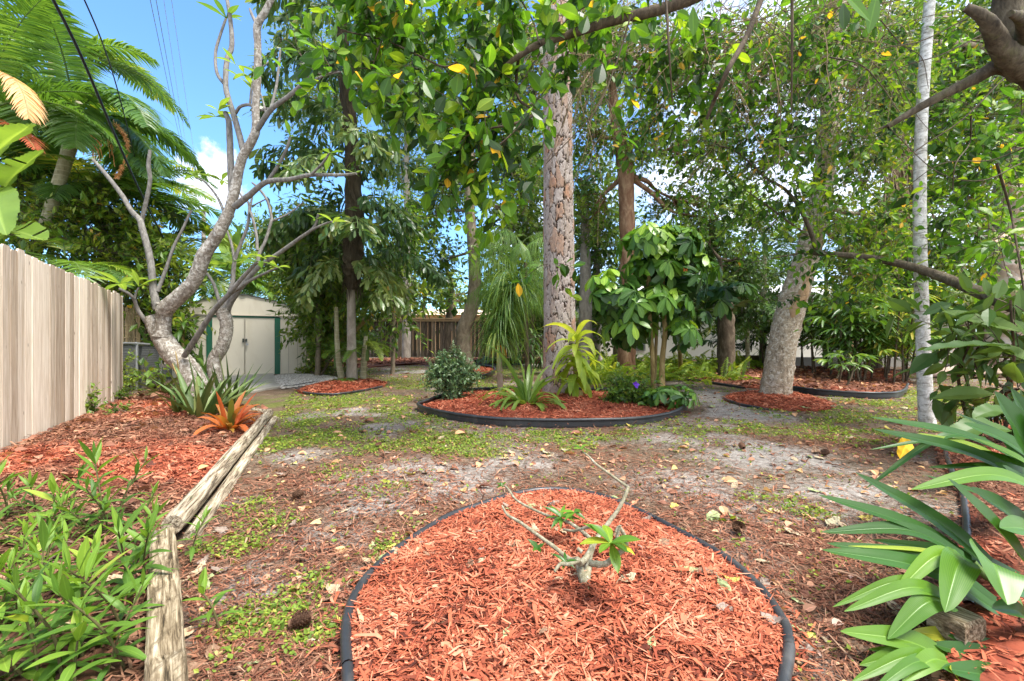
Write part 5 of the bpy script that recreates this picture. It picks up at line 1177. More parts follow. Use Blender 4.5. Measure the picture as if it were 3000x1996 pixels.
for pts, r in sec:
    Y = 4.3 + .25 * R.normal(); pth, _ = tube(mb, [P(a, b, Y + .15 * R.normal()) for a, b in pts], [r, r * .5], 7, 36, noise=.03); tips.append(pth)
mb.build('high_branches', BK['twig'], t, smooth=True)
mw = MB(); ml = MB()
allp = np.concatenate([x[8:] for x in tips[:13]] + [tips[-1][8:]])
n = 100; p = allp[R.integers(0, len(allp), n)]
sprays(mw, ml, p, nrm(A([-.45, -.1, -.25]) + .85 * rv(n)), .35 + .35 * R.random(n), .0038, 8, .135, .072, OBOV, .5, .12, 5, .15, .0 + .95 * R.random(n), .35, .95, rv_=.22, jit=.7)
# leafy top edge of the canopy
for (px, py, rx, ry, Y, n) in ((1200, 30, 180, 60, 4.4, 30), (1480, 10, 180, 60, 4.3, 32), (1090, 70, 70, 60, 4.5, 8), (1420, 330, 110, 70, 4.2, 14), (1350, 240, 110, 80, 4.3, 13), (1460, 480, 80, 80, 4.4, 10), (1380, 440, 80, 70, 4.3, 8), (1600, 760, 40, 40, 5, 3), (1780, 30, 160, 70, 4.6, 26), (1260, 120, 140, 70, 4.5, 11), (1480, 600, 80, 70, 5.5, 10), (950, 135, 22, 30, 3.7, 3), (1180, 270, 60, 50, 4.3, 7), (1590, 330, 40, 60, 4.2, 3), (1950, 90, 130, 110, 5, 24), (2080, 260, 140, 120, 5.2, 24)):
    c = P(px, py, Y); rad = A([rx * Y / F, .5, ry * Y / F]); p, d = blob_points(n, c, rad, .5)
    sprays(mw, ml, p, nrm(A([-.5, -.1, -.3]) + .8 * rv(n)), .3 + .35 * R.random(n), .0038, 8, .135, .072, OBOV, .5, .12, 5, .1, .0 + .95 * R.random(n), .35, .95, rv_=.22, jit=.7)
# big hanging leaves close to the lens
ribbon(ml, A([P(2470, 10, 2.6), P(2570, -20, 2.6), P(2460, -30, 2.5), P(2030, 20, 3.4)]), A([[.05, 0, -1], [-.25, 0, -1], [.5, .1, -.3], [.1, .2, -1]]), A([[0, -1, .2]] * 4), A([.15, .24, .25, .2]), A([.07, .075, .08, .08]), OBOV, .2, .15, A([.1, .5, .6, .6]))
# leafy low branch
p = np.concatenate([smooth_path(brA, 40)[22:]]); n = 40; p = p[R.integers(0, len(p), n)]
sprays(mw, ml, p, nrm(rv(n) + UPV * -.1), .4 + .4 * R.random(n), .0035, 9, .085, .045, OVATE, .5, .15, 5, .15, .2 + .6 * R.random(n), .3, .95)
for (px, py, rx, ry, Y, n, LL) in ((2250, 560, 140, 90, 5.6, 40, .075), (2100, 480, 140, 110, 5.8, 44, .075), (2420, 520, 130, 110, 5.6, 40, .08), (2560, 640, 110, 70, 6.6, 30, .085), (2480, 860, 90, 60, 6.4, 16, .085), (2300, 330, 170, 120, 5.2, 60, .08), (2550, 300, 130, 130, 6., 50, .085), (2830, 330, 100, 120, 5.6, 46, .09), (2840, 540, 110, 100, 5.8, 40, .095), (2700, 120, 170, 110, 6.8, 50, .09), (2920, 420, 90, 120, 5.2, 36, .1), (2400, 120, 200, 110, 5., 60, .08), (2120, 120, 150, 110, 5.3, 50, .08), (1950, 330, 120, 110, 5.6, 40, .075), (2950, 690, 70, 90, 4.6, 18, .1), (2790, 690, 90, 60, 6.3, 22, .09)):
    c = P(px, py, Y); rad = A([rx * Y / F, .6, ry * Y / F]); p, d = blob_points(n, c, rad, .5)
    sprays(mw, ml, p, nrm(A([-.4, -.1, -.25]) + .8 * rv(n)), .45 + .5 * R.random(n), .0042, 11, LL, LL * .54, OVATE, .5, .15, 5, .1, .0 + .95 * R.random(n), .35, .95, rv_=.25, jit=.7)
mw.build('twigs', BK['twig'], t, smooth=True); ml.build('foliage', LM['over'], t)
# bare tangled vines hanging in the canopy
t = thing('hanging_vines', 'tangle of bare brown vines trailing through the canopy', 'vine', P(2200, 150, 6))
mb = MB(); S = 480; px = 1620 + 1050 * R.random(S); Yv = 5 + 3 * R.random(S)
p0 = A([P(a, -60 + 330 * R.random(), y) for a, y in zip(px, Yv)])
pts = curves(p0, nrm(A([-.5, 0, -.55]) + .7 * R.normal(size=(S, 3))), .8 + 1.4 * R.random(S), 10, .9, .16)
tubes(mb, pts, (.003 + .004 * R.random((S, 1))) * np.linspace(1, .5, 11)[None], 4, R.random(S))
S = 70; p0 = A([P(a, 380 + 150 * R.random(), 11) for a in 2590 + 90 * R.random(S)]); pts = curves(p0, nrm(A([0, 0, -1]) + .15 * R.normal(size=(S, 3))), 1.2 + 1.6 * R.random(S), 10, .8, .06)
tubes(mb, pts, np.full((S, 11), .012), 4, R.random(S)); mb.build('stems', barkmat('dry_vine', (.1, .07, .04), (.22, .16, .09), (.36, .28, .17), 20., .3), t, smooth=True)
# long thin bare twigs crossing the upper canopy
t = thing('bare_twigs', 'long thin bare twigs crossing in front of the white palm', 'twigs', P(2600, 250, 4))
mb = MB()
for pts, r in (([(2850, 45), (2700, 120), (2560, 150), (2400, 240), (2330, 340)], .006), ([(2900, 90), (2760, 160), (2640, 200), (2500, 300), (2380, 390), (2260, 408)], .006), ([(2950, 220), (2820, 350), (2700, 430), (2620, 500), (2580, 540)], .006), ([(2430, 168), (2520, 190), (2580, 250), (2635, 330)], .007), ([(2330, 250), (2420, 245), (2500, 230)], .004), ([(2990, 480), (2870, 530), (2740, 500), (2600, 370)], .006), ([(2845, 340), (2840, 420), (2800, 480), (2790, 560)], .007), ([(3010, 430), (2900, 470), (2760, 480), (2640, 560)], .006), ([(2580, 60), (2640, 130), (2700, 170), (2720, 260)], .005), ([(2620, 200), (2680, 330), (2760, 420)], .004), ([(2810, 30), (2680, 60), (2590, 120)], .004), ([(2920, 480), (2960, 620), (2985, 760), (3000, 860)], .012), ([(2700, 300), (2790, 290), (2880, 330)], .004)):
    tube(mb, [P(a, b, 4.2 + .1 * R.normal()) for a, b in pts], [r, r * .5], 6, 40)
mb.build('stems', BK['twig'], t, smooth=True)
# ================================================================ PLANTS IN THE YARD
# --- frangipani
def z1(L): return [(a / 2.24, b / 2.24) for a, b in L]
def z2(L): return [(a / 2.24, 600 + b / 2.24) for a, b in L]
def plumeria(name, label, Yb, stems, tufts, base, cut=None):
    t = thing(name, label, 'tree', base)
    groups = {'trunk': MB(), 'branches': MB()}
    for pts, r, kind, dy in stems:
        n = len(pts); Ys = Yb + np.linspace(dy[0], dy[1], n)
        tube(groups[kind], [P(a, b, y) for (a, b), y in zip(pts, Ys)], r, 14 if kind == 'trunk' else 9, 10 * n, noise=.03 if kind == 'trunk' else .02, cap=True)
    groups['trunk'].build('trunk', BK['plum'], t, smooth=True); groups['branches'].build('branches', BK['plumb'], t, smooth=True)
    if cut is not None:
        mb = MB(); c, nv_, r = cut; a = nrm(np.cross(nv_, UPV)); b = np.cross(a, nv_); an = np.arange(16) * np.pi / 8
        rg = c + r * (np.cos(an)[:, None] * a + np.sin(an)[:, None] * b); mb.add(np.vstack([rg, c + nv_ * .006]), [[i, (i + 1) % 16, 16] for i in range(16)]); mb.build('sawn_end', BK['cane'], t)
    ml = MB()
    for (px, py, k, L, tl, dy) in tufts:
        whorl(ml, A([P(px, py, Yb + dy)]), A([[.15 * R.normal(), .15 * R.normal(), 1]]), k, L, L * .27, [.12, .4, .8, 1, .85, .5, .05], tl, .5, R.random(), .22, .25)
    ml.build('leaves', LM['plum'], t, smooth=True)
    return t
s = []
s.append(([(592, 1200), (575, 1130), (545, 1075), (508, 1038), (482, 1000), (462, 965), (448, 930)], [.2, .165, .155, .15, .14, .125, .115], 'trunk', (0, .1)))
s.append(([(474, 985), (478, 950), (481, 915), (484, 890)], [.12, .105, .1, .115], 'trunk', (.03, .0)))
main = z2([(1075, 700), (1105, 665), (1180, 600), (1260, 520), (1310, 420), (1340, 330), (1395, 250), (1450, 150), (1500, 60)]) + z1([(1435, 1540), (1500, 1400), (1540, 1250), (1562, 1150)])
s.append((main, [.12, .115, .105, .1, .1, .1, .085, .08, .078, .075, .072, .07, .065], 'trunk', (0, -.3)))
s.append((z1([(1555, 1170), (1590, 1040), (1640, 950), (1680, 850), (1678, 700), (1690, 500), (1692, 300), (1690, 170), (1740, 80), (1790, -20)]), [.066, .062, .06, .056, .05, .05, .046, .05, .042, .036], 'trunk', (-.3, -.7)))
s.append((z1([(1525, 1260), (1515, 1100), (1508, 900), (1502, 800), (1480, 740)]), [.052, .046, .044, .04, .034], 'branches', (-.25, -.1)))
s.append((z1([(1600, 1000), (1570, 880), (1530, 740), (1500, 650), (1482, 560), (1490, 400), (1522, 300), (1512, 130), (1488, -20)]), [.045, .042, .04, .04, .038, .036, .036, .03, .026], 'branches', (-.35, .2)))
s.append((z1([(1478, 560), (1425, 480), (1415, 350), (1450, 220), (1485, 120)]), [.026, .024, .022, .02, .018], 'branches', (-.05, .3)))
s.append((z1([(1690, 850), (1780, 720), (1900, 630), (2010, 530), (2060, 470)]), [.038, .034, .03, .026, .02], 'branches', (-.45, -.9)))
s.append((z1([(1960, 600), (2040, 540), (2150, 490), (2240, 470)]), [.02, .018, .016, .014], 'branches', (-.7, -1.)))
s.append((z1([(1545, 745), (1580, 700), (1640, 690), (1700, 722), (1770, 715)]), [.024, .022, .022, .02, .018], 'branches', (-.2, -.5)))
s.append((z1([(1775, 720), (1815, 560), (1840, 330)]), [.02, .018, .014], 'branches', (-.55, -.4)))
s.append((z1([(1640, 690), (1660, 540), (1720, 450), (1770, 400)]), [.016, .014, .012, .01], 'branches', (-.3, -.2)))
s.append((z1([(1745, 740), (1725, 660), (1690, 560)]), [.015, .013, .01], 'branches', (-.5, -.3)))
s.append((z1([(1690, 170), (1655, 100), (1640, 60)]), [.025, .02, .016], 'branches', (-.6, -.5)))
s.append((z1([(1545, 1355), (1640, 1280), (1750, 1195), (1900, 1178), (2040, 1150), (2240, 1150), (2340, 1140)]), [.05, .042, .036, .03, .026, .02, .016], 'branches', (-.3, -1.1)))
s.append((z1([(1755, 1195), (1830, 1080), (1880, 980), (1905, 900)]), [.026, .022, .02, .016], 'branches', (-.55, -.6)))
s.append((z1([(2040, 1150), (2120, 1070), (2165, 1000)]), [.018, .016, .013], 'branches', (-.9, -1.)))
s.append((z1([(1480, 1420), (1430, 1300), (1350, 1200), (1290, 1170)]), [.022, .018, .014, .012], 'branches', (-.2, .1)))
s.append((z2([(1035, 690), (1010, 570), (985, 350), (930, 140), (918, 100)]) + z1([(860, 1380), (800, 1280), (700, 1150), (612, 1050)]), [.06, .052, .048, .044, .042, .036, .034, .03, .024], 'branches', (0, .3)))
s.append((z1([(925, 1475), (965, 1300), (985, 1180), (975, 1090), (985, 985)]), [.03, .03, .028, .03, .022], 'branches', (.2, .1)))
s.append((z2([(1035, 570), (1080, 450), (1140, 280), (1200, 160), (1250, 50)]) + z1([(1255, 1390)]), [.03, .026, .022, .02, .018, .016], 'branches', (.05, .3)))
s.append((z2([(975, 790), (905, 690), (880, 620), (840, 580), (780, 550)]), [.034, .028, .024, .02, .018], 'branches', (.05, -.2)))
s.append((z2([(885, 615), (895, 575), (910, 545)]), [.016, .014, .012], 'branches', (-.1, -.1)))
s.append((z2([(1210, 995), (1290, 870), (1400, 700), (1500, 590), (1600, 470), (1690, 375)]), [.042, .04, .038, .032, .028, .022], 'branches', (-.1, -.6)))
tuf = [(352, 832, 7, .34, .5, -.2), (407, 840, 4, .22, 1.2, -.1), (560, 620, 4, .34, .3, .3), (663, 54, 6, .3, .7, .2), (640, 325, 5, .27, .4, -.1), (632, 342, 5, .26, .2, 0), (735, 20, 1, .22, .8, -.5), (715, 215, 3, .28, .2, -.5), (822, 145, 2, .24, .3, -.4), (850, 400, 2, .2, .5, -.6), (570, 515, 7, .22, .3, .1), (650, 530, 5, .24, .3, .1), (770, 470, 2, .25, .1, -.7), (966, 450, 4, .25, .3, -1.), (1040, 508, 3, .2, .5, -1.1), (272, 465, 1, .12, 1.5, .3), (755, 765, 4, .34, .1, -.6), (700, 225, 3, .26, .1, -.4), (690, 190, 3, .28, .4, -.4), (920, 220, 2, .2, .5, -.9), (780, 175, 2, .2, .6, -.4)]
plumeria('frangipani_tree', 'large bare limbed frangipani with a pale spotted trunk and sawn stub', 6.9, s, tuf, G(590, 1185), (P(446, 925, 7.0), nrm(A([-.25, -.3, .9])), .112))
s = []
s.append((z2([(1412, 1230), (1410, 1130), (1408, 1020), (1450, 950), (1480, 870), (1488, 780), (1470, 720), (1462, 690)]), [.115, .1, .095, .095, .09, .092, .1, .12], 'trunk', (0, 0)))
s.append((z2([(1485, 700), (1525, 620), (1600, 520), (1700, 410), (1850, 305), (1960, 225), (2060, 150), (2090, 60)]), [.05, .048, .042, .036, .03, .026, .022, .016], 'branches', (0, -.4)))
s.append((z2([(2040, 170), (2110, 135), (2180, 110)]), [.018, .016, .014], 'branches', (-.35, -.5)))
s.append((z2([(1478, 690), (1500, 600), (1525, 520), (1540, 370), (1580, 260), (1625, 140), (1640, 0)]) + z1([(1640, 1400), (1630, 1330), (1590, 1290), (1560, 1250)]), [.045, .04, .036, .03, .026, .024, .022, .02, .018, .016, .014], 'branches', (0, .4)))
s.append((z2([(1540, 370), (1520, 260), (1490, 170)]), [.024, .02, .016], 'branches', (.1, .3)))
s.append((z2([(1455, 690), (1410, 540), (1380, 480), (1340, 430)]), [.03, .026, .022, .018], 'branches', (0, .2)))
s.append((z2([(1500, 590), (1640, 500), (1740, 450), (1830, 410)]), [.026, .024, .02, .014], 'branches', (-.1, -.5)))
s.append((z2([(1690, 420), (1700, 330), (1745, 230), (1780, 110)]) + z1([(1785, 1440), (1755, 1320), (1700, 1240), (1655, 1200)]), [.028, .026, .024, .022, .022, .02, .018, .014], 'branches', (-.1, .2)))
s.append((z2([(1690, 300), (1680, 180), (1650, 60)]) + z1([(1640, 1390), (1660, 1260)]), [.024, .022, .02, .018, .014], 'branches', (0, .3)))
s.append((z1([(1795, 1450), (1900, 1400), (1990, 1330)]), [.016, .014, .01], 'branches', (.1, .2)))
s.append((z1([(1640, 1360), (1700, 1330), (1740, 1310)]), [.012, .011, .01], 'branches', (.3, .3)))
tuf = [(975, 650, 4, .24, .4, -.45), (925, 645, 3, .2, .5, -.4), (815, 785, 4, .26, .2, -.5), (770, 755, 4, .36, .1, -.2), (665, 748, 5, .3, .2, .3), (600, 780, 6, .34, .2, .25), (615, 920, 3, .14, .3, 0), (895, 585, 2, .2, .3, .2)]
plumeria('frangipani_tree', 'smaller spotted frangipani standing in front of the shed doors', 7.1, s, tuf, G(630, 1172))
# --- umbrella tree (schefflera) with yellowish canes
def umbrella(name, label, base, stems, heads, k=9, L=.32, group=None, tone=None):
    t = thing(name, label, 'tree', base, group)
    for pts, r in stems:
        mb = MB(); tube(mb, pts, r, 9, 30, noise=.03); mb.build('cane', BK['cane'], t, smooth=True)
    ml = MB(); mw = MB()
    for c, rad, n in heads:
        c = np.asarray(c); p, d = blob_points(n, c, rad, .35); d = nrm(d + UPV * .45)
        q = c + (p - c) * .25 - UPV * rad[2] * .25
        tubes(mw, np.stack([q, (p + q) / 2 + UPV * .03, p], 1), np.linspace(.007, .004, 3)[None], 4)
        h = (p[:, 2] - (c[2] - rad[2])) / (2 * rad[2]); tn = np.clip((.12 + .9 * h + .12 * R.normal(size=n)) if tone is None else tone + .12 * R.normal(size=n), 0, 1)  # default tone lightens upper leaves: sunlit crown top painted into the colour
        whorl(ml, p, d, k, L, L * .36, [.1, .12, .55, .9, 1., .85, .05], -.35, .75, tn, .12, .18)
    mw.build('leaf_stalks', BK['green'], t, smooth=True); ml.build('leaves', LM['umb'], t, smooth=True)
    return t
Yu = 8.4; gu = G(1935, 1158); r_ = lambda px: px * Yu / F
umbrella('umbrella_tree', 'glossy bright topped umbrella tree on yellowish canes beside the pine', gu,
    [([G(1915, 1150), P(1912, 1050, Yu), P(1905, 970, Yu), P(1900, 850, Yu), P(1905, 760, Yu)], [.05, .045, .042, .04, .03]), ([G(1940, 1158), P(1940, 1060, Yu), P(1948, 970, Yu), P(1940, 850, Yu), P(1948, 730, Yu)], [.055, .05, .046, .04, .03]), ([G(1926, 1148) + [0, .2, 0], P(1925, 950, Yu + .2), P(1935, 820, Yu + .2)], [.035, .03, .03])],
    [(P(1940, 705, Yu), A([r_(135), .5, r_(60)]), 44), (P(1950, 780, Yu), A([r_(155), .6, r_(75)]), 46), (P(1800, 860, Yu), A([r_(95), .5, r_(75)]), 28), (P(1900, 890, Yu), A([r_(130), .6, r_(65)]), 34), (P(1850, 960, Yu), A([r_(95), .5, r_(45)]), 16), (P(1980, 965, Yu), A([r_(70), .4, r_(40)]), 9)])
Yu2 = 10.6
umbrella('umbrella_tree', 'shadier umbrella tree behind the bright one with a red brown cane', G(1995, 1098),
    [([G(1995, 1098), P(1992, 1030, Yu2), P(1990, 960, Yu2), P(1985, 860, Yu2)], [.055, .05, .045, .04])],
    [(P(2040, 830, Yu2), A([.9, .6, .5]), 22), (P(1990, 930, Yu2), A([.7, .5, .4]), 14), (P(2140, 870, Yu2 - 1.5), A([.7, .5, .45]), 16)], tone=.25)
umbrella('umbrella_plant', 'low bright umbrella seedling at the end of the pine bed', G(1950, 1203), [([G(1950, 1203), P(1948, 1160, 6.4)], [.02, .014])],
    [(P(1950, 1155, 6.4), A([.42, .3, .2]), 26), (P(1900, 1170, 6.4), A([.2, .2, .14]), 8)], 7, .17, tone=.6)
# --- corn plant by the pine
def corn(name, label, base, stems, heads, L, W, lm, k=22, grp=None, bkm='cane'):
    t = thing(name, label, 'plant', base, grp); mb = MB()
    for pts, r in stems: tube(mb, pts, r, 9, 24, noise=.03)
    mb.build('stem', BK[bkm], t, smooth=True); ml = MB()
    for c, kk, l in heads:
        c = np.asarray(c); n = kk; tt = np.arange(n) / n; a = tt * 2.4 * n + .3 * R.normal(size=n); el = 1.3 - 1.55 * (1 - tt) ** .8
        d = np.stack([np.cos(a) * np.cos(el), np.sin(a) * np.cos(el), np.sin(el)], -1)
        ribbon(ml, c + UPV * (-.32 * (1 - tt))[:, None] * l / .5, d, UPV + .2 * R.normal(size=(n, 3)), l * (.75 + .35 * R.random(n)), W * (.8 + .3 * R.random(n)), [.35, .75, .95, 1, .95, .8, .5, .05], 1.7 + .5 * R.random(n), .3, np.clip(.3 + .5 * tt + .15 * R.normal(size=n), 0, 1), .05)
    ml.build('leaves', lm, t, smooth=True); return t
gc = G(1690, 1180); Yc2 = gc[1]
corn('corn_plant', 'yellow green corn plant with long drooping leaves against the pine', gc, [([gc - UPV * .03, P(1685, 1120, Yc2), P(1688, 1050, Yc2), P(1692, 990, Yc2)], [.045, .04, .035, .03]), ([G(1668, 1172), P(1672, 1110, Yc2)], [.03, .02])], [(P(1690, 985, Yc2 - .1), 24, .62), (P(1685, 1060, Yc2 - .1), 16, .55)], .5, .12, LM['corn'])
mb = MB(); q = G(1688, 1184); tube(mb, [q - UPV * .04, q + A([.03, -.05, .14]), q + A([.08, -.03, .2])], [.1, .09, .03], 10, 14, noise=.08); tag(mb.build('knotted_stump', BK['cane'], loc=q, smooth=True), 'small pale knotted stump at the foot of the corn plant', 'stump')
corn('corn_plant', 'dark glossy striped corn plant against the shed wall', G(540, 1110), [([G(540, 1115), P(538, 1040, 9.5), P(536, 950, 9.5)], [.04, .035, .03])], [(P(536, 940, 9.4), 24, .5), (P(540, 1000, 9.4), 18, .46), (P(565, 1040, 9.4), 8, .4)], .5, .085, LM['mid'])
corn('dracaena', 'dark narrow leaved plant behind the stone bench', G(1555, 1090), [([G(1555, 1090), P(1555, 1040, 12.2)], [.05, .04])], [(P(1545, 1010, 12.2), 30, .5), (P(1585, 1030, 12.2), 24, .45), (P(1560, 975, 12.2), 20, .45)], .5, .06, LM['dark'])
# --- spider lily clump
def clumpleaf(name, label, cat, c, n, L, W, lm, el=(.5, 1.4), grav=1.8, prof=STRAP, grp=None, spread=.12, fold=.25, wv=.04, tone=.5, part='leaves', twist=None):
    t = thing(name, label, cat, c, grp); ml = MB(); c = np.asarray(c, float)
    a = R.random(n) * 6.28; e = el[0] + (el[1] - el[0]) * R.random(n)
    d = np.stack([np.cos(a) * np.cos(e), np.sin(a) * np.cos(e), np.sin(e)], -1)
    p = c + np.stack([np.cos(a) * spread * R.random(n), np.sin(a) * spread * R.random(n), 0 * a], -1)
    g = grav * (.6 + .8 * R.random(n))
    ribbon(ml, p, d, UPV + .1 * R.normal(size=(n, 3)), L * (.6 + .6 * R.random(n)), W * (.8 + .4 * R.random(n)), prof, g, fold, np.clip(tone + .22 * R.normal(size=n), 0, 1), wv)
    ml.build(part, lm, t, smooth=True); return t
clumpleaf('spider_lily', 'fresh green spider lily clump with arching leaves before the pine', 'plant', G(1545, 1205) + UPV * .05, 60, 1.0, .06, LM['lily'], (.6, 1.5), 2.6, tone=.55)
clumpleaf('grass_tuft', 'small grassy tuft beside the thin stem in the pine bed', 'plant', G(1465, 1160), 26, .4, .022, LM['grassy'], (.5, 1.4), 1.8)
# --- ponytail-like palm
gp_ = G(1466, 1155); Yp_ = gp_[1]
t = thing('ponytail_palm', 'thin stemmed ponytail palm with a shaggy grassy crown', 'palm', gp_)
mb = MB(); tube(mb, [gp_ - UPV * .05, P(1465, 1120, Yp_), P(1463, 1060, Yp_), P(1460, 1010, Yp_)], [.065, .05, .045, .05], 10, 40, noise=.03); mb.build('trunk', BK['fig'], t, smooth=True)
mb = MB(); c = P(1462, 1020, Yp_); n = 14; a = R.random(n) * 6.28
ribbon(mb, c + UPV * .06 + 0 * rv(n), np.stack([np.cos(a), np.sin(a), .4 + 0 * a], -1), UPV, .3, .05, LANCE, 3.5, .3, R.random(n)); mb.build('dry_leaves', LM['yellow'], t)
ml = MB()
for (px, py, n, L) in ((1460, 985, 240, .8), (1475, 930, 170, .8), (1490, 870, 120, .75), (1505, 830, 130, 1.1)):
    c = P(px, py, Yp_); a = R.random(n) * 6.28; e = .2 + 1.2 * R.random(n); d = np.stack([np.cos(a) * np.cos(e), np.sin(a) * np.cos(e), np.sin(e)], -1)
    ribbon(ml, c + .05 * R.normal(size=(n, 3)), d, UPV + .2 * R.normal(size=(n, 3)), L * (.55 + .6 * R.random(n)), .02, [.6, 1, 1, .9, .7, .45, .1], 3.2 * (.6 + .7 * R.random(n)), .2, np.clip(.5 + .25 * R.normal(size=n), 0, 1))
ml.build('leaves', LM['grassy'], t)
# taller grassy palm just behind it
t = thing('weeping_palm', 'tall weeping palm with long thread like leaves next to the pine', 'palm', G(1545, 1110)); mb = MB(); ml = MB()
tube(mb, [G(1545, 1110), P(1540, 900, 10.8), P(1540, 770, 10.8)], [.06, .05, .04], 9); mb.build('trunk', BK['brown'], t, smooth=True); mb = MB()
for k in range(22):
    a = k * 2.4; frond(ml, mb, P(1530, 900 - 9 * k, 10.8), [math.cos(a), math.sin(a), 1.2], 1.5, 2.0, 36, .75, .014, 3.5, .01, rnd=.3 + .5 * R.random())
ml.build('fronds', LM['grassy'], t); mb.build('stalks', BK['green'], t)
# --- dense small leaf bush in the pine bed
shrub('bushy_shrub', 'dense bushy shrub with small bluish green leaves on the tip of the pine bed', G(1325, 1166), [(1320, 1080, 62, 40, 7.3), (1300, 1110, 50, 40, 7.2), (1350, 1110, 60, 35, 7.3), (1325, 1145, 45, 25, 7.2, 1.2), (1380, 1085, 30, 25, 7.4, .8), (1280, 1090, 40, 30, 7.3, .8), (1330, 1045, 45, 25, 7.3, .9)], LM['bluish'], .042, .022, 2.6, nl=14, rlo=.1, rhi=1., tw=.003, lr=.012, out=1.2, spl=.2)
# --- purple flowering shrub
t = shrub('flowering_shrub', 'leafy shrub with one purple flower beside the umbrella seedling', G(1840, 1198), [(1820, 1150, 60, 45, 6.6), (1850, 1180, 50, 35, 6.5), (1790, 1170, 40, 35, 6.6), (1870, 1140, 45, 40, 6.7), (1830, 1115, 40, 30, 6.7, .8)], LM['mid'], .06, .035, 2.2, nl=10, rlo=.1, rhi=.9, tw=.003, lr=.012, spl=.25)
m, nt = newmat('purple_petal'); finish(nt, (.12, .02, .42), .5); PUR = m
mb = MB(); c = P(1861, 1127, 6.28); whorl(mb, c[None], A([[.1, -1, .3]]), 5, .05, .045, [.2, .8, 1, .7, .1], .3, .2, .5); mb.build('flower', PUR, t)
# --- ferns under the umbrella trees: one ground cover
ml = MB(); n = 420
px = 1770 + 400 * R.random(n) ; fy = 1062 + 60 * R.random(n)
px2 = np.concatenate([px, 2160 + 110 * R.random(60), 1690 + 90 * R.random(60)]); fy2 = np.concatenate([fy, 1062 + 26 * R.random(60), 1090 + 50 * R.random(60)])
P0 = A([G(a, b) for a, b in zip(px2, fy2)]); S = len(P0)
D = nrm(A([0, 0, 1.1]) + A([.8, .8, .2]) * R.normal(size=(S, 3)))
pts = curves(P0, D, .5 + .35 * R.random(S), 7, 1.6, .05)
tubes(ml, pts, np.full((S, 8), .004), 3, .3)
for sg in (-1, 1):
    t_ = np.tile(np.linspace(.2, .98, 13), (S, 1)); p, tg = interp_pts(pts, t_); p = p.reshape(-1, 3); tg = tg.reshape(-1, 3); sd = nrm(np.cross(tg, UPV + 1e-3)) * sg
    tl = np.sin(np.pi * np.clip(t_.ravel() * .9 + .1, 0, 1)) ** .5
    leaf4(ml, p, nrm(sd + .35 * tg - UPV * .2), nrm(np.cross(tg, sd) * sg + .2 * rv(len(p)) + UPV), .11 * tl, .045, np.clip(np.repeat(.5 + .25 * R.normal(size=S), 13) + .1 * R.normal(size=S * 13), 0, 1), .2)
tag(ml.build('fern_ground_cover', LM['fern']), 'yellow green fern ground cover in front of the cream house', 'ferns', kind='stuff')
# --- lady palms
def rhapis(label, canes, grp='lady palms', lm=None, L=.5, k=8):
    base = canes[0][0]; t = thing('lady_palm', label, 'palm', base, grp); ml = MB(); mw = MB()
    for b, h, nf, tone in canes:
        mb = MB()
        b = np.asarray(b); top = b + A([.12 * R.normal(), .1 * R.normal(), h]); tube(mb, [b - UPV * .03, (b + top) / 2 + .03 * rv(1)[0], top], [.022, .02, .016], 6, 14); mb.build('cane', BK['brown'], t, smooth=True)
        for f in range(nf):
            a = f * 2.4 + R.random(); s0 = b + (top - b) * (.25 + .75 * (f + 1) / nf); d = nrm(A([math.cos(a), math.sin(a), .7 + .6 * R.random()])); ln = .28 + .2 * R.random()
            e = s0 + d * ln; tubes(mw, np.stack([s0, (s0 + e) / 2 + UPV * .02, e])[None], np.full((1, 3), .006), 4)
            ax_ = nrm(d + A([0, 0, -.25])); sd = nrm(np.cross(ax_, UPV)); an = np.linspace(-1.25, 1.25, k) + .06 * R.normal(size=k)
            dd = np.cos(an)[:, None] * ax_ + np.sin(an)[:, None] * sd
            ribbon(ml, np.repeat(e[None], k, 0), dd, np.repeat(nrm(np.cross(sd, ax_))[None], k, 0), L * (.85 + .25 * R.random(k)), .05, [.3, .8, 1, 1, .9, .6], 1.1, .25, np.clip(tone + .12 * R.normal(size=k), 0, 1))
    mw.build('leaf_stalks', BK['green'], t); ml.build('foliage', lm or LM['palm'], t)
def canes(x0, x1, y0, y1, n, hmin, hmax, nf=6, tone=.5):
    return [(G(x0 + (x1 - x0) * R.random(), y0 + (y1 - y0) * R.random()), hmin + (hmax - hmin) * R.random(), nf, np.clip(tone + .2 * R.normal(), 0, 1)) for _ in range(n)]
rhapis('tall lady palm cluster just behind the leaning trunk', canes(2340, 2440, 1085, 1110, 10, 1.3, 2.3, 9, .4))
rhapis('lady palm cluster with fanned leaves over the long edging', canes(2440, 2560, 1090, 1120, 11, 1.2, 2.3, 9, .55))
rhapis('bright lady palm next to the white palm trunk', canes(2580, 2670, 1095, 1125, 9, .9, 1.9, 9, .8), L=.5, k=9)
rhapis('small lady palm seedlings in the brown mulch', canes(2420, 2620, 1120, 1140, 6, .35, .6, 4, .6), L=.26, k=6)
rhapis('dark lady palm before the cream wall near the trunk post', canes(2060, 2140, 1070, 1085, 4, .9, 1.3, 6, .15), 'lady palms', LM['dark'], .5)
rhapis('dark lady palm before the cream wall beside the leaning trunk', canes(2190, 2270, 1070, 1090, 5, .8, 1.5, 6, .2), 'lady palms', LM['dark'], .5)
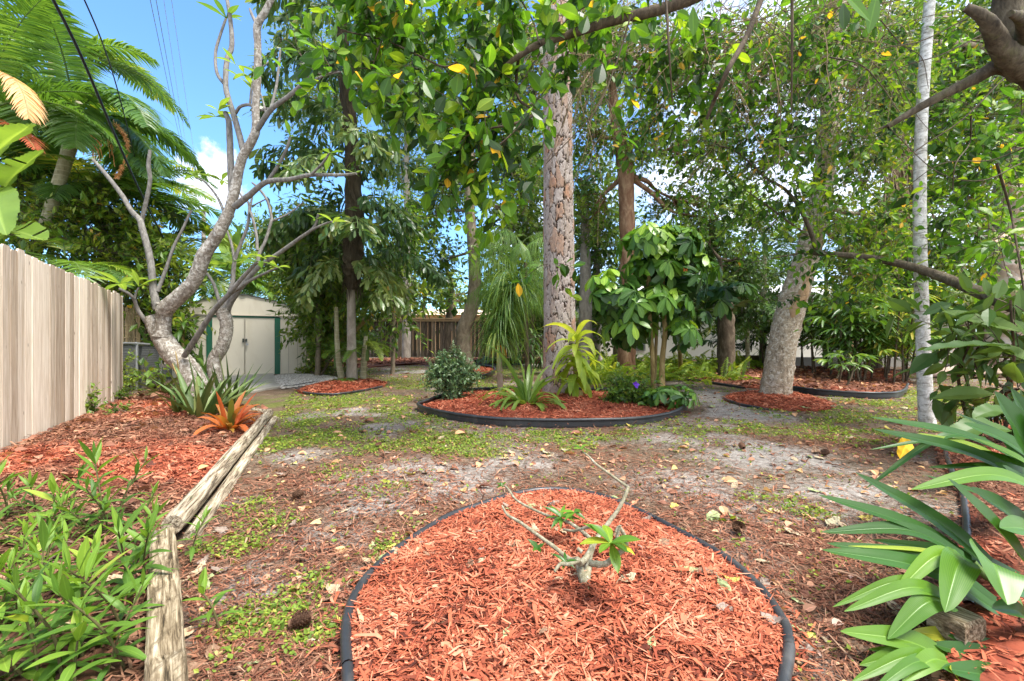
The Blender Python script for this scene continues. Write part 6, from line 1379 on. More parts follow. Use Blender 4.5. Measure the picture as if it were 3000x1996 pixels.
# --- aloes, bromeliad, snake plant
AL = [1., 1., .95, .85, .7, .5, .28, .03]
clumpleaf('aloe', 'biggest grey green aloe clump below the frangipani trunk', 'plant', G(590, 1232) + UPV * .03, 26, .78, .085, LM['aloe'], (.35, 1.45), .35, AL, 'aloes in the mulch bed', .16, .55, 0, .55)
clumpleaf('aloe', 'upright spiky aloe beside the bromeliad', 'plant', G(672, 1205) + UPV * .03, 30, .72, .06, LM['aloe'], (.5, 1.5), .3, AL, 'aloes in the mulch bed', .16, .55, 0, .4)
clumpleaf('aloe', 'small spreading pale aloe near the chain link fence', 'plant', G(478, 1160) + UPV * .02, 16, .65, .06, LM['aloe'], (.2, 1.2), .8, AL, 'aloes in the mulch bed', .08, .5, 0, .6)
clumpleaf('aloe', 'slim young aloe between the two biggest aloe clumps', 'plant', G(525, 1222) + UPV * .03, 12, .5, .05, LM['aloe'], (.6, 1.5), .25, AL, 'aloes in the mulch bed', .08, .55, 0, .5)
clumpleaf('snake_plant', 'dark upright snake plant at the shed corner', 'plant', G(580, 1130), 9, .85, .085, LM['dark'], (1., 1.5), .2, [.5, .8, 1, 1, .9, .7, .04], None, .1, .35, .06, .8)
clumpleaf('bromeliad', 'orange tinted bromeliad beside the log edging', 'plant', G(672, 1276) + UPV * .04, 30, .44, .068, LM['brom'], (.75, 1.45), 1.2, [.8, 1, 1, .9, .7, .04], None, .05, .35, .02, .55)
clumpleaf('flat_bromeliad', 'yellowish flat rosette lying between aloe and bromeliad', 'plant', G(570, 1262) + UPV * .02, 12, .4, .06, LM['lily'], (.05, .5), .6, [.7, 1, 1, .8, .5, .04], None, .05, .35, .02, .6)
t = thing('dry_stalks', 'two tall dry flower stalks bending out of the aloe', 'stalks', G(570, 1235)); mb = MB()
tube(mb, [G(572, 1240), P(545, 1160, 5.9), P(515, 1090, 5.9), P(505, 1065, 5.9)], [.012, .011, .009, .006], 6); mb.build('stalk', BK['cane'], t, smooth=True); mb = MB(); tube(mb, [G(560, 1240), P(535, 1150, 5.95), P(520, 1060, 5.95), P(514, 1030, 5.95)], [.011, .01, .008, .005], 6); mb.build('stalk', BK['cane'], t, smooth=True)
for q, lab in ((G(260, 1218), 'small leafy weed at the picket fence foot near the mulch'), (G(320, 1180), 'small leafy weed at the far end of the picket fence')):
    shrub('fence_weed', lab, q, [(q[0] * F / q[1] + CX, q[1] * 0 + (1180 if q[1] < 6.5 else 1150), 28, 30, q[1]), (q[0] * F / q[1] + CX + 15, 1195 if q[1] < 6.5 else 1165, 25, 18, q[1])], LM['mid'], .07, .035, 1.5, 'weeds along the picket fence', nl=8, spl=.2, tw=.003, lr=.008, rlo=.4, rhi=1.)
shrub('fence_weed', 'thin feathery weed in front of the chain link fence', G(360, 1150), [(365, 1080, 25, 50, 8.2), (350, 1120, 30, 30, 8.0), (380, 1130, 40, 20, 8.)], LM['weed'], .05, .025, 1.2, 'weeds along the picket fence', nl=10, spl=.25, tw=.003, lr=.008)
shrub('bed_shrub', 'low leafy plant behind the small pale aloe', G(440, 1135), [(430, 1100, 60, 28, 8.8), (470, 1115, 50, 22, 8.6)], LM['mid'], .13, .07, 1.4, nl=7, rlo=.3, rhi=1.)
shrub('bed_weed', 'tiny grey green seedling in the brown mulch', G(360, 1228), [(358, 1205, 22, 20, 5.9)], LM['mid'], .06, .03, 1.6, nl=8, spl=.14, tw=.003, lr=.006)
# --- young frangipani / desert rose in the nearest bed
zb_ = lambda L: [(1000 + a / 2.24, 1296 + b / 2.24) for a, b in L]
Ya = 1.6
t = thing('desert_rose', 'small crooked desert rose shrub with knobbly stems on bright mulch', 'shrub', P(1714, 1722, Ya)); mb = MB()
st = [([(1612, 965), (1605, 900), (1615, 850), (1622, 770), (1650, 680), (1700, 600), (1760, 520), (1830, 420), (1878, 310), (1868, 288), (1790, 230), (1680, 150), (1620, 90), (1582, 62)], [.031, .028, .025, .022, .019, .016, .014, .0125, .011, .0095, .0085, .0075, .0065, .006], (0, .45)),
      ([(1600, 950), (1565, 830), (1552, 775), (1500, 770), (1400, 690), (1290, 610), (1180, 530), (1090, 475), (1055, 415)], [.028, .023, .021, .015, .0125, .011, .01, .008, .005], (0, .3)),
      ([(1565, 800), (1615, 745), (1650, 660), (1625, 625), (1560, 570), (1480, 520), (1380, 490), (1280, 450), (1150, 380), (1090, 300), (1062, 285)], [.019, .017, .015, .0125, .011, .0105, .0095, .0085, .008, .007, .005], (0, .6)),
      ([(1625, 790), (1680, 800), (1740, 795), (1800, 745), (1855, 700), (1868, 640), (1825, 560), (1800, 590)], [.019, .018, .017, .015, .013, .011, .0095, .006], (-.03, -.1)),
      ([(1560, 775), (1500, 800), (1440, 800), (1398, 848)], [.014, .012, .01, .007], (0, -.08)), ([(1730, 570), (1660, 552), (1600, 562), (1520, 582), (1460, 572)], [.011, .01, .009, .008, .006], (.05, .2)), ([(1580, 720), (1550, 695)], [.012, .01], (.03, .04)), ([(1800, 660), (1815, 600), (1830, 545)], [.009, .008, .006], (-.1, -.1))]
for pts, r, dy in st:
    q = zb_(pts); r = [.56 * v + .001 for v in r]; tube(mb, [P(a, b, Ya + y) for (a, b), y in zip(q, np.linspace(dy[0], dy[1], len(q)))], r, 10, 9 * len(q), noise=.045, cap=True)
mb.build('stems', barkmat('knobbly_stem', (.1, .095, .055), (.22, .2, .13), (.35, .33, .24), 60., .6, (.44, .42, .34), .3, 50., .5), t, smooth=True)
ml = MB()
for (zx, zy, k, L, W, tl, dy) in ((1440, 490, 10, .085, .02, .5, .33), (1770, 660, 8, .095, .034, .1, -.12), (1765, 665, 4, .09, .03, .9, -.12), (1470, 785, 6, .045, .012, .4, -.02), (1575, 45, 7, .05, .013, .4, .45), (1050, 285, 5, .03, .014, .6, .6), (1530, 460, 5, .06, .02, .2, .3), (1290, 700, 4, .04, .02, .8, 0)):
    a, b = zb_([(zx, zy)])[0]; whorl(ml, P(a, b, Ya + dy)[None], A([[.1, -.25, 1]]), k, L, W, LANCE if W < .025 else OBOV, tl, .6, .35 + .4 * R.random(), .25, .2)
ml.build('leaves', LM['strap'], t, smooth=True)
# --- broad strap leaved plants, each leaf measured from base to tip
def straps(name, label, base, leaves, Yb, lm, canes=()):
    t = thing(name, label, 'plant', base, 'strap leaved plants by the yard edge'); ml = MB(); mw = MB()
    for bx, by, tx, ty, w, arch, yb, yt, tone in leaves:
        a = P(bx, by, yb); b = P(tx, ty, yt); L = np.linalg.norm(b - a); p = smooth_path([a, a * .6 + b * .4 + UPV * arch * L, b], 19); p += UPV * (-.0)
        W = w * (yb + yt) / 2 / F; d = nrm(np.gradient(p, axis=0)); up0 = A([R.normal() * .25, -.75, 1.]); sd = nrm(np.cross(d, up0)); nr = np.cross(sd, d)
        u_ = np.linspace(0, 1, 19); prof = np.clip(np.sin(np.pi * np.clip(.16 + .84 * u_ ** .9, 0, 1)) ** .62, .0, 1); prof[-1] = .03; rows = []
        for k, f in ((-1, .26), (-.5, .1), (-.06, 0.01), (0, -.02), (.06, .01), (.5, .1), (1, .26)):
            rows.append(p + sd * (k * W / 2 * prof)[:, None] + nr * (f * W * .5 * prof * (1 + .12 * np.sin(u_ * 17 + 3 * k)))[:, None])
        V = np.stack(rows, 1); i = np.arange(18)[:, None] * 7; j = np.arange(6)[None]
        ml.add(V, np.stack([i + j, i + j + 1, i + j + 8, i + j + 7], -1).reshape(-1, 4), np.clip(tone + .05 * R.normal(), 0, 1), np.tile(A([1, .5, .1, 0, .1, .5, 1.]), 19))
    for pts, r in canes: tube(mw, pts, r, 10, 24)
    ml.build('leaves', lm, t, smooth=True)
    if mw.n: mw.build('stem', BK['green'], t, smooth=True)
    return t
zc = lambda x, y: (2000 + x / 2.24, 1296 + y / 2.24)
def SL(l):
    o = []
    for (bx, by, tx, ty, w, arch, yb, yt, tone) in l: b = zc(bx, by); t_ = zc(tx, ty); o.append((*b, *t_, w / 2.24 * 1.22, arch, yb, yt, tone))
    return o
straps('strap_leaved_plant', 'largest dark green strap leaved plant leaning over the red mulch', G(2990, 1830), SL([
    (1900, 780, 890, 345, 100, .06, 1.7, 1.75, .4), (2020, 800, 1135, 200, 115, .05, 1.7, 1.85, .3), (1850, 750, 905, 590, 85, .12, 1.68, 1.7, .35), (2050, 1100, 915, 705, 120, .1, 1.55, 1.6, .45), (2060, 1060, 945, 662, 110, .1, 1.6, 1.66, .35), (1830, 760, 1085, 680, 26, .03, 1.66, 1.62, .95),
    (1820, 765, 1385, 1000, 95, .16, 1.6, 1.5, .75), (1850, 765, 1720, 1115, 165, .12, 1.58, 1.4, .7), (1990, 810, 2130, 1065, 250, .25, 1.55, 1.38, .65), (1700, 985, 985, 1080, 60, .14, 1.55, 1.5, .7), (1760, 1020, 1060, 1110, 85, .13, 1.5, 1.45, .6), (1760, 1060, 1345, 1292, 120, .16, 1.48, 1.4, .6), (2300, 860, 1740, 240, 190, .03, 1.75, 1.7, .3),
    (2330, 300, 1500, 310, 95, .1, 1.8, 1.75, .65), (2300, 620, 1880, 300, 160, .05, 1.9, 1.85, .2), (2340, 640, 2080, 560, 150, .08, 1.8, 1.7, .55), (2320, 520, 1590, 215, 50, .04, 1.95, 1.95, .4), (2300, 1200, 2030, 1090, 120, .1, 1.5, 1.42, .5), (2300, 1330, 1650, 880, 130, .05, 1.7, 1.6, .3), (2330, 1040, 2180, 1000, 90, .1, 1.5, 1.4, .5), (2250, 900, 1240, 640, 90, .05, 1.85, 1.85, .25), (2350, 420, 2100, 150, 110, .05, 1.9, 1.9, .3)]), 1.7, LM['strap'],
    [([G(2995, 1840), P(2960, 1740, 1.66), P(2880, 1680, 1.68), P(2850, 1645, 1.69)], [.02, .018, .014, .01])])
zd_ = lambda x, y: (2500 + x / 2.56, 1150 + y / 2.56)
def SL2(l):
    o = []
    for (bx, by, tx, ty, w, arch, yb, yt, tone) in l: b = zd_(bx, by); t_ = zd_(tx, ty); o.append((*b, *t_, w / 2.56 * 1.25, arch, yb, yt, tone))
    return o
straps('strap_leaved_plant', 'strap leaved plant with long horizontal leaves below the white palm', G(3060, 1480), SL2([
    (1330, 570, 130, 185, 80, .07, 2.3, 2.3, .35), (1330, 680, 150, 275, 105, .06, 2.2, 2.25, .3), (1340, 500, 825, 230, 125, .06, 2.2, 2.2, .5), (1340, 560, 905, 345, 70, .04, 2.25, 2.3, .65), (1320, 470, 1058, -5, 230, .02, 2.1, 2.1, .25), (1150, 520, 480, 305, 55, .05, 2.35, 2.35, .9), (1000, 420, 120, 430, 34, .08, 2.4, 2.4, .5), (1000, 350, 85, 725, 45, .14, 2.4, 2.3, .45), (1360, 620, 1100, 300, 90, .05, 2.3, 2.4, .4), (1400, 600, 1200, 60, 110, .02, 2.3, 2.4, .35), (1420, 640, 640, 420, 80, .07, 2.25, 2.3, .3), (1450, 700, 900, 540, 90, .08, 2.2, 2.2, .45), (1430, 520, 760, 150, 70, .04, 2.4, 2.45, .2), (1430, 420, 1180, -30, 150, .02, 2.3, 2.35, .15), (1450, 760, 560, 560, 60, .12, 2.3, 2.3, .35), (1480, 640, 1300, 160, 120, .03, 2.1, 2.1, .4)]), 2.2, LM['strap'])
straps('strap_leaved_plant', 'lowest strap leaved plant with pale torn leaves by the post stump', G(2960, 2040), SL([
    (1760, 1440, 1035, 1240, 130, .08, 1.4, 1.42, .72), (1660, 1430, 1160, 1462, 100, .1, 1.38, 1.38, .72), (1700, 1440, 1110, 1570, 80, .12, 1.36, 1.3, .8), (2300, 1580, 1640, 1322, 150, .05, 1.4, 1.42, .4), (2300, 1520, 1740, 1268, 120, .06, 1.45, 1.45, .3), (2050, 1420, 1505, 1240, 120, .08, 1.48, 1.48, .97), (1740, 1440, 1440, 1570, 100, .12, 1.36, 1.28, .7), (1680, 1440, 1240, 1640, 70, .1, 1.35, 1.25, .6), (2250, 1640, 1700, 1480, 140, .05, 1.36, 1.3, .45), (1700, 1425, 1215, 1360, 60, .05, 1.42, 1.42, .8), (1820, 1600, 1750, 1480, 90, .1, 1.32, 1.3, .95)]), 1.4, LM['strap'])
t = thing('yellow_leaf', 'drooping bright yellow leaf under the strap leaved plant', 'leaf', P(2650, 1310, 2.5)); mb = MB(); paddle(mb, P(2672, 1300, 2.5), P(2636, 1345, 2.45), .1, [0, 0, .03], .6, (0, -1, .3)); mb.build('blade', LM['yellow'], t, smooth=True)
# --- broad leaved shrub at the yard edge
t = shrub('broad_leaved_shrub', 'dark glossy broad leaved shrub standing in front of the fig roots', G(2960, 1290), [(2880, 960, 110, 70, 3.9, .8), (2960, 1040, 60, 50, 3.7, .7), (2850, 990, 80, 40, 3.9, .5), (2960, 880, 60, 60, 3.6, .7), (2985, 1140, 40, 50, 3.5), (2800, 990, 70, 40, 4.0, .5)], LM['dark'], .19, .085, 1.4, nl=6, shape=OVATE, rlo=.35, rhi=1., lgrav=.35, spl=.5, tw=.005, lr=.02)
ml = MB(); paddle(ml, P(2960, 1015, 3.5), P(2705, 1028, 3.3), .14, [0, 0, .02], .35, (0, -.2, 1)); paddle(ml, P(2960, 1260, 3.0), P(2760, 1300, 2.9), .14, [0, 0, .06], .6); paddle(ml, P(2980, 1225, 3.2), P(2850, 1225, 3.1), .12, [0, 0, .05], .6); ml.build('broad_leaves', LM['dark'], t, smooth=True)
shrub('low_foliage', 'low dark leafy plant beside the white palm foot', G(2900, 1255), [(2900, 1215, 70, 30, 4.2), (2960, 1200, 50, 35, 4.1)], LM['dark'], .12, .06, 1.4, nl=6, shape=OVATE, spl=.3, tw=.004, lr=.012, rlo=.3, rhi=.9)
BK['shoot'] = barkmat('shoot_stem', (.05, .045, .02), (.1, .09, .035), (.17, .14, .06), 20., .3)
# --- lance leaved shoots near the square timber
def shoot(h, n, L, W, lean, tone):
    t = thing('leafy_shoot', 'leafy shoot', 'plant', (0, 0, 0), 'lance leaved shoots beside the square timber'); mb = MB()
    p, _ = tube(mb, [[0, 0, -.02], [lean[0] * .3, lean[1] * .3, h * .5], [lean[0], lean[1], h]], [.0042, .0036, .0024], 6, 16); mb.build('stem', BK['shoot'], t, smooth=True)
    ml = MB(); k = np.arange(n); tt = .25 + .75 * (k // 2 + .0) / max(1, (n - 1) // 2); pos = A([np.interp(x * 15, np.arange(16), p[:, i]) for x in tt for i in range(3)]).reshape(-1, 3)
    a = (k % 2) * np.pi + (k // 2) * 1.57 + .3 * R.normal(size=n); el = .25 + 1.0 * tt ** 3 + .15 * R.normal(size=n)
    d = np.stack([np.cos(a) * np.cos(el), np.sin(a) * np.cos(el), np.sin(el)], -1); s_ = np.where(tt > .97, .7, 1.) * (.8 + .35 * R.random(n))
    ribbon(ml, pos, d, UPV + .15 * R.normal(size=(n, 3)), L * s_, W * s_, [.12, .55, .95, 1, .8, .5, .04], .9 - .7 * tt, .3, np.clip(tone + .3 * (tt - .5) + .1 * R.normal(size=n), 0, 1)); ml.build('leaves', LM['shoot'], t, smooth=True)
    return t
protos = [shoot(.23, 14, .115, .02, (.03, .02), .45), shoot(.31, 18, .115, .021, (.09, -.03), .5), shoot(.16, 12, .1, .02, (-.05, .03), .6), shoot(.27, 16, .105, .018, (-.09, -.05), .35), shoot(.11, 10, .085, .018, (.04, -.04), .6), shoot(.2, 12, .125, .032, (.0, -.02), .65)]
used = set()
def copy_tree(o, par=None):
    c = o.copy(); COL.objects.link(c)
    if par is not None: c.parent = par
    for ch in list(o.children): copy_tree(ch, c)
    return c
def put_shoot(i, x, y, z, s=1., rz=None):
    o = protos[i]
    if i in used: o = copy_tree(o)
    used.add(i); o.location = (x, y, z); o.rotation_euler = (.12 * R.normal(), .12 * R.normal(), R.random() * 6.28 if rz is None else rz); o.scale = (s, s, s)
    lab = 'tall' if i in (1, 3) else ('broad leaved' if i == 5 else ('short' if i in (2, 4) else 'medium'))
    px = x * F / y + CX; py = CY + F * (CH - z) / y
    if px > 480: w = 'sprawling across the square timber onto the soil'
    elif px > 330: w = 'rooted close against the square timber'
    elif y > 2.15: w = 'at the orange mulch side of the patch'
    elif y > 1.6: w = 'in the middle of the patch'
    else: w = 'at the near end of the patch'
    o['label'] = f'{lab} lance leaved green shoot {w}'
    return o
for (px, py, i, s) in ((300, 1600, 1, 1.25), (335, 1570, 3, 1.2), (240, 1985, 5, 1.3), (375, 1900, 1, 1.1), (640, 1850, 4, 1.1), (560, 1640, 2, .9), (420, 1660, 0, .9), (60, 1950, 1, 1.0), (120, 2040, 5, 1.1), (420, 1560, 2, 1.), (30, 1560, 1, 1.1), (60, 1640, 3, 1.2), (200, 1800, 0, 1.), (300, 1760, 2, 1.), (180, 1590, 3, 1.05), (110, 1540, 0, .95)):
    q = G(px, py); put_shoot(i, q[0], q[1], .03, s)
cnt = 0
while cnt < 42:
    px = -120 + 560 * R.random(); py = 1500 + 620 * R.random() ** 1.1
    if px > 470 - .1 * (py - 1500) : continue
    if py < 1560 + .12 * (px - 100) and R.random() < .6: continue
    q = G(px, py); put_shoot(int(R.integers(0, 6)), q[0], q[1], .03, .7 + .5 * R.random()); cnt += 1
# thin crossing bare stems among the shoots
# --- fallen leaves: things one could pick up
def fallen(L, W, curl, fold):
    mb = MB(); n = 12; u_ = np.linspace(0, 1, n); prof = np.sin(np.pi * np.clip(.06 + .92 * u_, 0, 1)) ** .75 * (1 + .12 * R.normal(size=n)); rows = []
    x_ = (u_ - .5) * L; zc_ = curl * L * ((u_ - .5) ** 2 * 4) * (1 + .3 * R.normal())
    for k in (-1, -.5, 0, .5, 1):
        rows.append(np.stack([x_ + .04 * L * R.normal(size=n) * abs(k), k * W / 2 * prof, zc_ + fold * abs(k) ** 1.4 * W * prof * .6 + .05 * W * R.normal(size=n)], -1))
    V = np.stack(rows, 1); V[..., 2] -= V[..., 2].min() - .002; i = np.arange(n - 1)[:, None] * 5; j = np.arange(4)[None]
    mb.add(V, np.stack([i + j, i + j + 1, i + j + 6, i + j + 5], -1).reshape(-1, 4), .5, np.tile(A([1, .6, 0, .6, 1.]), n))
    st = np.stack([[-L * .5, 0, V[0, 2, 2]], [-L * .68, .02 * L, V[0, 2, 2] + .01], [-L * .85, .05 * L, .006]]); tubes(mb, st[None], np.full((1, 3), .0014), 4)
    return mb
FC = {'tan': [(0, (.3, .2, .12)), (.5, (.46, .35, .22)), (1, (.56, .46, .32))], 'brown': [(0, (.13, .07, .04)), (.5, (.24, .14, .085)), (1, (.34, .22, .14))], 'yellow': [(0, (.4, .32, .05)), (.5, (.55, .45, .09)), (1, (.62, .55, .2))], 'greyish': [(0, (.2, .15, .12)), (1, (.34, .27, .22))], 'pale green': [(0, (.16, .24, .08)), (.5, (.3, .36, .16)), (1, (.44, .44, .26))], 'cream': [(0, (.36, .31, .18)), (1, (.5, .45, .3))]}
FM = {}
for k_, stp in FC.items():
    m, nt = newmat('fallen_leaf_' + k_.replace(' ', '_')); n_ = noise(nt, objco(nt), 28., 5, .7); c = ramp(nt, [(.25 + .5 * a, b) for a, b in stp], n_)
    c = mixc(nt, ramp(nt, [(0., grey(.45)), (.14, grey(0.))], attr(nt, 'lv')), c, (.5, .42, .25)); c = mixc(nt, ramp(nt, [(.6, grey(0)), (.68, grey(.7))], noise(nt, objco(nt), 60., 3)), c, (.1, .06, .035))
    finish(nt, c, .6, n_, .3, .003, spec=.3, trans=.12); FM[k_] = m
LP = {}
for k_ in FC:
    LP[k_] = [fallen(.1, .055, .22 * R.random() + .03, .35 * R.random()).build('fallen_leaf', FM[k_], loc=(0, 0, 0)) for _ in range(2)]
lused = set()
def ground_z(x, y):
    xa = A([x]); ya = A([y])
    for b, n_ in ((bed_near, 'on the red mulch by the desert rose'), (bed_pine, 'on the red mulch round the pine'), (bed_left, 'in the planting bed behind the log edging'), (bed_right, 'under the strap leaved plants'), (bed_lean, 'on the mulch by the leaning tree'), (bed_rhap, 'under the lady palms'), (bed_fish, 'under the fishtail palm')):
        if b.s_of(xa, ya)[0] < 1: return float(b.z(xa, ya)[0]) + .012, n_
    px = x * F / y + CX; py = CY + F / y
    if py > 1700 and px < 1000: w = 'on the soil between the square timber and red mulch'
    elif px > 2200 and py > 1500: w = 'on the dark soil below the strap leaved plants'
    elif py > 1380: w = 'on the open sandy soil past the desert rose bed'
    elif px > 2050: w = 'on the mossy ground near the white palm'
    elif px < 1150: w = 'on the mossy ground between log edging and pine bed'
    else: w = 'on the open ground in front of the pine bed'
    return float(gzv(ya)[0] + bumpz(xa, ya)[0]) + .004, w
def put_fall(px, py, col, s, rz=None):
    q = G(px, py); z, w = ground_z(q[0], q[1]); i = int(R.integers(0, 2)); o = LP[col][i]
    if (col, i) in lused:
        o = o.copy(); COL.objects.link(o)
    lused.add((col, i)); o.location = (q[0], q[1], z); s = s * q[1] / F / .1; o.scale = (s, s, s); o.rotation_euler = (.25 * R.normal() + (3.14 if R.random() < .3 else 0), .2 * R.normal(), R.random() * 6.28 if rz is None else rz)
    if abs(o.rotation_euler[0]) > 2: o.location.z += .02 * s
    o['label'] = f'{col} fallen leaf {w}'; o['category'] = 'leaf'; o['group'] = 'fallen leaves'
for (px, py, col, s) in ((1838, 1810, 'cream', 60), (2143, 1755, 'yellow', 46), (2115, 1768, 'greyish', 36), (2120, 1860, 'greyish', 54), (2260, 1865, 'greyish', 60), (2240, 1650, 'cream', 32), (2355, 1900, 'greyish', 60), (2350, 1945, 'cream', 44), (2320, 1980, 'greyish', 70), (2340, 1772, 'pale green', 58), (2340, 1850, 'pale green', 44), (2380, 1870, 'yellow', 60), (2300, 1745, 'tan', 30), (2080, 1605, 'greyish', 36), (2090, 1520, 'pale green', 60), (2150, 1515, 'pale green', 44), (2320, 1560, 'tan', 50), (2280, 1560, 'pale green', 30), (2440, 1535, 'cream', 60), (2310, 1748, 'brown', 50), (2500, 1900, 'brown', 70), (2550, 1880, 'brown', 60), (2420, 1880, 'tan', 44), (2620, 1790, 'tan', 60),
    (1470, 1906, 'pale green', 32), (1485, 1980, 'pale green', 40), (1590, 1970, 'brown', 40), (1910, 1990, 'pale green', 44), (2015, 1690, 'pale green', 34), (1290, 1925, 'brown', 40), (1500, 1702, 'brown', 28), (1720, 1845, 'pale green', 24), (1497, 1700, 'cream', 26), (1990, 1840, 'brown', 30), (1640, 1810, 'tan', 36), (1680, 1685, 'brown', 26), (1550, 1530, 'pale green', 24), (1490, 1555, 'pale green', 26), (1610, 1560, 'greyish', 30), (2030, 1690, 'brown', 24),
    (1045, 1710, 'tan', 50), (1090, 1600, 'pale green', 36), (1118, 1650, 'cream', 36), (1155, 1655, 'cream', 40), (1080, 1648, 'tan', 40), (1010, 1830, 'yellow', 60), (1100, 1530, 'brown', 30), (1010, 1500, 'tan', 30), (1250, 1425, 'brown', 40), (1260, 1435, 'tan', 24), (760, 1795, 'greyish', 46), (560, 1760, 'brown', 60), (570, 1690, 'tan', 60), (590, 1670, 'cream', 44), (640, 1680, 'greyish', 50), (650, 1560, 'greyish', 40), (620, 1930, 'brown', 66), (680, 1930, 'tan', 50), (740, 1950, 'pale green', 60), (560, 1980, 'brown', 70), (640, 1960, 'yellow', 40), (690, 1980, 'brown', 40), (545, 1870, 'tan', 60), (940, 1880, 'tan', 36), (660, 1340, 'tan', 30), (870, 1700, 'tan', 36), (880, 1690, 'yellow', 30), (600, 1730, 'pale green', 50), (120, 1670, 'tan', 70), (160, 1690, 'greyish', 80), (80, 1760, 'brown', 80), (140, 1780, 'tan', 70), (210, 1900, 'tan', 60), (250, 1690, 'greyish', 40), (330, 1760, 'tan', 60), (380, 1630, 'tan', 40), (100, 1870, 'greyish', 50),
    (1600, 1330, 'cream', 36), (1590, 1322, 'yellow', 24), (1610, 1340, 'tan', 30), (1840, 1250, 'yellow', 24), (1690, 1275, 'yellow', 30), (1955, 1250, 'cream', 40), (2000, 1400, 'tan', 30), (2390, 1330, 'brown', 40), (2400, 1345, 'tan', 30), (1290, 1290, 'tan', 30), (1060, 1270, 'brown', 30), (1500, 1330, 'tan', 26), (2240, 1500, 'pale green', 30), (2620, 1330, 'tan', 40), (2700, 1360, 'brown', 50), (2560, 1400, 'cream', 36), (2690, 1440, 'tan', 36), (2760, 1200, 'yellow', 50), (2820, 1190, 'yellow', 40), (2600, 1260, 'yellow', 36), (2520, 1240, 'tan', 30), (2650, 1200, 'cream', 30)):
    put_fall(px, py, col, s)
cols = list(FC); pw_ = [.3, .22, .14, .16, .1, .08]
cnt = 0
while cnt < 150:
    py = 1190 + 700 * R.random() ** 2.2; px = 560 + 2200 * R.random()
    if py < 1255 and 1220 < px < 2010: continue
    put_fall(px, py, cols[R.choice(6, p=pw_)], (14 + .045 * (py - 1100)) * (.6 + .8 * R.random())); cnt += 1
# --- pine cones
CM = barkmat('pine_cone_scales', (.06, .035, .022), (.17, .09, .055), (.3, .18, .11), 30., 1.)
mb = MB(); n = 90; k = np.arange(n); tt = k / n; a = k * 2.4; rr = .026 * np.sin(np.pi * (.08 + .88 * tt)) ** .7
c = np.stack([rr * np.cos(a), rr * np.sin(a), .006 + .06 * tt], -1); d = np.stack([np.cos(a), np.sin(a), .5 + .6 * tt], -1)
ribbon(mb, c * [.6, .6, 1], nrm(d), UPV, .019, .016, [.7, 1, .8, .2], 0., .2, R.random(n)); tubes(mb, A([[[0, 0, .002], [0, 0, .035], [0, 0, .064]]]), A([[.013, .017, .006]]), 10, .2)
pc_ = mb.build('pine_cone', CM, loc=(0, 0, 0))
for i, (px, py, lab) in enumerate(((845, 1855, 'brown pine cone on the weeds by the square timber'), (2150, 1556, 'brown pine cone beside the broken green sprig'), (2400, 1338, 'small brown pine cone on the grey sand toward the white palm'), (2180, 1322, 'small brown pine cone on the open sand before the leaning tree'), (850, 1470, 'brown pine cone on the moss beside the log edging'))):
    o = pc_ if i == 0 else pc_.copy()
    if i: COL.objects.link(o)
    q = G(px, py); o.location = (q[0], q[1], q[2] + .03); o.rotation_euler = (1.35, 0, R.random() * 6.28); tag(o, lab, 'pine cone', 'pine cones')
t = thing('broken_sprig', 'broken green leafy sprig lying beside a pine cone', 'sprig', G(2110, 1520)); mb = MB(); ml = MB()
sprays(mb, ml, G(2080, 1525)[None] + UPV * .02, A([[1, -.2, .05]]), .2, .003, 8, .045, .026, OVATE, .1, .05, 6, .1, A([.9]), .2); mb.build('stem', BK['twig'], t); ml.build('leaves', LM['bright'], t)
t = thing('butterfly', 'tiny orange and black butterfly over the umbrella tree leaves', 'butterfly', P(2008, 792, 8)); mb = MB()
m, nt = newmat('orange_wing'); finish(nt, ramp(nt, [(.0, (.6, .16, .02)), (.6, (.6, .18, .02)), (.75, (.02, .015, .01))], attr(nt, 'lv')), .7); c = P(2008, 792, 8.)
ribbon(mb, np.repeat(c[None], 4, 0), A([[.8, 0, .7], [-.8, 0, .7], [.8, 0, -.3], [-.8, 0, -.3]]), A([[0, -1, .2]] * 4), A([.05, .05, .04, .04]), .04, [.2, .8, 1, .7, .2], 0, .1); mb.build('wings', m, t)
mb = MB(); tubes(mb, A([[c + [0, 0, -.02], c, c + [0, 0, .025]]]), A([[.003, .004, .003]]), 6); mb.build('body', BLK, t)
# ================================================================ LIGHT, SKY, CAMERA
w = bpy.data.worlds.new('World'); sc.world = w; w.use_nodes = True; nt = w.node_tree; nt.nodes.clear()
SUN_EL, SUN_AZ = 64., 120.      # degrees; azimuth clockwise from +Y
sky = nt.nodes.new('ShaderNodeTexSky'); sky.sky_type = 'NISHITA'; sky.sun_disc = False; sky.sun_elevation = math.radians(SUN_EL); sky.sun_rotation = math.radians(SUN_AZ)
sky.air_density = 1.0; sky.dust_density = .6; sky.ozone_density = 2.0
tc = nt.nodes.new('ShaderNodeTexCoord')
mp = nt.nodes.new('ShaderNodeMapping'); nt.links.new(tc.outputs['Generated'], mp.inputs[0]); mp.inputs['Scale'].default_value = (1.6, 1.6, 3.2)
n1 = noise(nt, mp.outputs[0], 2.1, 7, .6, .2)
dx = nt.nodes.new('ShaderNodeSeparateXYZ'); nt.links.new(tc.outputs['Generated'], dx.inputs[0])
bias = mathn(nt, 'ADD', mathn(nt, 'MULTIPLY', ramp(nt, [(.0, grey(0)), (.6, grey(1))], mathn(nt, 'ADD', dx.outputs[0], .25)), .3), mathn(nt, 'MULTIPLY', ramp(nt, [(.2, grey(0)), (.8, grey(1))], mathn(nt, 'SUBTRACT', .35, dx.outputs[1])), .42))  # the Y term adds unseen cloud behind the camera to whiten ambient light
cl = ramp(nt, [(.66, grey(0)), (.92, grey(.8))], mathn(nt, 'ADD', n1, bias))
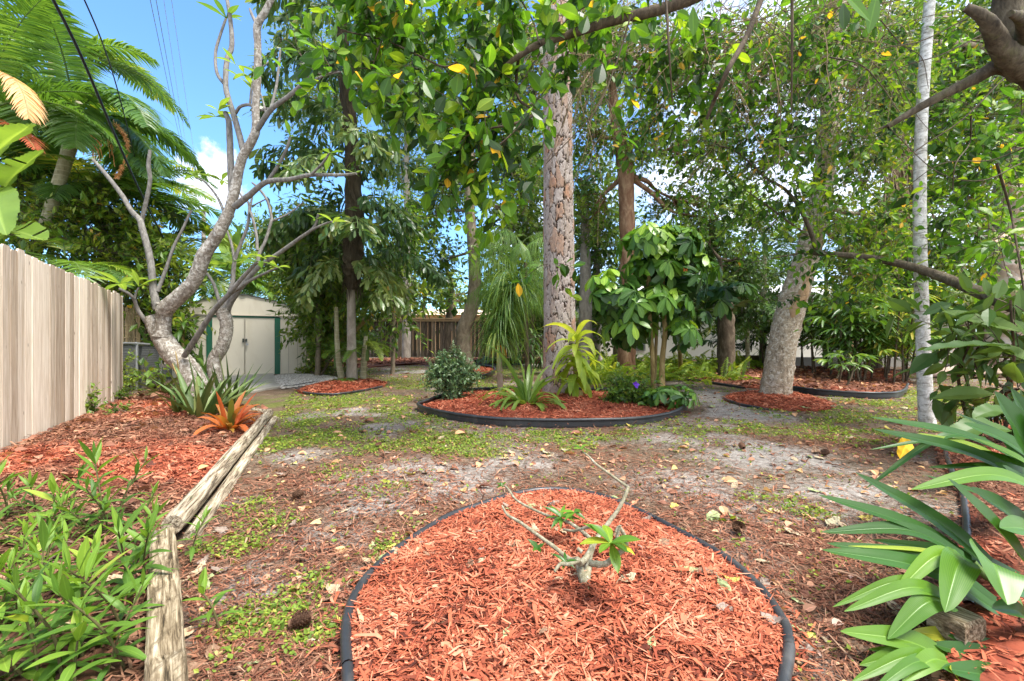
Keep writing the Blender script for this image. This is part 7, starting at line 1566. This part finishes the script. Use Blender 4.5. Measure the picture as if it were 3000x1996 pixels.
# the one small cumulus low over the shed
cd = P(625, 535, 1.) - A([0, 0, CH]); cd = cd / np.linalg.norm(cd)
vm = nt.nodes.new('ShaderNodeVectorMath'); vm.operation = 'DISTANCE'; nt.links.new(tc.outputs['Generated'], vm.inputs[0]); vm.inputs[1].default_value = tuple(cd)
n2 = noise(nt, tc.outputs['Generated'], 26., 6, .62)
bl = ramp(nt, [(.025, grey(.85)), (.06, grey(0))], mathn(nt, 'ADD', vm.outputs['Value'], mathn(nt, 'MULTIPLY', mathn(nt, 'SUBTRACT', n2, .5), .12)))
cl = mixc(nt, 1., cl, mixc(nt, bl, (0, 0, 0), (.95, .95, .95)), 'LIGHTEN')
col = mixc(nt, cl, mixc(nt, 1., sky.outputs[0], (.68, .95, 1.18), 'MULTIPLY'), (6.2, 6.2, 6.4))
bg = nt.nodes.new('ShaderNodeBackground'); bg.inputs['Strength'].default_value = .1
nt.links.new(col, bg.inputs[0]); out = nt.nodes.new('ShaderNodeOutputWorld'); nt.links.new(bg.outputs[0], out.inputs[0])
sl = bpy.data.lights.new('sun', 'SUN'); sl.energy = 2.8; sl.angle = math.radians(22.); sl.color = (1., .95, .87); so = bpy.data.objects.new('sun', sl); COL.objects.link(so)
e, az = math.radians(SUN_EL), math.radians(SUN_AZ); sd = A([math.sin(az) * math.cos(e), math.cos(az) * math.cos(e), math.sin(e)])
from mathutils import Vector
so.rotation_euler = Vector(sd).to_track_quat('Z', 'Y').to_euler(); so.location = (0, 0, 30)
cam = bpy.data.cameras.new('camera'); cam.lens = 16.; cam.sensor_width = 36.; cam.sensor_fit = 'HORIZONTAL'; cam.clip_start = .05; cam.clip_end = 2000.
co = bpy.data.objects.new('camera', cam); COL.objects.link(co); co.location = (0, 0, CH); co.rotation_euler = (math.pi / 2, 0, 0); sc.camera = co
vs = sc.view_settings; sc.display_settings.display_device = 'sRGB'; vs.view_transform = 'Standard'; vs.look = 'None'; vs.gamma = 1.; vs.use_curve_mapping = False; vs.exposure = 1.82
cy = sc.cycles; cy.max_bounces = 10; cy.diffuse_bounces = 5; cy.glossy_bounces = 2; cy.transmission_bounces = 6; cy.transparent_max_bounces = 8; cy.caustics_reflective = False; cy.caustics_refractive = False
cy.use_denoising = True; cy.use_adaptive_sampling = True; cy.adaptive_threshold = .02; cy.sample_clamp_indirect = 8.
try: cy.denoiser = 'OPENIMAGEDENOISE'
except Exception: pass
